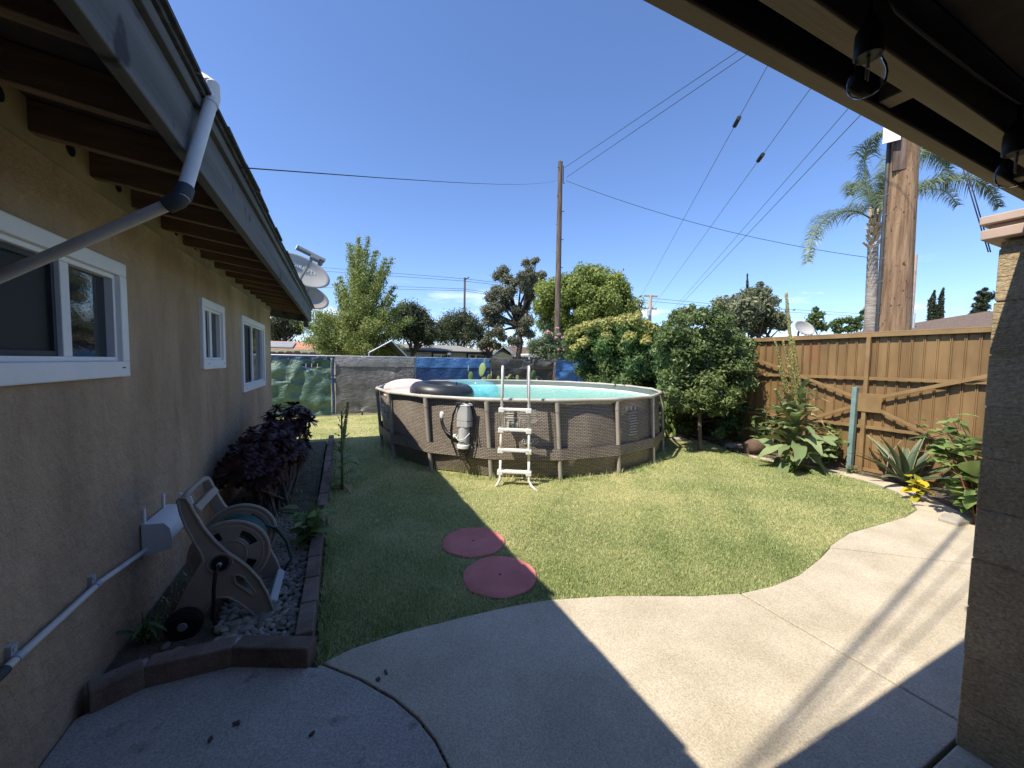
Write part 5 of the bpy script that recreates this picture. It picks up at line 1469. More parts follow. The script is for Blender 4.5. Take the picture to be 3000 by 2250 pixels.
# ================================================================ TREES
rng = np.random.default_rng(42)
def deep(cl, d, rng):
    """spread picture-traced clumps in depth as a real crown has"""
    out = []
    xs = [c[0] for c in cl]; zs = [c[2] for c in cl]
    w = max(xs) - min(xs)
    for c in cl:
        for k in range(2):
            dd = rng.normal() * min(d, w * .3)
            f = Vector((c[0], c[1], 0)).normalized()
            out.append((c[0] + f.x * dd, c[1] + f.y * dd, c[2] + (c[2] - 1.6) * dd / max(8, math.hypot(c[0], c[1])), c[3] * (.85 + .3 * rng.random())))
    return out
GK = [(0.96, 23.816, 2.449, 0.428), (0.965, 23.828, 2.676, 0.418), (0.97, 23.84, 2.904, 0.408), (0.975, 23.853, 3.131, 0.398), (0.98, 23.865, 3.358, 0.388), (0.984, 23.877, 3.586, 0.378), (0.989, 23.889, 3.813, 0.368), (0.994, 23.901, 4.04, 0.358), (0.999, 23.914, 4.268, 0.348), (1.004, 23.926, 4.495, 0.339), (1.009, 23.938, 4.723, 0.329), (1.014, 23.95, 4.95, 0.319), (1.018, 23.962, 5.177, 0.309), (1.023, 23.975, 5.405, 0.299), (1.028, 23.987, 5.632, 0.289), (1.033, 23.999, 5.86, 0.279), (1.038, 24.011, 6.087, 0.269), (1.043, 24.023, 6.314, 0.259), (1.048, 24.035, 6.542, 0.249), (1.052, 24.048, 6.769, 0.24), (1.057, 24.06, 6.997, 0.23), (1.062, 24.072, 7.224, 0.22), (1.067, 24.084, 7.451, 0.21), (1.072, 24.096, 7.679, 0.2), (1.077, 24.109, 7.906, 0.19), (1.082, 24.121, 8.133, 0.18), (1.087, 24.133, 8.361, 0.17), (1.091, 24.145, 8.588, 0.16), (0.971, 23.887, 3.65, 0.428), (0.955, 23.91, 3.888, 0.415), (0.938, 23.932, 4.127, 0.402), (0.921, 23.955, 4.365, 0.39), (0.904, 23.978, 4.604, 0.377), (0.887, 24.001, 4.842, 0.364), (0.87, 24.024, 5.08, 0.352), (0.853, 24.046, 5.319, 0.339), (0.836, 24.069, 5.557, 0.326), (0.819, 24.092, 5.796, 0.314), (0.802, 24.115, 6.034, 0.301), (0.785, 24.138, 6.273, 0.288), (0.768, 24.16, 6.511, 0.276), (0.751, 24.183, 6.75, 0.263), (0.734, 24.206, 6.988, 0.25), (0.717, 24.229, 7.227, 0.238), (0.7, 24.252, 7.465, 0.225), (0.683, 24.274, 7.703, 0.212), (0.666, 24.297, 7.942, 0.2), (0.649, 24.32, 8.18, 0.187), (1.047, 23.87, 3.918, 0.428), (1.072, 23.872, 4.141, 0.415), (1.098, 23.875, 4.363, 0.402), (1.123, 23.877, 4.586, 0.39), (1.148, 23.88, 4.809, 0.377), (1.174, 23.883, 5.032, 0.364), (1.199, 23.885, 5.255, 0.351), (1.224, 23.888, 5.477, 0.339), (1.25, 23.891, 5.7, 0.326), (1.275, 23.893, 5.923, 0.313), (1.3, 23.896, 6.146, 0.3), (1.325, 23.898, 6.369, 0.288), (1.351, 23.901, 6.591, 0.275), (1.376, 23.904, 6.814, 0.262), (1.401, 23.906, 7.037, 0.249), (1.427, 23.909, 7.26, 0.237), (1.452, 23.912, 7.483, 0.224), (1.477, 23.914, 7.705, 0.211), (1.503, 23.917, 7.928, 0.199), (1.528, 23.919, 8.151, 0.186), (1.553, 23.922, 8.374, 0.173), (1.578, 23.925, 8.597, 0.16), (1.118, 23.821, 3.652, 0.428), (1.166, 23.814, 3.883, 0.414), (1.214, 23.806, 4.113, 0.401), (1.262, 23.799, 4.344, 0.388), (1.31, 23.792, 4.575, 0.374), (1.359, 23.784, 4.805, 0.361), (1.407, 23.777, 5.036, 0.348), (1.455, 23.77, 5.266, 0.334), (1.503, 23.763, 5.497, 0.321), (1.551, 23.755, 5.728, 0.307), (1.599, 23.748, 5.958, 0.294), (1.648, 23.741, 6.189, 0.281), (1.696, 23.734, 6.419, 0.267), (1.744, 23.726, 6.65, 0.254), (1.792, 23.719, 6.881, 0.241), (1.84, 23.712, 7.111, 0.227), (1.889, 23.705, 7.342, 0.214), (1.937, 23.697, 7.573, 0.2), (1.985, 23.69, 7.803, 0.187), (1.165, 23.791, 3.52, 0.454), (1.243, 23.77, 3.749, 0.437), (1.321, 23.749, 3.977, 0.42), (1.399, 23.728, 4.206, 0.403), (1.477, 23.707, 4.435, 0.385), (1.556, 23.686, 4.664, 0.368), (1.634, 23.665, 4.893, 0.351), (1.712, 23.644, 5.122, 0.333), (1.79, 23.623, 5.351, 0.316), (1.868, 23.602, 5.58, 0.299), (1.946, 23.582, 5.809, 0.281), (2.024, 23.561, 6.038, 0.264), (2.102, 23.54, 6.267, 0.247), (2.18, 23.519, 6.496, 0.23), (2.258, 23.498, 6.725, 0.212), (2.336, 23.477, 6.954, 0.195), (2.414, 23.456, 7.183, 0.178), (2.493, 23.435, 7.412, 0.16), (1.211, 23.753, 3.254, 0.454), (1.295, 23.729, 3.473, 0.439), (1.379, 23.705, 3.692, 0.423), (1.464, 23.68, 3.911, 0.408), (1.548, 23.656, 4.13, 0.393), (1.632, 23.632, 4.349, 0.377), (1.716, 23.607, 4.568, 0.362), (1.8, 23.583, 4.787, 0.346), (1.884, 23.559, 5.007, 0.331), (1.968, 23.535, 5.226, 0.315), (2.052, 23.51, 5.445, 0.3), (2.136, 23.486, 5.664, 0.284), (2.22, 23.462, 5.883, 0.269), (2.305, 23.437, 6.102, 0.253), (2.389, 23.413, 6.321, 0.238), (2.473, 23.389, 6.541, 0.222), (2.557, 23.365, 6.76, 0.207), (2.641, 23.34, 6.979, 0.191), (2.725, 23.316, 7.198, 0.176), (2.809, 23.292, 7.417, 0.16), (1.406, 23.665, 3.257, 0.401), (1.512, 23.628, 3.436, 0.384), (1.618, 23.591, 3.615, 0.367), (1.724, 23.555, 3.794, 0.349), (1.83, 23.518, 3.973, 0.332), (1.936, 23.481, 4.152, 0.315), (2.042, 23.444, 4.331, 0.298), (2.148, 23.407, 4.51, 0.281), (2.255, 23.371, 4.69, 0.263), (2.361, 23.334, 4.869, 0.246), (2.467, 23.297, 5.048, 0.229), (2.573, 23.26, 5.227, 0.212), (2.679, 23.224, 5.406, 0.195), (2.785, 23.187, 5.585, 0.178), (2.891, 23.15, 5.764, 0.16), (1.526, 23.599, 3.072, 0.401), (1.643, 23.557, 3.257, 0.381), (1.761, 23.516, 3.441, 0.361), (1.878, 23.474, 3.625, 0.341), (1.996, 23.432, 3.81, 0.321), (2.113, 23.391, 3.994, 0.301), (2.231, 23.349, 4.178, 0.281), (2.348, 23.308, 4.363, 0.261), (2.465, 23.266, 4.547, 0.241), (2.583, 23.224, 4.731, 0.221), (2.7, 23.183, 4.916, 0.2), (2.818, 23.141, 5.1, 0.18), (2.935, 23.1, 5.285, 0.16), (0.801, 23.964, 3.647, 0.454), (0.742, 24.005, 3.868, 0.43), (0.683, 24.045, 4.089, 0.405), (0.625, 24.086, 4.311, 0.381), (0.566, 24.127, 4.532, 0.356), (0.507, 24.167, 4.754, 0.332), (0.448, 24.208, 4.975, 0.307), (0.39, 24.249, 5.196, 0.283), (0.331, 24.289, 5.418, 0.258), (0.272, 24.33, 5.639, 0.234), (0.213, 24.371, 5.86, 0.209), (0.154, 24.411, 6.082, 0.185), (0.096, 24.452, 6.303, 0.16), (0.555, 24.059, 3.376, 0.428), (0.495, 24.1, 3.605, 0.406), (0.435, 24.142, 3.835, 0.384), (0.375, 24.183, 4.064, 0.362), (0.316, 24.225, 4.293, 0.34), (0.256, 24.267, 4.523, 0.318), (0.196, 24.308, 4.752, 0.296), (0.136, 24.35, 4.982, 0.275), (0.076, 24.392, 5.211, 0.253), (0.017, 24.433, 5.44, 0.231), (-0.043, 24.475, 5.67, 0.209), (-0.103, 24.517, 5.899, 0.187), (0.432, 24.106, 3.24, 0.588), (0.069, 24.285, 3.467, 0.561), (-0.294, 24.464, 3.695, 0.535), (-0.657, 24.643, 3.922, 0.508), (-1.021, 24.822, 4.149, 0.481), (0.306, 24.137, 2.838, 0.588), (-0.067, 24.315, 2.965, 0.556), (-0.441, 24.492, 3.092, 0.524), (-0.815, 24.67, 3.219, 0.492), (-1.189, 24.848, 3.346, 0.46), (-1.563, 25.025, 3.473, 0.428), (0.181, 24.169, 2.435, 0.535), (-0.184, 24.337, 2.482, 0.503), (-0.549, 24.506, 2.529, 0.47), (-0.914, 24.674, 2.577, 0.438), (-1.279, 24.843, 2.624, 0.406), (-1.643, 25.011, 2.671, 0.374), (-0.792, 24.617, 2.552, 0.481), (-0.87, 24.675, 2.906, 0.481), (-0.948, 24.733, 3.261, 0.481), (-1.026, 24.791, 3.615, 0.481), (1.402, 23.641, 2.857, 0.535), (1.697, 23.525, 3.129, 0.521), (1.992, 23.408, 3.4, 0.508), (2.287, 23.292, 3.672, 0.495), (2.581, 23.175, 3.944, 0.481), (1.643, 23.515, 2.594, 0.481), (1.949, 23.385, 2.733, 0.468), (2.255, 23.256, 2.871, 0.454), (2.56, 23.126, 3.01, 0.441), (2.866, 22.996, 3.149, 0.428), (2.141, 23.358, 3.67, 0.374), (2.283, 23.302, 3.806, 0.35), (2.424, 23.246, 3.942, 0.327), (2.566, 23.19, 4.077, 0.303), (2.708, 23.135, 4.213, 0.279), (2.85, 23.079, 4.349, 0.255), (2.992, 23.023, 4.485, 0.232), (3.134, 22.967, 4.621, 0.208), (3.276, 22.911, 4.757, 0.184), (3.418, 22.856, 4.893, 0.16), (2.625, 23.122, 3.411, 0.321), (2.8, 23.047, 3.491, 0.306), (2.974, 22.973, 3.57, 0.29), (3.149, 22.899, 3.649, 0.275), (3.324, 22.825, 3.728, 0.26), (3.499, 22.751, 3.808, 0.244), (3.673, 22.676, 3.887, 0.229), (3.848, 22.602, 3.966, 0.214), (0.547, 24.011, 2.575, 0.481), (0.337, 24.127, 2.905, 0.495), (0.127, 24.244, 3.235, 0.508), (-0.083, 24.36, 3.565, 0.521), (-0.292, 24.476, 3.895, 0.535), (0.938, 24.003, 5.25, 0.535), (0.942, 24.03, 5.695, 0.49), (0.946, 24.056, 6.14, 0.446), (0.951, 24.082, 6.585, 0.401), (1.671, 23.689, 5.53, 0.374), (1.78, 23.653, 5.745, 0.348), (1.89, 23.617, 5.96, 0.321), (1.999, 23.581, 6.176, 0.294), (2.108, 23.545, 6.391, 0.267), (2.217, 23.509, 6.606, 0.241), (1.07, 24.011, 6.32, 0.348), (1.072, 24.027, 6.587, 0.334), (1.075, 24.043, 6.854, 0.321), (1.077, 24.059, 7.12, 0.307), (1.08, 24.074, 7.387, 0.294), (1.083, 24.09, 7.654, 0.281), (1.085, 24.106, 7.921, 0.267), (-1.039, 24.709, 2.228, 0.348), (-0.795, 24.599, 2.232, 0.348), (-0.552, 24.488, 2.236, 0.348), (-0.308, 24.378, 2.24, 0.348), (-0.065, 24.268, 2.244, 0.348), (0.179, 24.158, 2.248, 0.348), (0.423, 24.047, 2.253, 0.348), (0.666, 23.937, 2.257, 0.348), (0.91, 23.827, 2.261, 0.348), (1.153, 23.717, 2.265, 0.348), (1.397, 23.607, 2.269, 0.348), (1.64, 23.496, 2.274, 0.348), (1.884, 23.386, 2.278, 0.348), (2.127, 23.276, 2.282, 0.348), (2.371, 23.166, 2.286, 0.348), (2.614, 23.056, 2.29, 0.348), (2.858, 22.945, 2.295, 0.348), (3.102, 22.835, 2.299, 0.348), (-0.799, 24.578, 1.885, 0.321), (-0.57, 24.475, 1.889, 0.321), (-0.342, 24.371, 1.893, 0.321), (-0.114, 24.268, 1.897, 0.321), (0.115, 24.165, 1.9, 0.321), (0.343, 24.061, 1.904, 0.321), (0.571, 23.958, 1.908, 0.321), (0.8, 23.855, 1.912, 0.321), (1.028, 23.751, 1.916, 0.321), (1.256, 23.648, 1.92, 0.321), (1.485, 23.545, 1.924, 0.321), (1.713, 23.441, 1.928, 0.321), (1.941, 23.338, 1.932, 0.321), (2.17, 23.235, 1.936, 0.321), (2.398, 23.132, 1.94, 0.321), (2.626, 23.028, 1.944, 0.321), (2.855, 22.925, 1.948, 0.321)]
tree('feathery_tree', 'tall feathery light green tree with upswept branches beyond the grey tarp', 'tree', (1.022, 23.712, 1.249)[:2] + (0,) if False else (*(1.022, 23.712, 1.249)[:2], 0), deep(GK, 1.3, rng), 34000, .15, L['ginkgo'], rng, 1.8, .17, M['bark'], along_up=True, shell=.9, jitter_ok=None) if False else tree('feathery_tree', 'tall feathery light green tree with upswept branches beyond the grey tarp', 'tree', (*(1.022, 23.712, 1.249)[:2], 0), [(a, b_, c_, d_ * 1.25) for a, b_, c_, d_ in deep(GK, 1.3, rng)], 80000, .11, L['ginkgo'], rng, 1.8, .17, M['bark'], along_up=True, shell=.9, ntips=26)
c = (14.167, 20.186, 4.993)
ro = lobes((c[0], c[1], c[2]), (2.95, 2.6, 2.15), 190, .52, rng, zmin=2.2)
tree('round_tree', 'broad rounded bright green tree behind the lone pole', 'tree', (c[0], c[1], 0), ro, 95000, .15, L['round'], rng, 2.6, .22, M['bark'], ntips=12, fuzz=.14, shell=.5)
OK = [(12.609, 29.959, 9.218, 0.472), (12.175, 30.13, 8.807, 0.404), (12.91, 29.781, 8.551, 0.472), (13.582, 29.459, 8.293, 0.404), (12.163, 30.055, 7.529, 0.607), (11.667, 30.245, 6.982, 0.539), (12.713, 29.789, 7.269, 0.607), (13.208, 29.586, 7.614, 0.539), (11.35, 30.321, 5.9, 0.539), (11.965, 30.051, 6.046, 0.674), (12.704, 29.733, 6.327, 0.539), (11.526, 30.186, 5.029, 0.539), (12.262, 29.848, 4.974, 0.607), (12.131, 29.852, 4.097, 0.539), (12.495, 29.658, 3.633, 0.404), (11.515, 30.118, 3.885, 0.404), (14.079, 29.269, 8.84, 0.371), (14.396, 29.193, 9.922, 0.404), (14.95, 28.951, 10.066, 0.303), (15.197, 28.848, 10.205, 0.236), (14.575, 29.078, 9.387, 0.303), (14.691, 28.979, 8.649, 0.607), (15.367, 28.677, 8.728, 0.539), (15.615, 28.582, 9.001, 0.337), (14.438, 29.046, 7.905, 0.607), (15.053, 28.773, 7.982, 0.539), (15.426, 28.634, 8.46, 0.404), (14.676, 28.884, 7.034, 0.472), (14.361, 28.975, 6.221, 0.337), (14.046, 29.066, 5.409, 0.607), (13.551, 29.261, 4.929, 0.539), (14.411, 28.876, 5.011, 0.607), (14.096, 28.967, 4.199, 0.607), (14.646, 28.701, 3.939, 0.404), (13.29, 29.281, 3.377, 0.404), (13.78, 29.05, 3.251, 0.404), (13.56, 29.32, 5.938, 0.404)]
b = (13.523, 29.09, 2.036)
tree('oak_tree', 'tall open dark oak with bare limbs showing through', 'tree', (b[0], b[1], 0), deep(OK, 1.0, rng), 72000, .17, L['oak'], rng, 2.6, .26, M['dark_bark'], ntips=40, shell=.98, stem_top=(13.856, 29.11, 4.733))
for lab, cl, n, lf, d, bx in (
    ('dark tree with a pale trunk seen under the house eave', [(-5.464, 42.28, 4.833, 0.787), (-4.862, 42.035, 5.28, 0.787), (-4.265, 41.765, 5.29, 0.787), (-3.671, 41.468, 4.863, 0.612), (-5.273, 42.138, 3.963, 0.7), (-4.475, 41.783, 4.064, 0.612), (-5.678, 42.28, 3.301, 0.525), (-3.478, 41.339, 4.212, 0.437)], 12000, 'dark', 36, (-4.822, 41.754, 1.132)),
    ('dark rounded tree just right of the feathery tree', [(4.42, 31.218, 5.176, 0.802), (5.087, 30.935, 5.479, 0.875), (5.749, 30.617, 5.199, 0.802), (6.24, 30.349, 4.48, 0.729), (4.91, 30.939, 4.275, 0.948), (5.569, 30.606, 3.74, 0.875), (6.565, 30.155, 3.758, 0.583), (4.242, 31.218, 3.899, 0.802), (6.394, 30.198, 3.209, 0.51)], 14000, 'dark', 30, (5.213, 30.606, 1.187)),
    ('dark spreading tree behind the slim far pole', [(9.868, 39.749, 5.224, 0.972), (10.758, 39.377, 5.724, 1.069), (11.867, 38.891, 5.986, 1.069), (12.749, 38.467, 5.613, 0.972), (13.407, 38.126, 4.945, 0.778), (10.08, 39.592, 4.257, 0.972), (11.188, 39.099, 4.422, 1.166), (12.295, 38.598, 4.441, 1.166), (13.619, 37.969, 3.978, 0.68), (9.414, 39.884, 4.1, 0.68)], 14000, 'dark', 40, (11.6, 38.704, 1.13)),
    ('low grey green bush between the grey house and the oak', [(11.231, 31.293, 3.042, 0.361), (11.599, 31.145, 3.328, 0.361), (12.036, 30.937, 3.176, 0.361), (12.508, 30.708, 2.944, 0.281)], 3500, 'oak', 33, (11.762, 30.939, 1.25))):
    tree('broad_tree', lab, 'tree', (bx[0], bx[1], 0), deep(cl, 2, rng), int(n * 1.7), .165, L[lf], rng, 2.2, .2, M['dark_bark'], ntips=10, shell=.6)
# yard hedge behind the pool
HG = [(6.405, 9.676, 2.28, 0.305), (6.684, 9.559, 2.423, 0.332), (6.975, 9.433, 2.525, 0.332), (7.291, 9.294, 2.585, 0.332), (7.607, 9.153, 2.618, 0.332), (7.898, 9.026, 2.706, 0.332), (8.175, 8.899, 2.684, 0.305), (8.451, 8.762, 2.495, 0.305), (6.464, 9.623, 1.866, 0.332), (6.844, 9.456, 1.942, 0.36), (7.223, 9.289, 2.017, 0.388), (7.602, 9.12, 2.065, 0.388), (7.981, 8.952, 2.127, 0.388), (8.359, 8.777, 2.078, 0.36), (8.61, 8.657, 1.972, 0.277), (7.028, 9.342, 1.461, 0.332), (7.407, 9.173, 1.509, 0.388), (7.786, 9.003, 1.543, 0.388), (8.19, 8.819, 1.522, 0.388), (8.517, 8.664, 1.417, 0.305), (6.961, 9.346, 1.045, 0.277), (7.339, 9.171, 0.982, 0.332), (7.781, 8.971, 0.99, 0.36), (8.222, 8.767, 0.928, 0.36), (7.145, 9.228, 0.495, 0.332), (7.649, 8.995, 0.435, 0.36), (8.154, 8.767, 0.443, 0.36)]
HG = [(6.293, 9.507, 2.268, 0.299), (6.567, 9.391, 2.408, 0.327), (6.853, 9.268, 2.508, 0.327), (6.351, 9.455, 1.861, 0.327), (6.723, 9.29, 1.936, 0.354), (6.905, 9.178, 1.463, 0.327), (6.839, 9.182, 1.055, 0.272), (7.02, 9.066, 0.514, 0.327), (6.557, 9.331, 1.389, 0.245), (6.652, 8.479, 2.499, 0.303), (6.94, 8.35, 2.529, 0.303), (6.589, 8.474, 1.981, 0.354), (6.935, 8.32, 2.024, 0.354), (6.757, 8.368, 1.517, 0.354), (7.103, 8.214, 1.548, 0.354), (6.695, 8.366, 1.036, 0.303), (6.978, 8.206, 0.537, 0.329), (6.649, 8.459, 2.171, 0.303), (6.582, 7.522, 2.522, 0.277), (6.813, 7.416, 2.503, 0.254), (7.043, 7.304, 2.392, 0.254), (7.284, 7.19, 2.315, 0.231), (6.651, 7.46, 2.039, 0.323), (6.966, 7.314, 1.999, 0.3), (7.207, 7.2, 1.911, 0.3), (6.825, 7.349, 1.535, 0.323), (7.097, 7.22, 1.448, 0.323), (7.381, 7.091, 1.453, 0.277), (6.484, 7.476, 1.092, 0.3), (6.852, 7.306, 1.04, 0.3), (7.165, 7.153, 0.873, 0.3), (6.795, 7.306, 0.636, 0.3), (7.109, 7.149, 0.411, 0.3), (7.427, 7.027, 0.762, 0.277), (6.635, 7.36, 0.345, 0.3), (7.369, 7.017, 0.185, 0.254)]
t = tree('hedge_shrub', 'wide dark green hedge crowned with yellow blossom behind the pool', 'hedge', (*(6.917, 8.21, 0.157)[:2], 0), deep(HG, .35, rng), 42000, .095, L['hedge'], rng, .8, .07, M['bark'], ntips=14, aspect=.42, droop=.9)
HT = [(6.065, 9.289, 2.421, 0.159), (6.272, 9.204, 2.557, 0.172), (6.514, 9.101, 2.653, 0.172), (6.756, 8.994, 2.697, 0.172), (6.316, 9.159, 2.161, 0.146), (6.728, 8.979, 2.26, 0.159), (6.146, 9.228, 2.026, 0.119), (6.486, 9.088, 2.256, 0.132), (6.484, 8.235, 2.657, 0.16), (6.708, 8.135, 2.686, 0.16), (6.626, 8.146, 2.28, 0.16), (6.459, 8.226, 2.338, 0.135), (6.85, 8.053, 2.406, 0.147), (6.314, 7.321, 2.648, 0.145), (6.518, 7.229, 2.652, 0.134), (6.721, 7.13, 2.544, 0.134), (6.903, 7.041, 2.435, 0.123), (7.055, 6.969, 2.393, 0.101), (6.392, 7.261, 2.248, 0.145), (6.748, 7.095, 2.176, 0.134), (6.919, 7.008, 2.034, 0.101), (6.597, 7.177, 2.396, 0.134), (6.58, 7.209, 2.787, 0.089)]
HT0 = [(6.232, 9.545, 2.443, 0.163), (6.444, 9.458, 2.583, 0.177), (6.693, 9.351, 2.682, 0.177), (6.942, 9.241, 2.727, 0.177), (7.19, 9.132, 2.772, 0.177), (7.438, 9.021, 2.804, 0.177), (7.687, 8.913, 2.876, 0.177), (7.935, 8.8, 2.88, 0.163), (8.182, 8.68, 2.749, 0.163), (8.404, 8.571, 2.617, 0.15), (8.588, 8.479, 2.484, 0.122), (6.49, 9.411, 2.176, 0.15), (6.913, 9.226, 2.279, 0.163), (7.347, 9.034, 2.354, 0.177), (7.781, 8.839, 2.389, 0.177), (8.215, 8.637, 2.301, 0.163), (6.315, 9.482, 2.037, 0.122), (8.424, 8.531, 2.128, 0.122)]
V, ti = clump_leaves(deep(HT, .35, rng), 15000, .085, rng, aspect=.5)
obj('blossom', quadmesh('blossom', V, L['hedge_top'], ti), t)
# oleander behind the fence
OL = [(6.781, 13.137, 2.305, 0.217), (7.035, 13.026, 2.371, 0.248), (7.29, 12.917, 2.468, 0.248), (7.516, 12.816, 2.503, 0.248), (7.74, 12.701, 2.29, 0.248), (7.966, 12.601, 2.325, 0.217), (6.779, 13.123, 2.057, 0.186), (7.061, 12.997, 2.093, 0.248), (7.344, 12.875, 2.191, 0.248), (7.625, 12.743, 2.134, 0.248), (7.907, 12.612, 2.077, 0.248), (7.171, 12.931, 1.848, 0.217), (7.51, 12.778, 1.854, 0.248), (7.82, 12.638, 1.859, 0.248), (8.103, 12.517, 1.987, 0.186), (7.348, 12.902, 2.654, 0.155), (7.687, 12.749, 2.66, 0.155)]
t = tree('oleander', 'oleander bush with pink blossom at the foot of the lone pole', 'shrub', (*(7.597, 12.704, 1.306)[:2], 0), OL, 11000, .12, L['oleander'], rng, 1.0, .06, M['bark'], aspect=.22, ntips=12, shell=.8, along_up=True)
V, ti = clump_leaves([(7.2, 12.646, 2.754, 0.067), (7.31, 12.593, 2.71, 0.049), (7.505, 12.516, 2.895, 0.055), (7.474, 12.508, 2.547, 0.055), (7.722, 12.396, 2.551, 0.073), (7.818, 12.343, 2.401, 0.073), (7.831, 12.331, 2.311, 0.067), (7.967, 12.26, 2.162, 0.055), (7.552, 12.444, 2.094, 0.049), (7.746, 12.356, 2.097, 0.036), (7.144, 12.669, 2.723, 0.055), (7.585, 12.465, 2.67, 0.049)], 900, .055, rng, aspect=.9)
obj('blossom', quadmesh('blossom', V, L['flower'], ti), t)
UG = [(6.495, 6.175, 1.472, 0.222), (6.537, 6.13, 1.07, 0.222), (6.625, 6.065, 0.669, 0.222), (6.768, 6.032, 1.175, 0.262), (6.948, 5.925, 0.775, 0.262), (7.128, 5.824, 0.476, 0.242), (7.406, 5.712, 0.682, 0.262), (6.851, 5.937, 0.27, 0.202), (7.31, 5.726, 0.228, 0.202), (7.09, 5.272, 1.028, 0.245), (7.344, 5.139, 0.751, 0.226), (7.212, 5.178, 0.419, 0.207), (7.514, 5.047, 0.518, 0.188), (7.039, 5.244, 0.228, 0.151), (7.603, 5.028, 0.849, 0.17), (7.424, 5.064, 0.141, 0.113)]
tree('undergrowth_shrub', 'shaded dark undergrowth behind the leafy shrub trunk', 'shrub', (6.9, 5.9, 0), deep(UG, .2, rng), 14000, .08, L['hedge'], rng, .4, .03, M['bark'], ntips=8, shell=.8, aspect=.5)
# far tree line closing the horizon behind the houses
TL = []
for i in range(150):
    a = R(-34 + 104 * i / 149 + rng.normal() * .4)
    d_ = 75 + 12 * rng.random()
    for k in range(2):
        TL.append((math.sin(a) * d_, math.cos(a) * d_, .8 + 3.6 * rng.random(), 1.3 + 1.1 * rng.random()))
V, ti = clump_leaves(TL, 26000, .5, rng, shell=.8)
tag(obj('far_trees', quadmesh('far_trees', V, L['oak'], ti)), kind='stuff')
# leafy shrub tree at the right end of the pool
bx = (6.12, 4.95)
SH = [(5.488, 5.201, 2.336, 0.113), (5.711, 5.105, 2.415, 0.169), (5.951, 4.999, 2.456, 0.169), (6.173, 4.897, 2.442, 0.169), (6.378, 4.804, 2.426, 0.15), (5.469, 5.198, 2.148, 0.169), (5.691, 5.098, 2.152, 0.206), (5.948, 4.982, 2.157, 0.206), (6.204, 4.867, 2.18, 0.206), (6.444, 4.758, 2.184, 0.188), (6.614, 4.675, 2.093, 0.15), (5.398, 5.215, 1.904, 0.169), (5.655, 5.098, 1.889, 0.225), (5.928, 4.974, 1.894, 0.225), (6.202, 4.85, 1.899, 0.225), (6.475, 4.726, 1.903, 0.206), (6.663, 4.638, 1.85, 0.15), (5.379, 5.208, 1.66, 0.15), (5.618, 5.096, 1.608, 0.206), (5.891, 4.972, 1.594, 0.225), (6.165, 4.848, 1.598, 0.225), (6.438, 4.724, 1.603, 0.206), (6.66, 4.622, 1.588, 0.15), (5.445, 5.162, 1.399, 0.169), (5.683, 5.049, 1.328, 0.188), (5.94, 4.932, 1.313, 0.206), (6.196, 4.816, 1.318, 0.206), (6.453, 4.7, 1.322, 0.206), (6.675, 4.598, 1.307, 0.15), (5.528, 5.106, 1.119, 0.113), (5.783, 4.986, 1.048, 0.15), (6.057, 4.862, 1.053, 0.169), (6.314, 4.746, 1.058, 0.169), (6.553, 4.64, 1.099, 0.15), (6.777, 4.547, 1.234, 0.113), (6.089, 4.836, 0.866, 0.113), (6.295, 4.743, 0.87, 0.113), (5.56, 5.08, 0.932, 0.113), (5.696, 5.012, 0.841, 0.113), (5.867, 4.936, 0.862, 0.131), (6.466, 4.669, 0.929, 0.113), (6.604, 4.61, 0.988, 0.113), (5.54, 5.186, 2.468, 0.075), (5.867, 5.049, 2.642, 0.066), (6.038, 4.969, 2.608, 0.056), (6.26, 4.868, 2.593, 0.075), (5.331, 5.255, 2.052, 0.094), (5.244, 5.28, 1.826, 0.084), (5.301, 5.235, 1.527, 0.094), (6.767, 4.6, 2.002, 0.15), (6.782, 4.579, 1.778, 0.15), (6.788, 4.562, 1.553, 0.15), (6.829, 4.529, 1.329, 0.113), (5.952, 4.891, 0.752, 0.094), (6.191, 4.781, 0.737, 0.094), (6.362, 4.705, 0.759, 0.084), (5.592, 5.167, 2.544, 0.056), (6.106, 4.937, 2.59, 0.056)]
tree('leafy_shrub', 'large dense leafy green shrub on one trunk right of the pool', 'shrub', (*bx, 0), deep(SH, .35, rng), 34000, .074, L['shrub'], rng, .95, .038, M['bark'], ntips=16, aspect=.36, droop=.6, shell=.6, stem_top=(6.14, 5.0, 1.0))
CI = [(8.186, 7.263, 2.975, 0.134), (8.38, 7.173, 2.952, 0.134), (9.04, 6.887, 3.15, 0.214), (9.283, 6.776, 3.154, 0.241), (9.675, 6.614, 3.401, 0.214), (9.919, 6.507, 3.459, 0.201), (10.09, 6.433, 3.515, 0.16), (10.234, 6.353, 3.277, 0.16), (10.014, 6.446, 3.167, 0.294), (9.672, 6.595, 3.081, 0.321), (9.33, 6.74, 2.915, 0.294), (9.767, 6.532, 2.762, 0.321), (10.133, 6.372, 2.848, 0.294), (10.376, 6.258, 2.799, 0.241), (10.496, 6.194, 2.641, 0.134), (9.522, 6.635, 2.624, 0.241), (9.886, 6.463, 2.524, 0.214), (9.358, 6.756, 3.369, 0.059), (9.995, 6.49, 3.727, 0.08)]
tree('citrus_tree', 'grey green citrus tree rising behind the metal fence', 'tree', (*(9.829, 6.423, 1.483)[:2], 0), deep(CI, .6, rng), 17000, .10, L['citrus'], rng, 1.6, .10, M['bark'], ntips=12, aspect=.42, shell=.65)
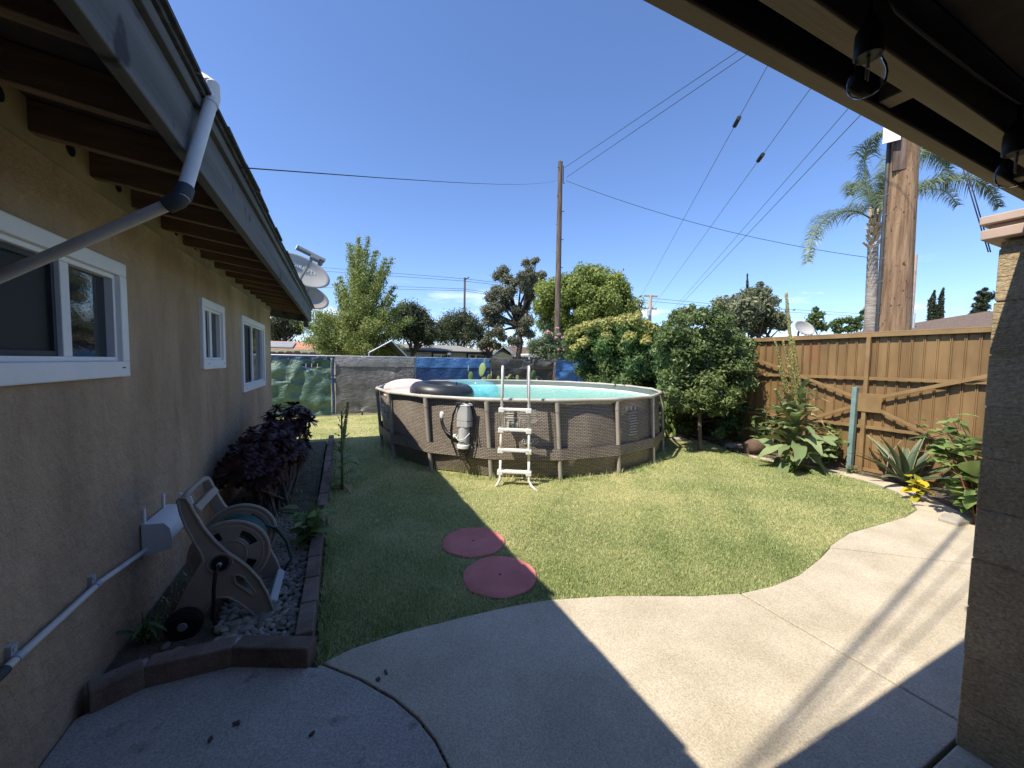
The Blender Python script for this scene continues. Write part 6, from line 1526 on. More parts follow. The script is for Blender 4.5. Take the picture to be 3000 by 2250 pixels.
for lab, D0, cl in (('wispy young tree left of the palm, the taller of two', 24, [(27.372, 14.21, 5.22, 0.175), (27.234, 14.241, 4.723, 0.292), (27.581, 14.094, 4.875, 0.233), (26.991, 14.324, 4.282, 0.292), (27.442, 14.116, 4.232, 0.35), (27.839, 13.925, 4.064, 0.233), (26.828, 14.37, 3.843, 0.233)]), ('low wispy tree just left of the palm trunk', 26, [(30.737, 14.84, 4.532, 0.284), (31.17, 14.654, 4.697, 0.284), (31.603, 14.464, 4.799, 0.284), (32.034, 14.265, 4.743, 0.253), (32.41, 14.107, 4.939, 0.221), (32.644, 14.027, 5.353, 0.19), (32.819, 13.962, 5.577, 0.158), (31.021, 14.687, 4.158, 0.316), (31.742, 14.366, 4.234, 0.316), (32.319, 14.114, 4.401, 0.284)])):
    bx2 = cl[4]
    tree('wispy_tree', lab, 'tree', (bx2[0], bx2[1], 0), cl, 3800, .2, L['light'], rng, 2.0, .1, M['bark'], aspect=.4, shell=.9, along_up=True)
for lab, D0, cl in (('single pointed cypress top above the citrus tree', 42, [(41.051, 27.865, 6.188, 0.306), (41.051, 27.873, 6.322, 0.3), (41.052, 27.881, 6.456, 0.294), (41.053, 27.889, 6.59, 0.288), (41.053, 27.898, 6.725, 0.281), (41.054, 27.906, 6.859, 0.275), (41.055, 27.914, 6.993, 0.269), (41.056, 27.922, 7.127, 0.263), (41.056, 27.93, 7.261, 0.256), (41.057, 27.938, 7.396, 0.25), (41.058, 27.947, 7.53, 0.244), (41.058, 27.955, 7.664, 0.238), (41.059, 27.963, 7.798, 0.232), (41.06, 27.971, 7.932, 0.225), (41.06, 27.979, 8.067, 0.219), (41.061, 27.988, 8.201, 0.213), (41.062, 27.996, 8.335, 0.207), (41.063, 28.004, 8.469, 0.2), (41.063, 28.012, 8.603, 0.194), (41.064, 28.02, 8.738, 0.188), (41.065, 28.028, 8.872, 0.182), (41.065, 28.037, 9.006, 0.176), (41.066, 28.045, 9.14, 0.169), (41.067, 28.053, 9.274, 0.163), (41.068, 28.061, 9.409, 0.157), (41.068, 28.069, 9.543, 0.151), (41.069, 28.077, 9.677, 0.144), (41.07, 28.086, 9.811, 0.138), (41.07, 28.094, 9.945, 0.132), (41.071, 28.102, 10.08, 0.126), (41.072, 28.11, 10.214, 0.119), (41.072, 28.118, 10.348, 0.113), (41.073, 28.127, 10.482, 0.107), (41.074, 28.135, 10.616, 0.101), (41.075, 28.143, 10.751, 0.095), (41.075, 28.151, 10.885, 0.088), (41.076, 28.159, 11.019, 0.082), (41.077, 28.167, 11.153, 0.076), (41.077, 28.176, 11.287, 0.07), (41.078, 28.184, 11.422, 0.063), (41.079, 28.192, 11.556, 0.057), (41.08, 28.2, 11.69, 0.051)]), ('thicker left one of the cypress pair', 44, [(62.3, 20.494, 7.272, 0.321), (62.313, 20.504, 7.509, 0.315), (62.326, 20.513, 7.747, 0.309), (62.339, 20.522, 7.984, 0.303), (62.352, 20.531, 8.222, 0.297), (62.365, 20.54, 8.459, 0.291), (62.378, 20.549, 8.697, 0.285), (62.391, 20.558, 8.934, 0.279), (62.404, 20.567, 9.171, 0.273), (62.417, 20.576, 9.409, 0.267), (62.417, 20.576, 9.409, 0.267), (62.451, 20.569, 9.54, 0.245), (62.485, 20.562, 9.671, 0.222), (62.518, 20.555, 9.802, 0.2), (62.552, 20.548, 9.933, 0.177), (62.586, 20.541, 10.064, 0.154), (62.619, 20.534, 10.195, 0.132), (62.653, 20.527, 10.326, 0.109), (62.687, 20.52, 10.457, 0.087), (62.721, 20.513, 10.588, 0.064)]), ('slimmer right one of the cypress pair', 44, [(63.322, 20.032, 7.29, 0.241), (63.328, 20.04, 7.461, 0.239), (63.333, 20.049, 7.633, 0.237), (63.338, 20.057, 7.805, 0.235), (63.343, 20.066, 7.976, 0.233), (63.348, 20.074, 8.148, 0.231), (63.353, 20.083, 8.319, 0.229), (63.358, 20.091, 8.491, 0.227), (63.363, 20.1, 8.663, 0.225), (63.368, 20.108, 8.834, 0.223), (63.373, 20.117, 9.006, 0.221), (63.379, 20.126, 9.178, 0.22), (63.384, 20.134, 9.349, 0.218), (63.389, 20.143, 9.521, 0.216), (63.394, 20.151, 9.692, 0.214), (63.394, 20.151, 9.692, 0.214), (63.415, 20.148, 9.795, 0.201), (63.436, 20.145, 9.898, 0.189), (63.458, 20.142, 10, 0.176), (63.479, 20.139, 10.103, 0.164), (63.5, 20.135, 10.206, 0.151), (63.522, 20.132, 10.308, 0.139), (63.543, 20.129, 10.411, 0.127), (63.564, 20.126, 10.514, 0.114), (63.585, 20.123, 10.616, 0.102), (63.607, 20.12, 10.719, 0.089), (63.628, 20.117, 10.822, 0.077), (63.649, 20.113, 10.924, 0.064)]), ('short cypress between the pair', 45, [(64.263, 20.712, 7.41, 0.219), (64.268, 20.718, 7.536, 0.21), (64.273, 20.724, 7.662, 0.202), (64.278, 20.729, 7.789, 0.193), (64.284, 20.735, 7.915, 0.185), (64.289, 20.741, 8.041, 0.177), (64.294, 20.746, 8.167, 0.168), (64.299, 20.752, 8.293, 0.16), (64.304, 20.758, 8.419, 0.151), (64.309, 20.764, 8.545, 0.143), (64.314, 20.769, 8.671, 0.135), (64.319, 20.775, 8.797, 0.126), (64.324, 20.781, 8.923, 0.118), (64.329, 20.786, 9.049, 0.109)])):
    tree('cypress', lab, 'tree', (cl[0][0], cl[0][1], 0), cl, 3500, .22, L['cypress'], rng, 3, .15, M['dark_bark'], aspect=.5, shell=.6, along_up=True, ntips=2)
tree('conifer', 'dark grey conifer half hidden behind the tan pillar', 'tree', (*(61.812, 16.258, 6.36)[:2], 0), [(61.401, 16.653, 9.652, 0.243), (61.753, 16.481, 9.464, 0.292), (61.218, 16.696, 9.019, 0.292), (61.658, 16.481, 8.784, 0.437), (61.034, 16.733, 8.288, 0.34), (61.563, 16.479, 8.054, 0.486), (60.85, 16.773, 7.605, 0.34), (61.379, 16.516, 7.323, 0.486), (60.755, 16.773, 6.924, 0.292), (61.847, 16.473, 10, 0.194), (62.106, 16.31, 9.276, 0.486)], 5000, .3, L['cypress'], rng, 4, .2, M['dark_bark'], aspect=.3, droop=.2)

# ---- palm
pm_ = thing('palm_tree', 'queen palm with drooping feather fronds behind the thick pole', 'palm tree', (*(19.084, 7.881, 2.223)[:2], 0))
pb0, pb1 = (19.084, 7.881, 2.223), (19.191, 8.1, 6.446)
q = MB(); pts_ = [Vector((pb0[0], pb0[1], 0)).lerp(Vector(pb1), i / 40) for i in range(41)]
q.tube(pts_, [.215 - .055 * i / 40 + (.006 if i % 2 else 0) for i in range(41)], 18); q.build('trunk', M['palm_trunk'], pm_, smooth=True)
q = MB()
cc = Vector(pb1)
for i in range(26):
    a = i * 2.4; z = -.15 + .035 * i
    d = Vector((math.cos(a), math.sin(a), 0)); r_ = .26 + .06 * math.sin(i * 1.7)
    q.bar(cc + d * .12 + Vector((0, 0, z)), cc + d * r_ + Vector((0, 0, z + .22)), .13, .035, d)
q.build('leaf_base', M['palm_boot'], pm_, bevel=.01)
q = MB()
for i in range(7):
    a = i * .9; d = Vector((math.cos(a), math.sin(a), 0)); q.tube([cc + d * .1 + Vector((0, 0, .5)), cc + d * .14 + Vector((0, 0, 1.0)), cc + d * .2 + Vector((0, 0, 1.45))], [.06, .045, .02], 8)
q.build('leaf_stalk', M['tan_wood'], pm_, smooth=True)
FR = [[(19.113, 8.2, 7.467), (18.263, 8.264, 7.599), (17.384, 8.325, 7.468), (16.433, 8.4, 7.064), (15.816, 8.416, 6.371), (15.495, 8.391, 5.415)], [(19.162, 8.191, 7.678), (19.177, 8.344, 8.457), (19.189, 8.498, 9.246), (19.171, 8.55, 9.938), (19.141, 8.377, 10.463), (19.256, 8.01, 10.706)], [(19.259, 8.151, 7.732), (20.157, 8.365, 8.864), (20.94, 8.518, 9.947), (21.602, 8.608, 10.904), (22.158, 8.507, 11.54)], [(19.354, 8.104, 7.681), (19.631, 7.678, 8.138), (20.155, 7.241, 8.469), (20.649, 6.697, 8.641), (21.406, 6.242, 8.607), (21.832, 5.911, 8.175), (22.14, 5.735, 7.591)], [(19.355, 8.107, 7.734), (20.954, 8.357, 9.233), (22.389, 8.45, 10.568), (23.548, 8.284, 11.038), (24.474, 8.062, 10.688), (24.993, 7.899, 10.093)], [(19.259, 8.151, 7.732), (18.817, 7.717, 8.149), (18.259, 7.327, 8.411), (17.642, 7.056, 8.398), (16.936, 6.802, 8.007)], [(19.209, 8.163, 7.574), (20.267, 8.738, 8.599), (20.74, 9.349, 9.481), (21.216, 9.819, 9.882), (21.592, 10.069, 9.58)], [(19.402, 8.082, 7.682), (21.522, 8.297, 8.887), (23.621, 8.264, 9.504), (25.152, 8.127, 9.632), (26.089, 8.003, 9.164)], [(19.258, 8.147, 7.68), (18.243, 7.627, 7.811), (17.51, 7.181, 7.694), (16.805, 6.802, 7.064)], [(19.354, 8.104, 7.681), (20.093, 8.168, 8.774), (20.69, 7.963, 9.802), (21.282, 7.732, 10.402), (22.014, 7.387, 10.2), (22.255, 7.141, 9.778)]]
def frond(pts, seed, LL=.75):
    rng = np.random.default_rng(seed)
    P = [Vector(p) for p in pts]
    # smooth the rachis
    S_ = []
    for i in range(len(P) - 1):
        p0, p1, p2, p3 = P[max(i - 1, 0)], P[i], P[i + 1], P[min(i + 2, len(P) - 1)]
        for k in range(10):
            u = k / 10
            S_.append(.5 * ((2 * p1) + (p2 - p0) * u + (2 * p0 - 5 * p1 + 4 * p2 - p3) * u * u + (3 * p1 - p0 - 3 * p2 + p3) * u ** 3))
    S_.append(P[-1])
    n = len(S_)
    q = MB(); q.tube(S_, [.03 * (1 - .85 * i / n) + .003 for i in range(n)], 6)
    q.tint = .9
    fr = q.build('frond', L['palm'], pm_, smooth=True)
    Q, T_ = [], []
    for i in range(int(n * .12), n):
        d = (S_[min(i + 1, n - 1)] - S_[max(i - 1, 0)]).normalized()
        s0 = d.cross(Vector((0, 0, 1)))
        s0 = s0.normalized() if s0.length > .05 else Vector((1, 0, 0))
        for s in (1, -1):
            for rep in range(4):
                u = rep / 4
                p = S_[i].lerp(S_[min(i + 1, n - 1)], u)
                f = i / n
                l = LL * (.35 + .65 * math.sin(math.pi * min(1, .12 + f * .95))) * (.75 + .5 * rng.random())
                upb = rng.normal() * .35 + .15
                dr = (s0 * s * .8 + d * .55 + Vector((0, 0, upb))).normalized()
                m_ = p + dr * l * .5
                tip = m_ + (dr * .55 + Vector((0, 0, -.45 - .5 * rng.random()))).normalized() * l * .55
                w = d * .013
                Q.append([p - w, p + w, m_ + w * 1.1, m_ - w * 1.1]); Q.append([m_ - w * 1.1, m_ + w * 1.1, tip + w * .15, tip - w * .15])
                tt_ = rng.random(); T_ += [tt_, tt_]
    obj('leaflets', quadmesh('leaflets', np.array([[list(v) for v in qd] for qd in Q]), L['palm'], np.array(T_)), fr)
for i, f in enumerate(FR): frond(f, i)

# ================================================================ GARDEN PLANTS
def leafmesh(name, m, l=1.0, w=.3, curl=.4, fold=.15, wav=.0, tint=.5, nu=4, nv=8, prof=None, tip=0):
    """one leaf along +x from the origin, arching down; width follows prof"""
    q = MB(); q.tint = tint
    def f(u, v):
        a = curl * v
        x = l * (math.sin(a) / curl if abs(curl) > 1e-3 else v); z = -l * ((1 - math.cos(a)) / curl if abs(curl) > 1e-3 else 0)
        ww = w * (prof(v) if prof else math.sin(math.pi * min(.985, .04 + v * .96)) ** .8)
        s = (u - .5) * 2
        return (x, s * ww / 2, z + fold * abs(s) * ww / 2 + wav * math.sin(v * 14 + s * 2) * abs(s) * .1)
    q.sheet(f, nu, nv)
    return q.mesh(name, m, smooth=True, fix=False)
def lrot(az, elev, roll=0):
    """leaf pointing at azimuth az, raised by elev"""
    return (Matrix.Rotation(az, 3, 'Z') @ Matrix.Rotation(-elev, 3, 'Y') @ Matrix.Rotation(roll, 3, 'X')).to_euler()

# dark succulent bush against the wall
ae = thing('succulent_bush', 'dense dark purple succulent bush of rosettes against the stucco wall', 'plant', (-.62, 4.75, .05))
spat = lambda v: (.28 + .72 * v ** 1.3) * (1 if v < .8 else math.sqrt(max(0.02, 1 - ((v - .8) / .21) ** 2)))
rms = []
rng = np.random.default_rng(77)
for k in range(5):
    q = MB()
    lv = [leafmesh('tmp', M['black'], l=1, w=.40, curl=.35 + .15 * j, fold=.12, nu=2, nv=5, prof=spat) for j in range(3)]
    for ring, (cnt, el, sc_l) in enumerate(((6, 1.15, .45), (8, .8, .72), (9, .45, .95), (9, .1, 1.0), (7, -.3, .95))):
        for i in range(cnt):
            rm3 = lrot(i * 6.283 / cnt + ring * .4 + rng.normal() * .1, el + rng.normal() * .12, rng.normal() * .15).to_matrix()
            me = lv[rng.integers(3)]
            s_ = sc_l * (.85 + .3 * rng.random())
            q.tint = float(np.clip(.2 + .5 * rng.random() + (.25 if ring > 2 else 0), 0, 1))
            q.add([rm3 @ (v.co * s_) for v in me.vertices], [tuple(p.vertices) for p in me.polygons])
    rms.append(q.mesh('rosette', L['aeonium'], smooth=True, fix=False))
for m_ in [m for m in bpy.data.meshes if m.name.startswith('tmp')]: bpy.data.meshes.remove(m_)
st = MB()
cnt = 0
while cnt < 150:
    d = unit(rng.normal(size=3))
    if d[2] < -.45: continue
    tt = rng.random()
    ctr = np.array([-.82 + .30 * tt, 4.25 + 1.35 * tt, .50 + .17 * tt])
    c = ctr + d * np.array([.24 + .08 * tt, .34, .24 + .10 * tt]) * (.75 + .35 * rng.random())
    if c[0] < -1.01: c[0] = -1.01
    if c[0] > -.34: continue
    if c[2] < .22: continue
    nrm = Vector(unit(d + np.array([.1, -.15, .55]) + rng.normal(size=3) * .25))
    s_ = .085 + .045 * rng.random()
    inst('rosette', rms[rng.integers(5)], ae, tuple(c), nrm.to_track_quat('Z', 'Y').to_euler(), s_)
    if cnt % 2 == 0:
        b0 = Vector((-.62 + rng.normal() * .08, 4.72 + rng.normal() * .25, .05)); e0 = Vector(c)
        st.tube([b0, b0.lerp(e0, .5) + Vector((rng.normal() * .04, rng.normal() * .04, -.04)), e0], [.016, .012, .008], 6, cap=False)
    cnt += 1
st.build('stems', M['bark'], ae, smooth=True)

mlv = [leafmesh('leaf', L['mullein'], l=1, w=.29, curl=cu, fold=fo, wav=.5, tint=ti_) for cu, fo, ti_ in ((.5, .25, .45), (.9, .3, .7), (1.3, .2, .3), (.25, .35, .6), (1.7, .25, .85))]
mdry = [leafmesh('leaf', L['mullein_dry'], l=1, w=.24, curl=cu, fold=.5, wav=.9, tint=ti_) for cu, ti_ in ((1.2, .6), (1.8, .9))]
def spike(parent, a, b, r, seed, dens=1300, fuzzy=.024):
    rng = np.random.default_rng(seed)
    a, b = Vector(a), Vector(b)
    q = MB(); q.tint = .35
    pts_ = [a.lerp(b, i / 14) + Vector((rng.normal() * .004, rng.normal() * .004, 0)) for i in range(15)]
    q.tube(pts_, [r * (1 - .55 * i / 14) for i in range(15)], 8)
    o = q.build('flower_spike', L['spike'], parent, smooth=True)
    n = int(dens * (b - a).length)
    t = rng.random(n); an = rng.random(n) * 6.283
    d = np.stack([np.cos(an), np.sin(an), .3 * rng.normal(size=n)], 1)
    A, Bv = np.array(a), np.array(b)
    P = A + (Bv - A) * t[:, None] + d * (r * (1 - .5 * t) + .006)[:, None]
    V = leafquads(P, unit(d + rng.normal(size=(n, 3)) * .4), fuzzy * (.6 + .8 * rng.random(n)) * (1 - .35 * t), .6, rng)
    ti = np.clip(rng.random(n) * .75, 0, 1); ti[(t > .985) | (rng.random(n) > .97)] = 1.0
    obj('florets', quadmesh('florets', V, L['spike'], ti), o)
def mullein(label, base, spec, spikes, seed):
    t = thing('mullein', label, 'plant', base)
    rng = np.random.default_rng(seed)
    q = MB(); q.tint = .3; q.tube([Vector(base), Vector(base) + Vector((0, 0, spec[-1][0]))], [.018, .010], 8); q.build('stem', L['mullein'], t, smooth=True)
    az = 0
    for z, l, el, dry in spec:
        az += 2.4 + rng.normal() * .2
        me = mdry[rng.integers(2)] if dry else mlv[rng.integers(5)]
        inst('leaf', me, t, (base[0] + .02 * math.cos(az), base[1] + .02 * math.sin(az), base[2] + z), lrot(az, el + rng.normal() * .1, rng.normal() * .3), (l, l * (.9 + .3 * rng.random()), l))
    for i, (a, b, r) in enumerate(spikes): spike(t, a, b, r, seed + i)
    return t
mb_ = (6.45, 3.52, 0.01)
rng = np.random.default_rng(8)
sp_ = []
for i in range(58):
    u = i / 57
    sp_.append((.04 + 1.12 * u ** .95, (.66 - .34 * u) * (.8 + .35 * rng.random()), .12 + .85 * u + rng.normal() * .12, (u > .45 and rng.random() < .3) or (u < .1 and rng.random() < .2)))
mt = mullein('huge mullein with tall yellow green flower spikes before the metal fence', mb_, sp_, [((6.45, 3.52, .9), (6.281, 3.679, 2.735), .024), ((6.42, 3.56, .95), (6.091, 3.697, 2.011), .017), ((6.43, 3.5, .95), (6.155, 3.613, 1.996), .017), ((6.5, 3.46, .95), (6.296, 3.552, 2.047), .018), ((6.47, 3.58, .8), (6.146, 3.647, 1.608), .022), ((6.5, 3.5, .9), (6.187, 3.519, 1.61), .03), ((6.4, 3.55, .7), (5.993, 3.584, 1.258), .03)], 31)
sp_ = [(.03 + .04 * i, .29 - .008 * i, .25 + .03 * i, i < 3) for i in range(12)] + [(.45 + .035 * i, .11 - .002 * i, .75 + .03 * i, False) for i in range(16)]
mullein('lone shaded mullein stalk growing beside the brick edging', (.02, 5.05, .0), sp_, [((.02, 5.05, .5), (0.095, 5.148, 1.073), .016)], 63)

def weed(name, label, base, h, n, ll, mats, seed, spread=.3, stem_m=None, lean=(0, 0), w=.45, nst=5, red=False, top_heavy=1.0):
    t = thing(name, label, 'plant', base)
    rng = np.random.default_rng(seed)
    lm = [leafmesh('leaf', L[mats], l=1, w=w * (.85 + .3 * rng.random()), curl=.3 + .8 * rng.random(), fold=.2, wav=.25, tint=float(x), nu=2, nv=6) for x in (.1, .35, .6, .85, 1.0)]
    q = MB(); q.tint = .4
    per = n // nst
    for s in range(nst):
        a = rng.random() * 6.283
        tip = Vector(base) + Vector((math.cos(a) * spread * rng.random() + lean[0], math.sin(a) * spread * rng.random() + lean[1], h * (.55 + .45 * rng.random())))
        m_ = Vector(base).lerp(tip, .5) + Vector((-lean[0] * .25, -lean[1] * .25, h * .08))
        q.tube([Vector(base), m_, tip], [.007, .005, .0022], 6, cap=False)
        for k in range(per):
            u = 1 - (1 - .12) * rng.random() ** (.8 * top_heavy)
            p = Vector(base).lerp(m_, u * 2) if u < .5 else m_.lerp(tip, u * 2 - 1)
            az = rng.random() * 6.283
            l = ll * (.5 + .8 * rng.random())
            inst('leaf', lm[rng.integers(5)], t, p, lrot(az, .25 + rng.normal() * .3, rng.normal() * .4), l)
    q.build('stem', stem_m or M['green_steel'], t, smooth=True)
    return t
redstem = mat('red_stem', (.38, .09, .10), (.5, .16, .16), rough=.6)
greenstem = mat('green_stem', (.12, .16, .06), rough=.6)
weed('broadleaf_weed', 'tall broadleaf weed with red stems beside the tan pillar', (6.1, 1.55, .01), 1.22, 300, .18, 'weed', 101, spread=.62, stem_m=redstem, lean=(.0, .35), nst=13)
weed('broadleaf_weed', 'low large leaved weed at the foot of the tan pillar', (5.92, 1.5, .01), .55, 26, .24, 'weed', 102, spread=.25, stem_m=redstem, w=.6, nst=4)
weed('yellow_plant', 'small plant with yellowing leaves in front of the agave', (6.32, 2.06, .02), .30, 26, .13, 'yellow', 103, spread=.14, stem_m=greenstem, w=.6, nst=4)
weed('rose_bush', 'straggly rose bush growing round the green steel post', (7.08, 3.38, .01), .78, 210, .10, 'weed', 104, spread=.42, stem_m=greenstem, w=.6, nst=11)
weed('bushy_weed', 'small bushy green weed under the huge mullein', (*(6.195, 3.385, 0)[:2], .01), .34, 170, .06, 'weed', 105, spread=.2, stem_m=greenstem, w=.3, nst=14)
weed('leafy_weed', 'green leafy weed sprouting beside the brick edging', (-.27, 3.52, .05), .42, 48, .15, 'weed', 106, spread=.2, stem_m=greenstem, w=.42, nst=5)
weed('low_weed', 'tuft of low weeds between the agave and the pillar', (6.55, 1.78, .01), .2, 80, .07, 'weed', 107, spread=.3, stem_m=greenstem, w=.4, nst=10)
weed('low_weed', 'small weeds at the foot of the green steel post', (7.0, 3.05, .01), .14, 60, .07, 'agave', 108, spread=.22, stem_m=greenstem, w=.35, nst=8)
weed('wall_weed', 'thin grassy weeds at the wall behind the reel wheel', (-.98, 2.62, .05), .18, 30, .09, 'weed', 109, spread=.14, stem_m=greenstem, w=.16, nst=7)
weed('broadleaf_weed', 'shaded broadleaf plant between leafy shrub and mullein', (7.0, 4.35, .01), .95, 60, .22, 'hedge', 110, spread=.4, stem_m=greenstem, w=.4, nst=8)

ag = thing('agave', 'spiky grey green agave with pale edged leaves by the fence', 'plant', (7.0, 2.42, .01))
rng = np.random.default_rng(55)
apf = lambda v: (.62 + .75 * v - 1.37 * v * v if v < .55 else (.62 + .41 - .414) * (1 - (v - .55) / .45) ** .9) 
for k in range(20):
    q = MB(); cu = .25 + .5 * rng.random(); l = .72 * (.75 + .35 * rng.random()); w_ = .062
    tt_ = float(rng.random())
    def lf(u, v, l=l, cu=cu, w_=w_):
        a = cu * v; x = l * math.sin(a) / cu; z = -l * (1 - math.cos(a)) / cu; ww = w_ * max(.02, apf(v)); s = (u - .5) * 2
        return (x, s * ww, z + .5 * abs(s) ** 2 * ww)
    q.tint = tt_; q.sheet(lf, 4, 10); 
    q.cur = 1; q.tint = .5
    q.sheet(lambda u, v: (lambda p, p2: (p[0], p[1] + (p2 * .006) * u * (1 if True else 0), p[2] + .002))(lf(1.0, v), 1), 1, 10)
    q.sheet(lambda u, v: (lambda p: (p[0], p[1] - .006 * u, p[2] + .002))(lf(0.0, v)), 1, 10)
    me = q.mesh('leaf', [L['agave'], L['agave_edge']], smooth=True, fix=False)
    az = k * 2.4; el = 1.35 - .80 * (k / 19)
    inst('leaf', me, ag, (7.0 + .03 * math.cos(az), 2.42 + .03 * math.sin(az), .05), lrot(az, el + rng.normal() * .08, rng.normal() * .2))
q = MB()
a0 = Vector((6.9, 2.6, .1)); e0 = Vector((6.851, 2.544, 0.527))
q.tube([a0, a0.lerp(e0, .6) + Vector((0, 0, .05)), e0], [.006, .005, .003], 5); q.tube([a0.lerp(e0, .75), e0 + Vector((.05, -.08, .1))], .003, 5); q.tube([e0, e0 + Vector((-.05, .1, .09))], .003, 5)
q.build('dry_stalk', M['palm_boot'], ag)

# prickly pears
padm = []
for k in range(4):
    q = MB(); vs = []
    q.tint = .2 + .2 * k
    q.lathe([(.001, 0), (.16, .03), (.30, .18), (.40, .42), (.42, .62), (.36, .82), (.20, .96), (.001, 1.0)], 14, (0, 0, 0), (0, 0, 1), cap=False)
    q.v = [(x * 1.0, y * .22, z) for x, y, z in q.v]
    padm.append(q.mesh('pad', L['cactus'], smooth=True))
def cactus(label, base, pads, seed, d):
    t = thing('prickly_pear', label, 'cactus', base)
    rng = np.random.default_rng(seed)
    for x, y, z, r in pads:
        inst('pad', padm[rng.integers(4)], t, (x, y, z - r), (rng.normal() * .12, rng.normal() * .16, R(-24) + rng.normal() * .5), (r * 2 * .62, r * 2 * .62, r * 2))
    return t
for lab, cl, sd in (('prickly pear cactus against the right end of the pool', [(6.377, 6.069, 0.698, 0.122), (6.467, 6.024, 0.623, 0.133), (6.385, 6.05, 0.455, 0.122), (6.384, 6.041, 0.301, 0.111), (6.422, 6.012, 0.124, 0.1), (6.545, 5.969, 0.325, 0.111), (6.554, 5.954, 0.138, 0.111), (6.538, 5.988, 0.568, 0.089), (6.609, 5.96, 0.625, 0.066), (6.8, 5.87, 0.573, 0.089), (6.32, 6.116, 1.029, 0.133), (6.401, 6.082, 1.075, 0.111)], 1),
                    ('tall single prickly pear stalk left of centre behind the pool', [(3.542, 11.029, 1.386, 0.105), (3.591, 10.992, 1.154, 0.151), (3.645, 10.963, 1.085, 0.116), (3.589, 10.978, 0.922, 0.14)], 2),
                    ('prickly pear with one big oval pad behind the pool', [(3.898, 10.866, 1.369, 0.221), (3.99, 10.84, 1.614, 0.088), (3.882, 10.852, 1.043, 0.14), (3.86, 10.852, 0.88, 0.116)], 3),
                    ('prickly pear pads low in front of the black tarp', [(4.085, 10.765, 1.116, 0.116), (4.36, 10.639, 1.098, 0.084), (4.891, 10.4, 1.118, 0.098), (5.323, 10.211, 1.23, 0.14), (5.293, 10.212, 1.044, 0.084), (5.431, 10.15, 1.046, 0.07), (5.559, 10.092, 1.048, 0.07)], 4)):
    cactus(lab, (cl[0][0], cl[0][1], 0), cl, sd, 11)
sp2 = thing('succulent_clump', 'pale fan of succulent leaves in front of the black tarp', 'plant', (*(4.585, 10.424, 1.037)[:2], .9))
b0 = (4.585, 10.426, 1.072)
for k in range(11):
    az = R(-24) + (math.pi if k % 2 else 0) + rng.normal() * .5
    inst('leaf', mlv[k % 5], sp2, b0, lrot(az, .25 + .09 * k, 0), (.22, .26, .22))

# odds and ends in the bed
ur = thing('broken_urn', 'dappled brown clay pot lying between the shrub and mullein', 'pot', (6.646, 4.329, 0))
u0 = Vector((6.822, 4.446, 0))
q = MB(); q.lathe([(.09, 0), (.12, .05), (.145, .14), (.14, .24), (.11, .31), (.125, .34), (.105, .34), (.10, .28)], 14, u0 + Vector((-.14, .0, .12)), (.85, -.3, .12)); q.build('body', M['urn'], ur, auto=50)
for x, y, w_, lab in ((*(5.862, 1.624, 0)[:2], .22, 'flat grey paving stone half hidden by the pillar'), (*(7.076, 4.958, 0)[:2], .2, 'low edging stone under the leafy shrub'), (*(6.489, 5.784, 0)[:2], .16, 'low edging stone under the pool cactus')):
    q = MB(); q.prism([(x - w_, y - .08), (x + w_ * .8, y - .11), (x + w_, y + .06), (x, y + .10), (x - w_ * .9, y + .07)], lambda u, v, d: (u, v, d), -.02, .06); tag(q.build('edging_stone', M['stone'], bevel=.015), lab, 'stone')

# ================================================================ GRASS
def inside(P, poly):
    x, y = P[:, 0], P[:, 1]
    r = np.zeros(len(P), bool)
    j = len(poly) - 1
    for i in range(len(poly)):
        xi, yi = poly[i]; xj, yj = poly[j]
        c = ((yi > y) != (yj > y)) & (x < (xj - xi) * (y - yi) / (yj - yi + 1e-12) + xi)
        r ^= c; j = i
    return r
rng = np.random.default_rng(99)
def patchy(P):
    s = 0
    for fx, fy, ph in ((1.1, .7, 1), (-.6, 1.7, 2.2), (2.3, 1.9, .4), (-3.1, 2.2, 4.0), (5.2, -4.1, 1.1), (4.4, 6.1, 3.1), (9.3, -7.7, .3), (-11.2, 8.1, 2), (13.7, 12.1, 5)):
        s = s + np.sin(fx * P[:, 0] + fy * P[:, 1] + ph) / (1 + .14 * abs(fx))
    return s / 3
def blades(n, ymax, hmin, hmax, wid, mask, tint0):
    Y_ = 1.62 / np.maximum(1e-3, (1.62 / ymax + (1 - 1.62 / ymax) * rng.random(n)))
    X_ = -3.4 + 10.7 * rng.random(n)
    P = np.stack([X_, Y_, np.zeros(n)], 1)
    P = P[mask(P)]
    n = len(P)
    a = rng.random(n) * 6.283; le = .25 + .75 * rng.random(n)
    h = hmin + (hmax - hmin) * rng.random(n) ** 1.4
    d = np.stack([np.cos(a) * le, np.sin(a) * le, np.ones(n) * .75], 1); d = unit(d)
    s = np.stack([-np.sin(a), np.cos(a), np.zeros(n)], 1) * wid * (1 + .12 * P[:, 1:2])
    V = np.stack([P - s, P + s, P + d * h[:, None] + s * .15, P + d * h[:, None] - s * .15], 1)
    tint = np.clip(tint0 + .27 * patchy(P) + .30 * rng.normal(size=n), 0, 1)
    return V, tint
def lawnmask(P):
    m = inside(P + np.c_[rng.normal(size=(len(P), 2)) * .014, np.zeros(len(P))], LAWN)
    m &= np.hypot(P[:, 0] - 3.43, P[:, 1] - 7.05) > 2.72
    for c in ((1.065, 3.12), (1.075, 2.535)): m &= np.hypot(P[:, 0] - c[0], P[:, 1] - c[1]) > .250 + .012 * rng.normal(size=len(P)) + .018 * np.sin(9 * np.arctan2(P[:, 1] - c[1], P[:, 0] - c[0]))
    return m
V, ti = blades(900000, 11.7, .010, .030, .0020, lawnmask, .5)
tag(obj('grass', quadmesh('grass', V, L['grass'], ti)), kind='stuff')
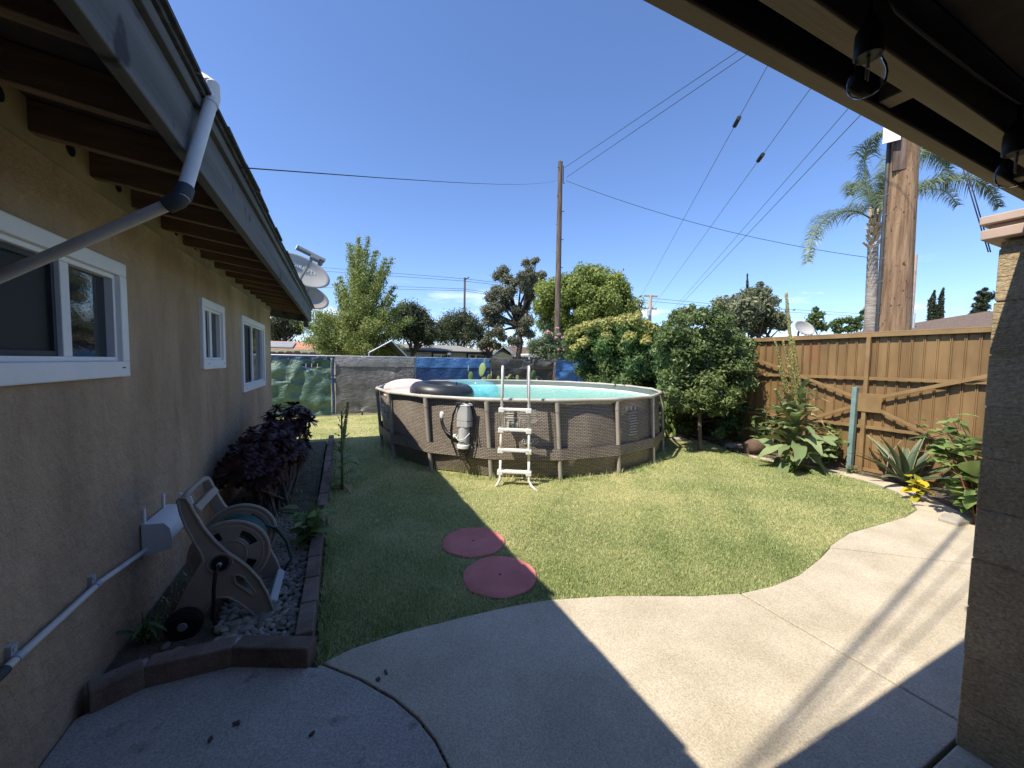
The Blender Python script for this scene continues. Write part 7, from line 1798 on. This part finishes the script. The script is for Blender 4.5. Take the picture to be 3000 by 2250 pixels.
# overhanging tufts along the concrete edge
EP, ET = [], []
for i in range(0, 22):
    a_, b_ = np.array(LAWN[i]), np.array(LAWN[i + 1])
    m_ = int(np.linalg.norm(b_ - a_) * 420)
    u_ = rng.random(m_)[:, None]
    p_ = a_ + (b_ - a_) * u_
    nrm_ = np.array([b_[1] - a_[1], -(b_[0] - a_[0])]) / np.linalg.norm(b_ - a_)
    keep = np.sin(p_[:, 0] * 17 + p_[:, 1] * 11) + np.sin(p_[:, 0] * 5.3 + 1) + rng.normal(size=m_) * .7 > -.3
    p_ = p_ + nrm_ * (-.012 + .018 * rng.random(m_))[:, None]
    EP.append(p_[keep])
EP = np.concatenate(EP); n_e = len(EP)
P_ = np.c_[EP, np.full(n_e, .004)]
a_ = rng.random(n_e) * 6.283
d_ = unit(np.stack([np.cos(a_), np.sin(a_), .3 + .9 * rng.random(n_e)], 1))
s_ = np.stack([-np.sin(a_), np.cos(a_), np.zeros(n_e)], 1) * .0022
h_ = (.018 + .035 * rng.random(n_e) ** 2)[:, None]
V = np.stack([P_ - s_, P_ + s_, P_ + d_ * h_ + s_ * .1, P_ + d_ * h_ - s_ * .1], 1)
tag(obj('edge_grass', quadmesh('edge_grass', V, L['grass'], np.clip(.5 + .3 * rng.normal(size=n_e), 0, 1))), kind='stuff')
# longer uncut grass round the pool wall and the planter edge
def ringmask(P):
    r = np.hypot(P[:, 0] - 3.43, P[:, 1] - 7.05)
    m = (r > 2.66) & (r < 2.86) & (rng.random(len(P)) < .8)
    m |= inside(P, LAWN) & (P[:, 0] < -.06) & (P[:, 1] < 7.9) & (P[:, 0] > -.13)
    m |= (P[:, 0] > 6.2) & (P[:, 0] < 7.2) & (P[:, 1] > 2.9) & (P[:, 1] < 5.5) & (rng.random(len(P)) < .12)
    return m
V, ti = blades(150000, 11, .03, .12, .003, ringmask, .32)
tag(obj('long_grass', quadmesh('long_grass', V, L['grass'], ti)), kind='stuff')
def bedmask(P): return (P[:, 0] > -1.0) & (P[:, 0] < -.24) & (P[:, 1] > 3.4) & (P[:, 1] < 7.9) | ((P[:, 0] < -.75) & (P[:, 0] > -1.05) & (P[:, 1] > 2.6) & (P[:, 1] < 3.6) & (rng.random(len(P)) < .6))
V, ti = blades(90000, 7.9, .02, .06, .003, bedmask, .1); V[:, :, 2] += .05
tag(obj('ground_cover', quadmesh('ground_cover', V, L['grass'], ti)), kind='stuff')
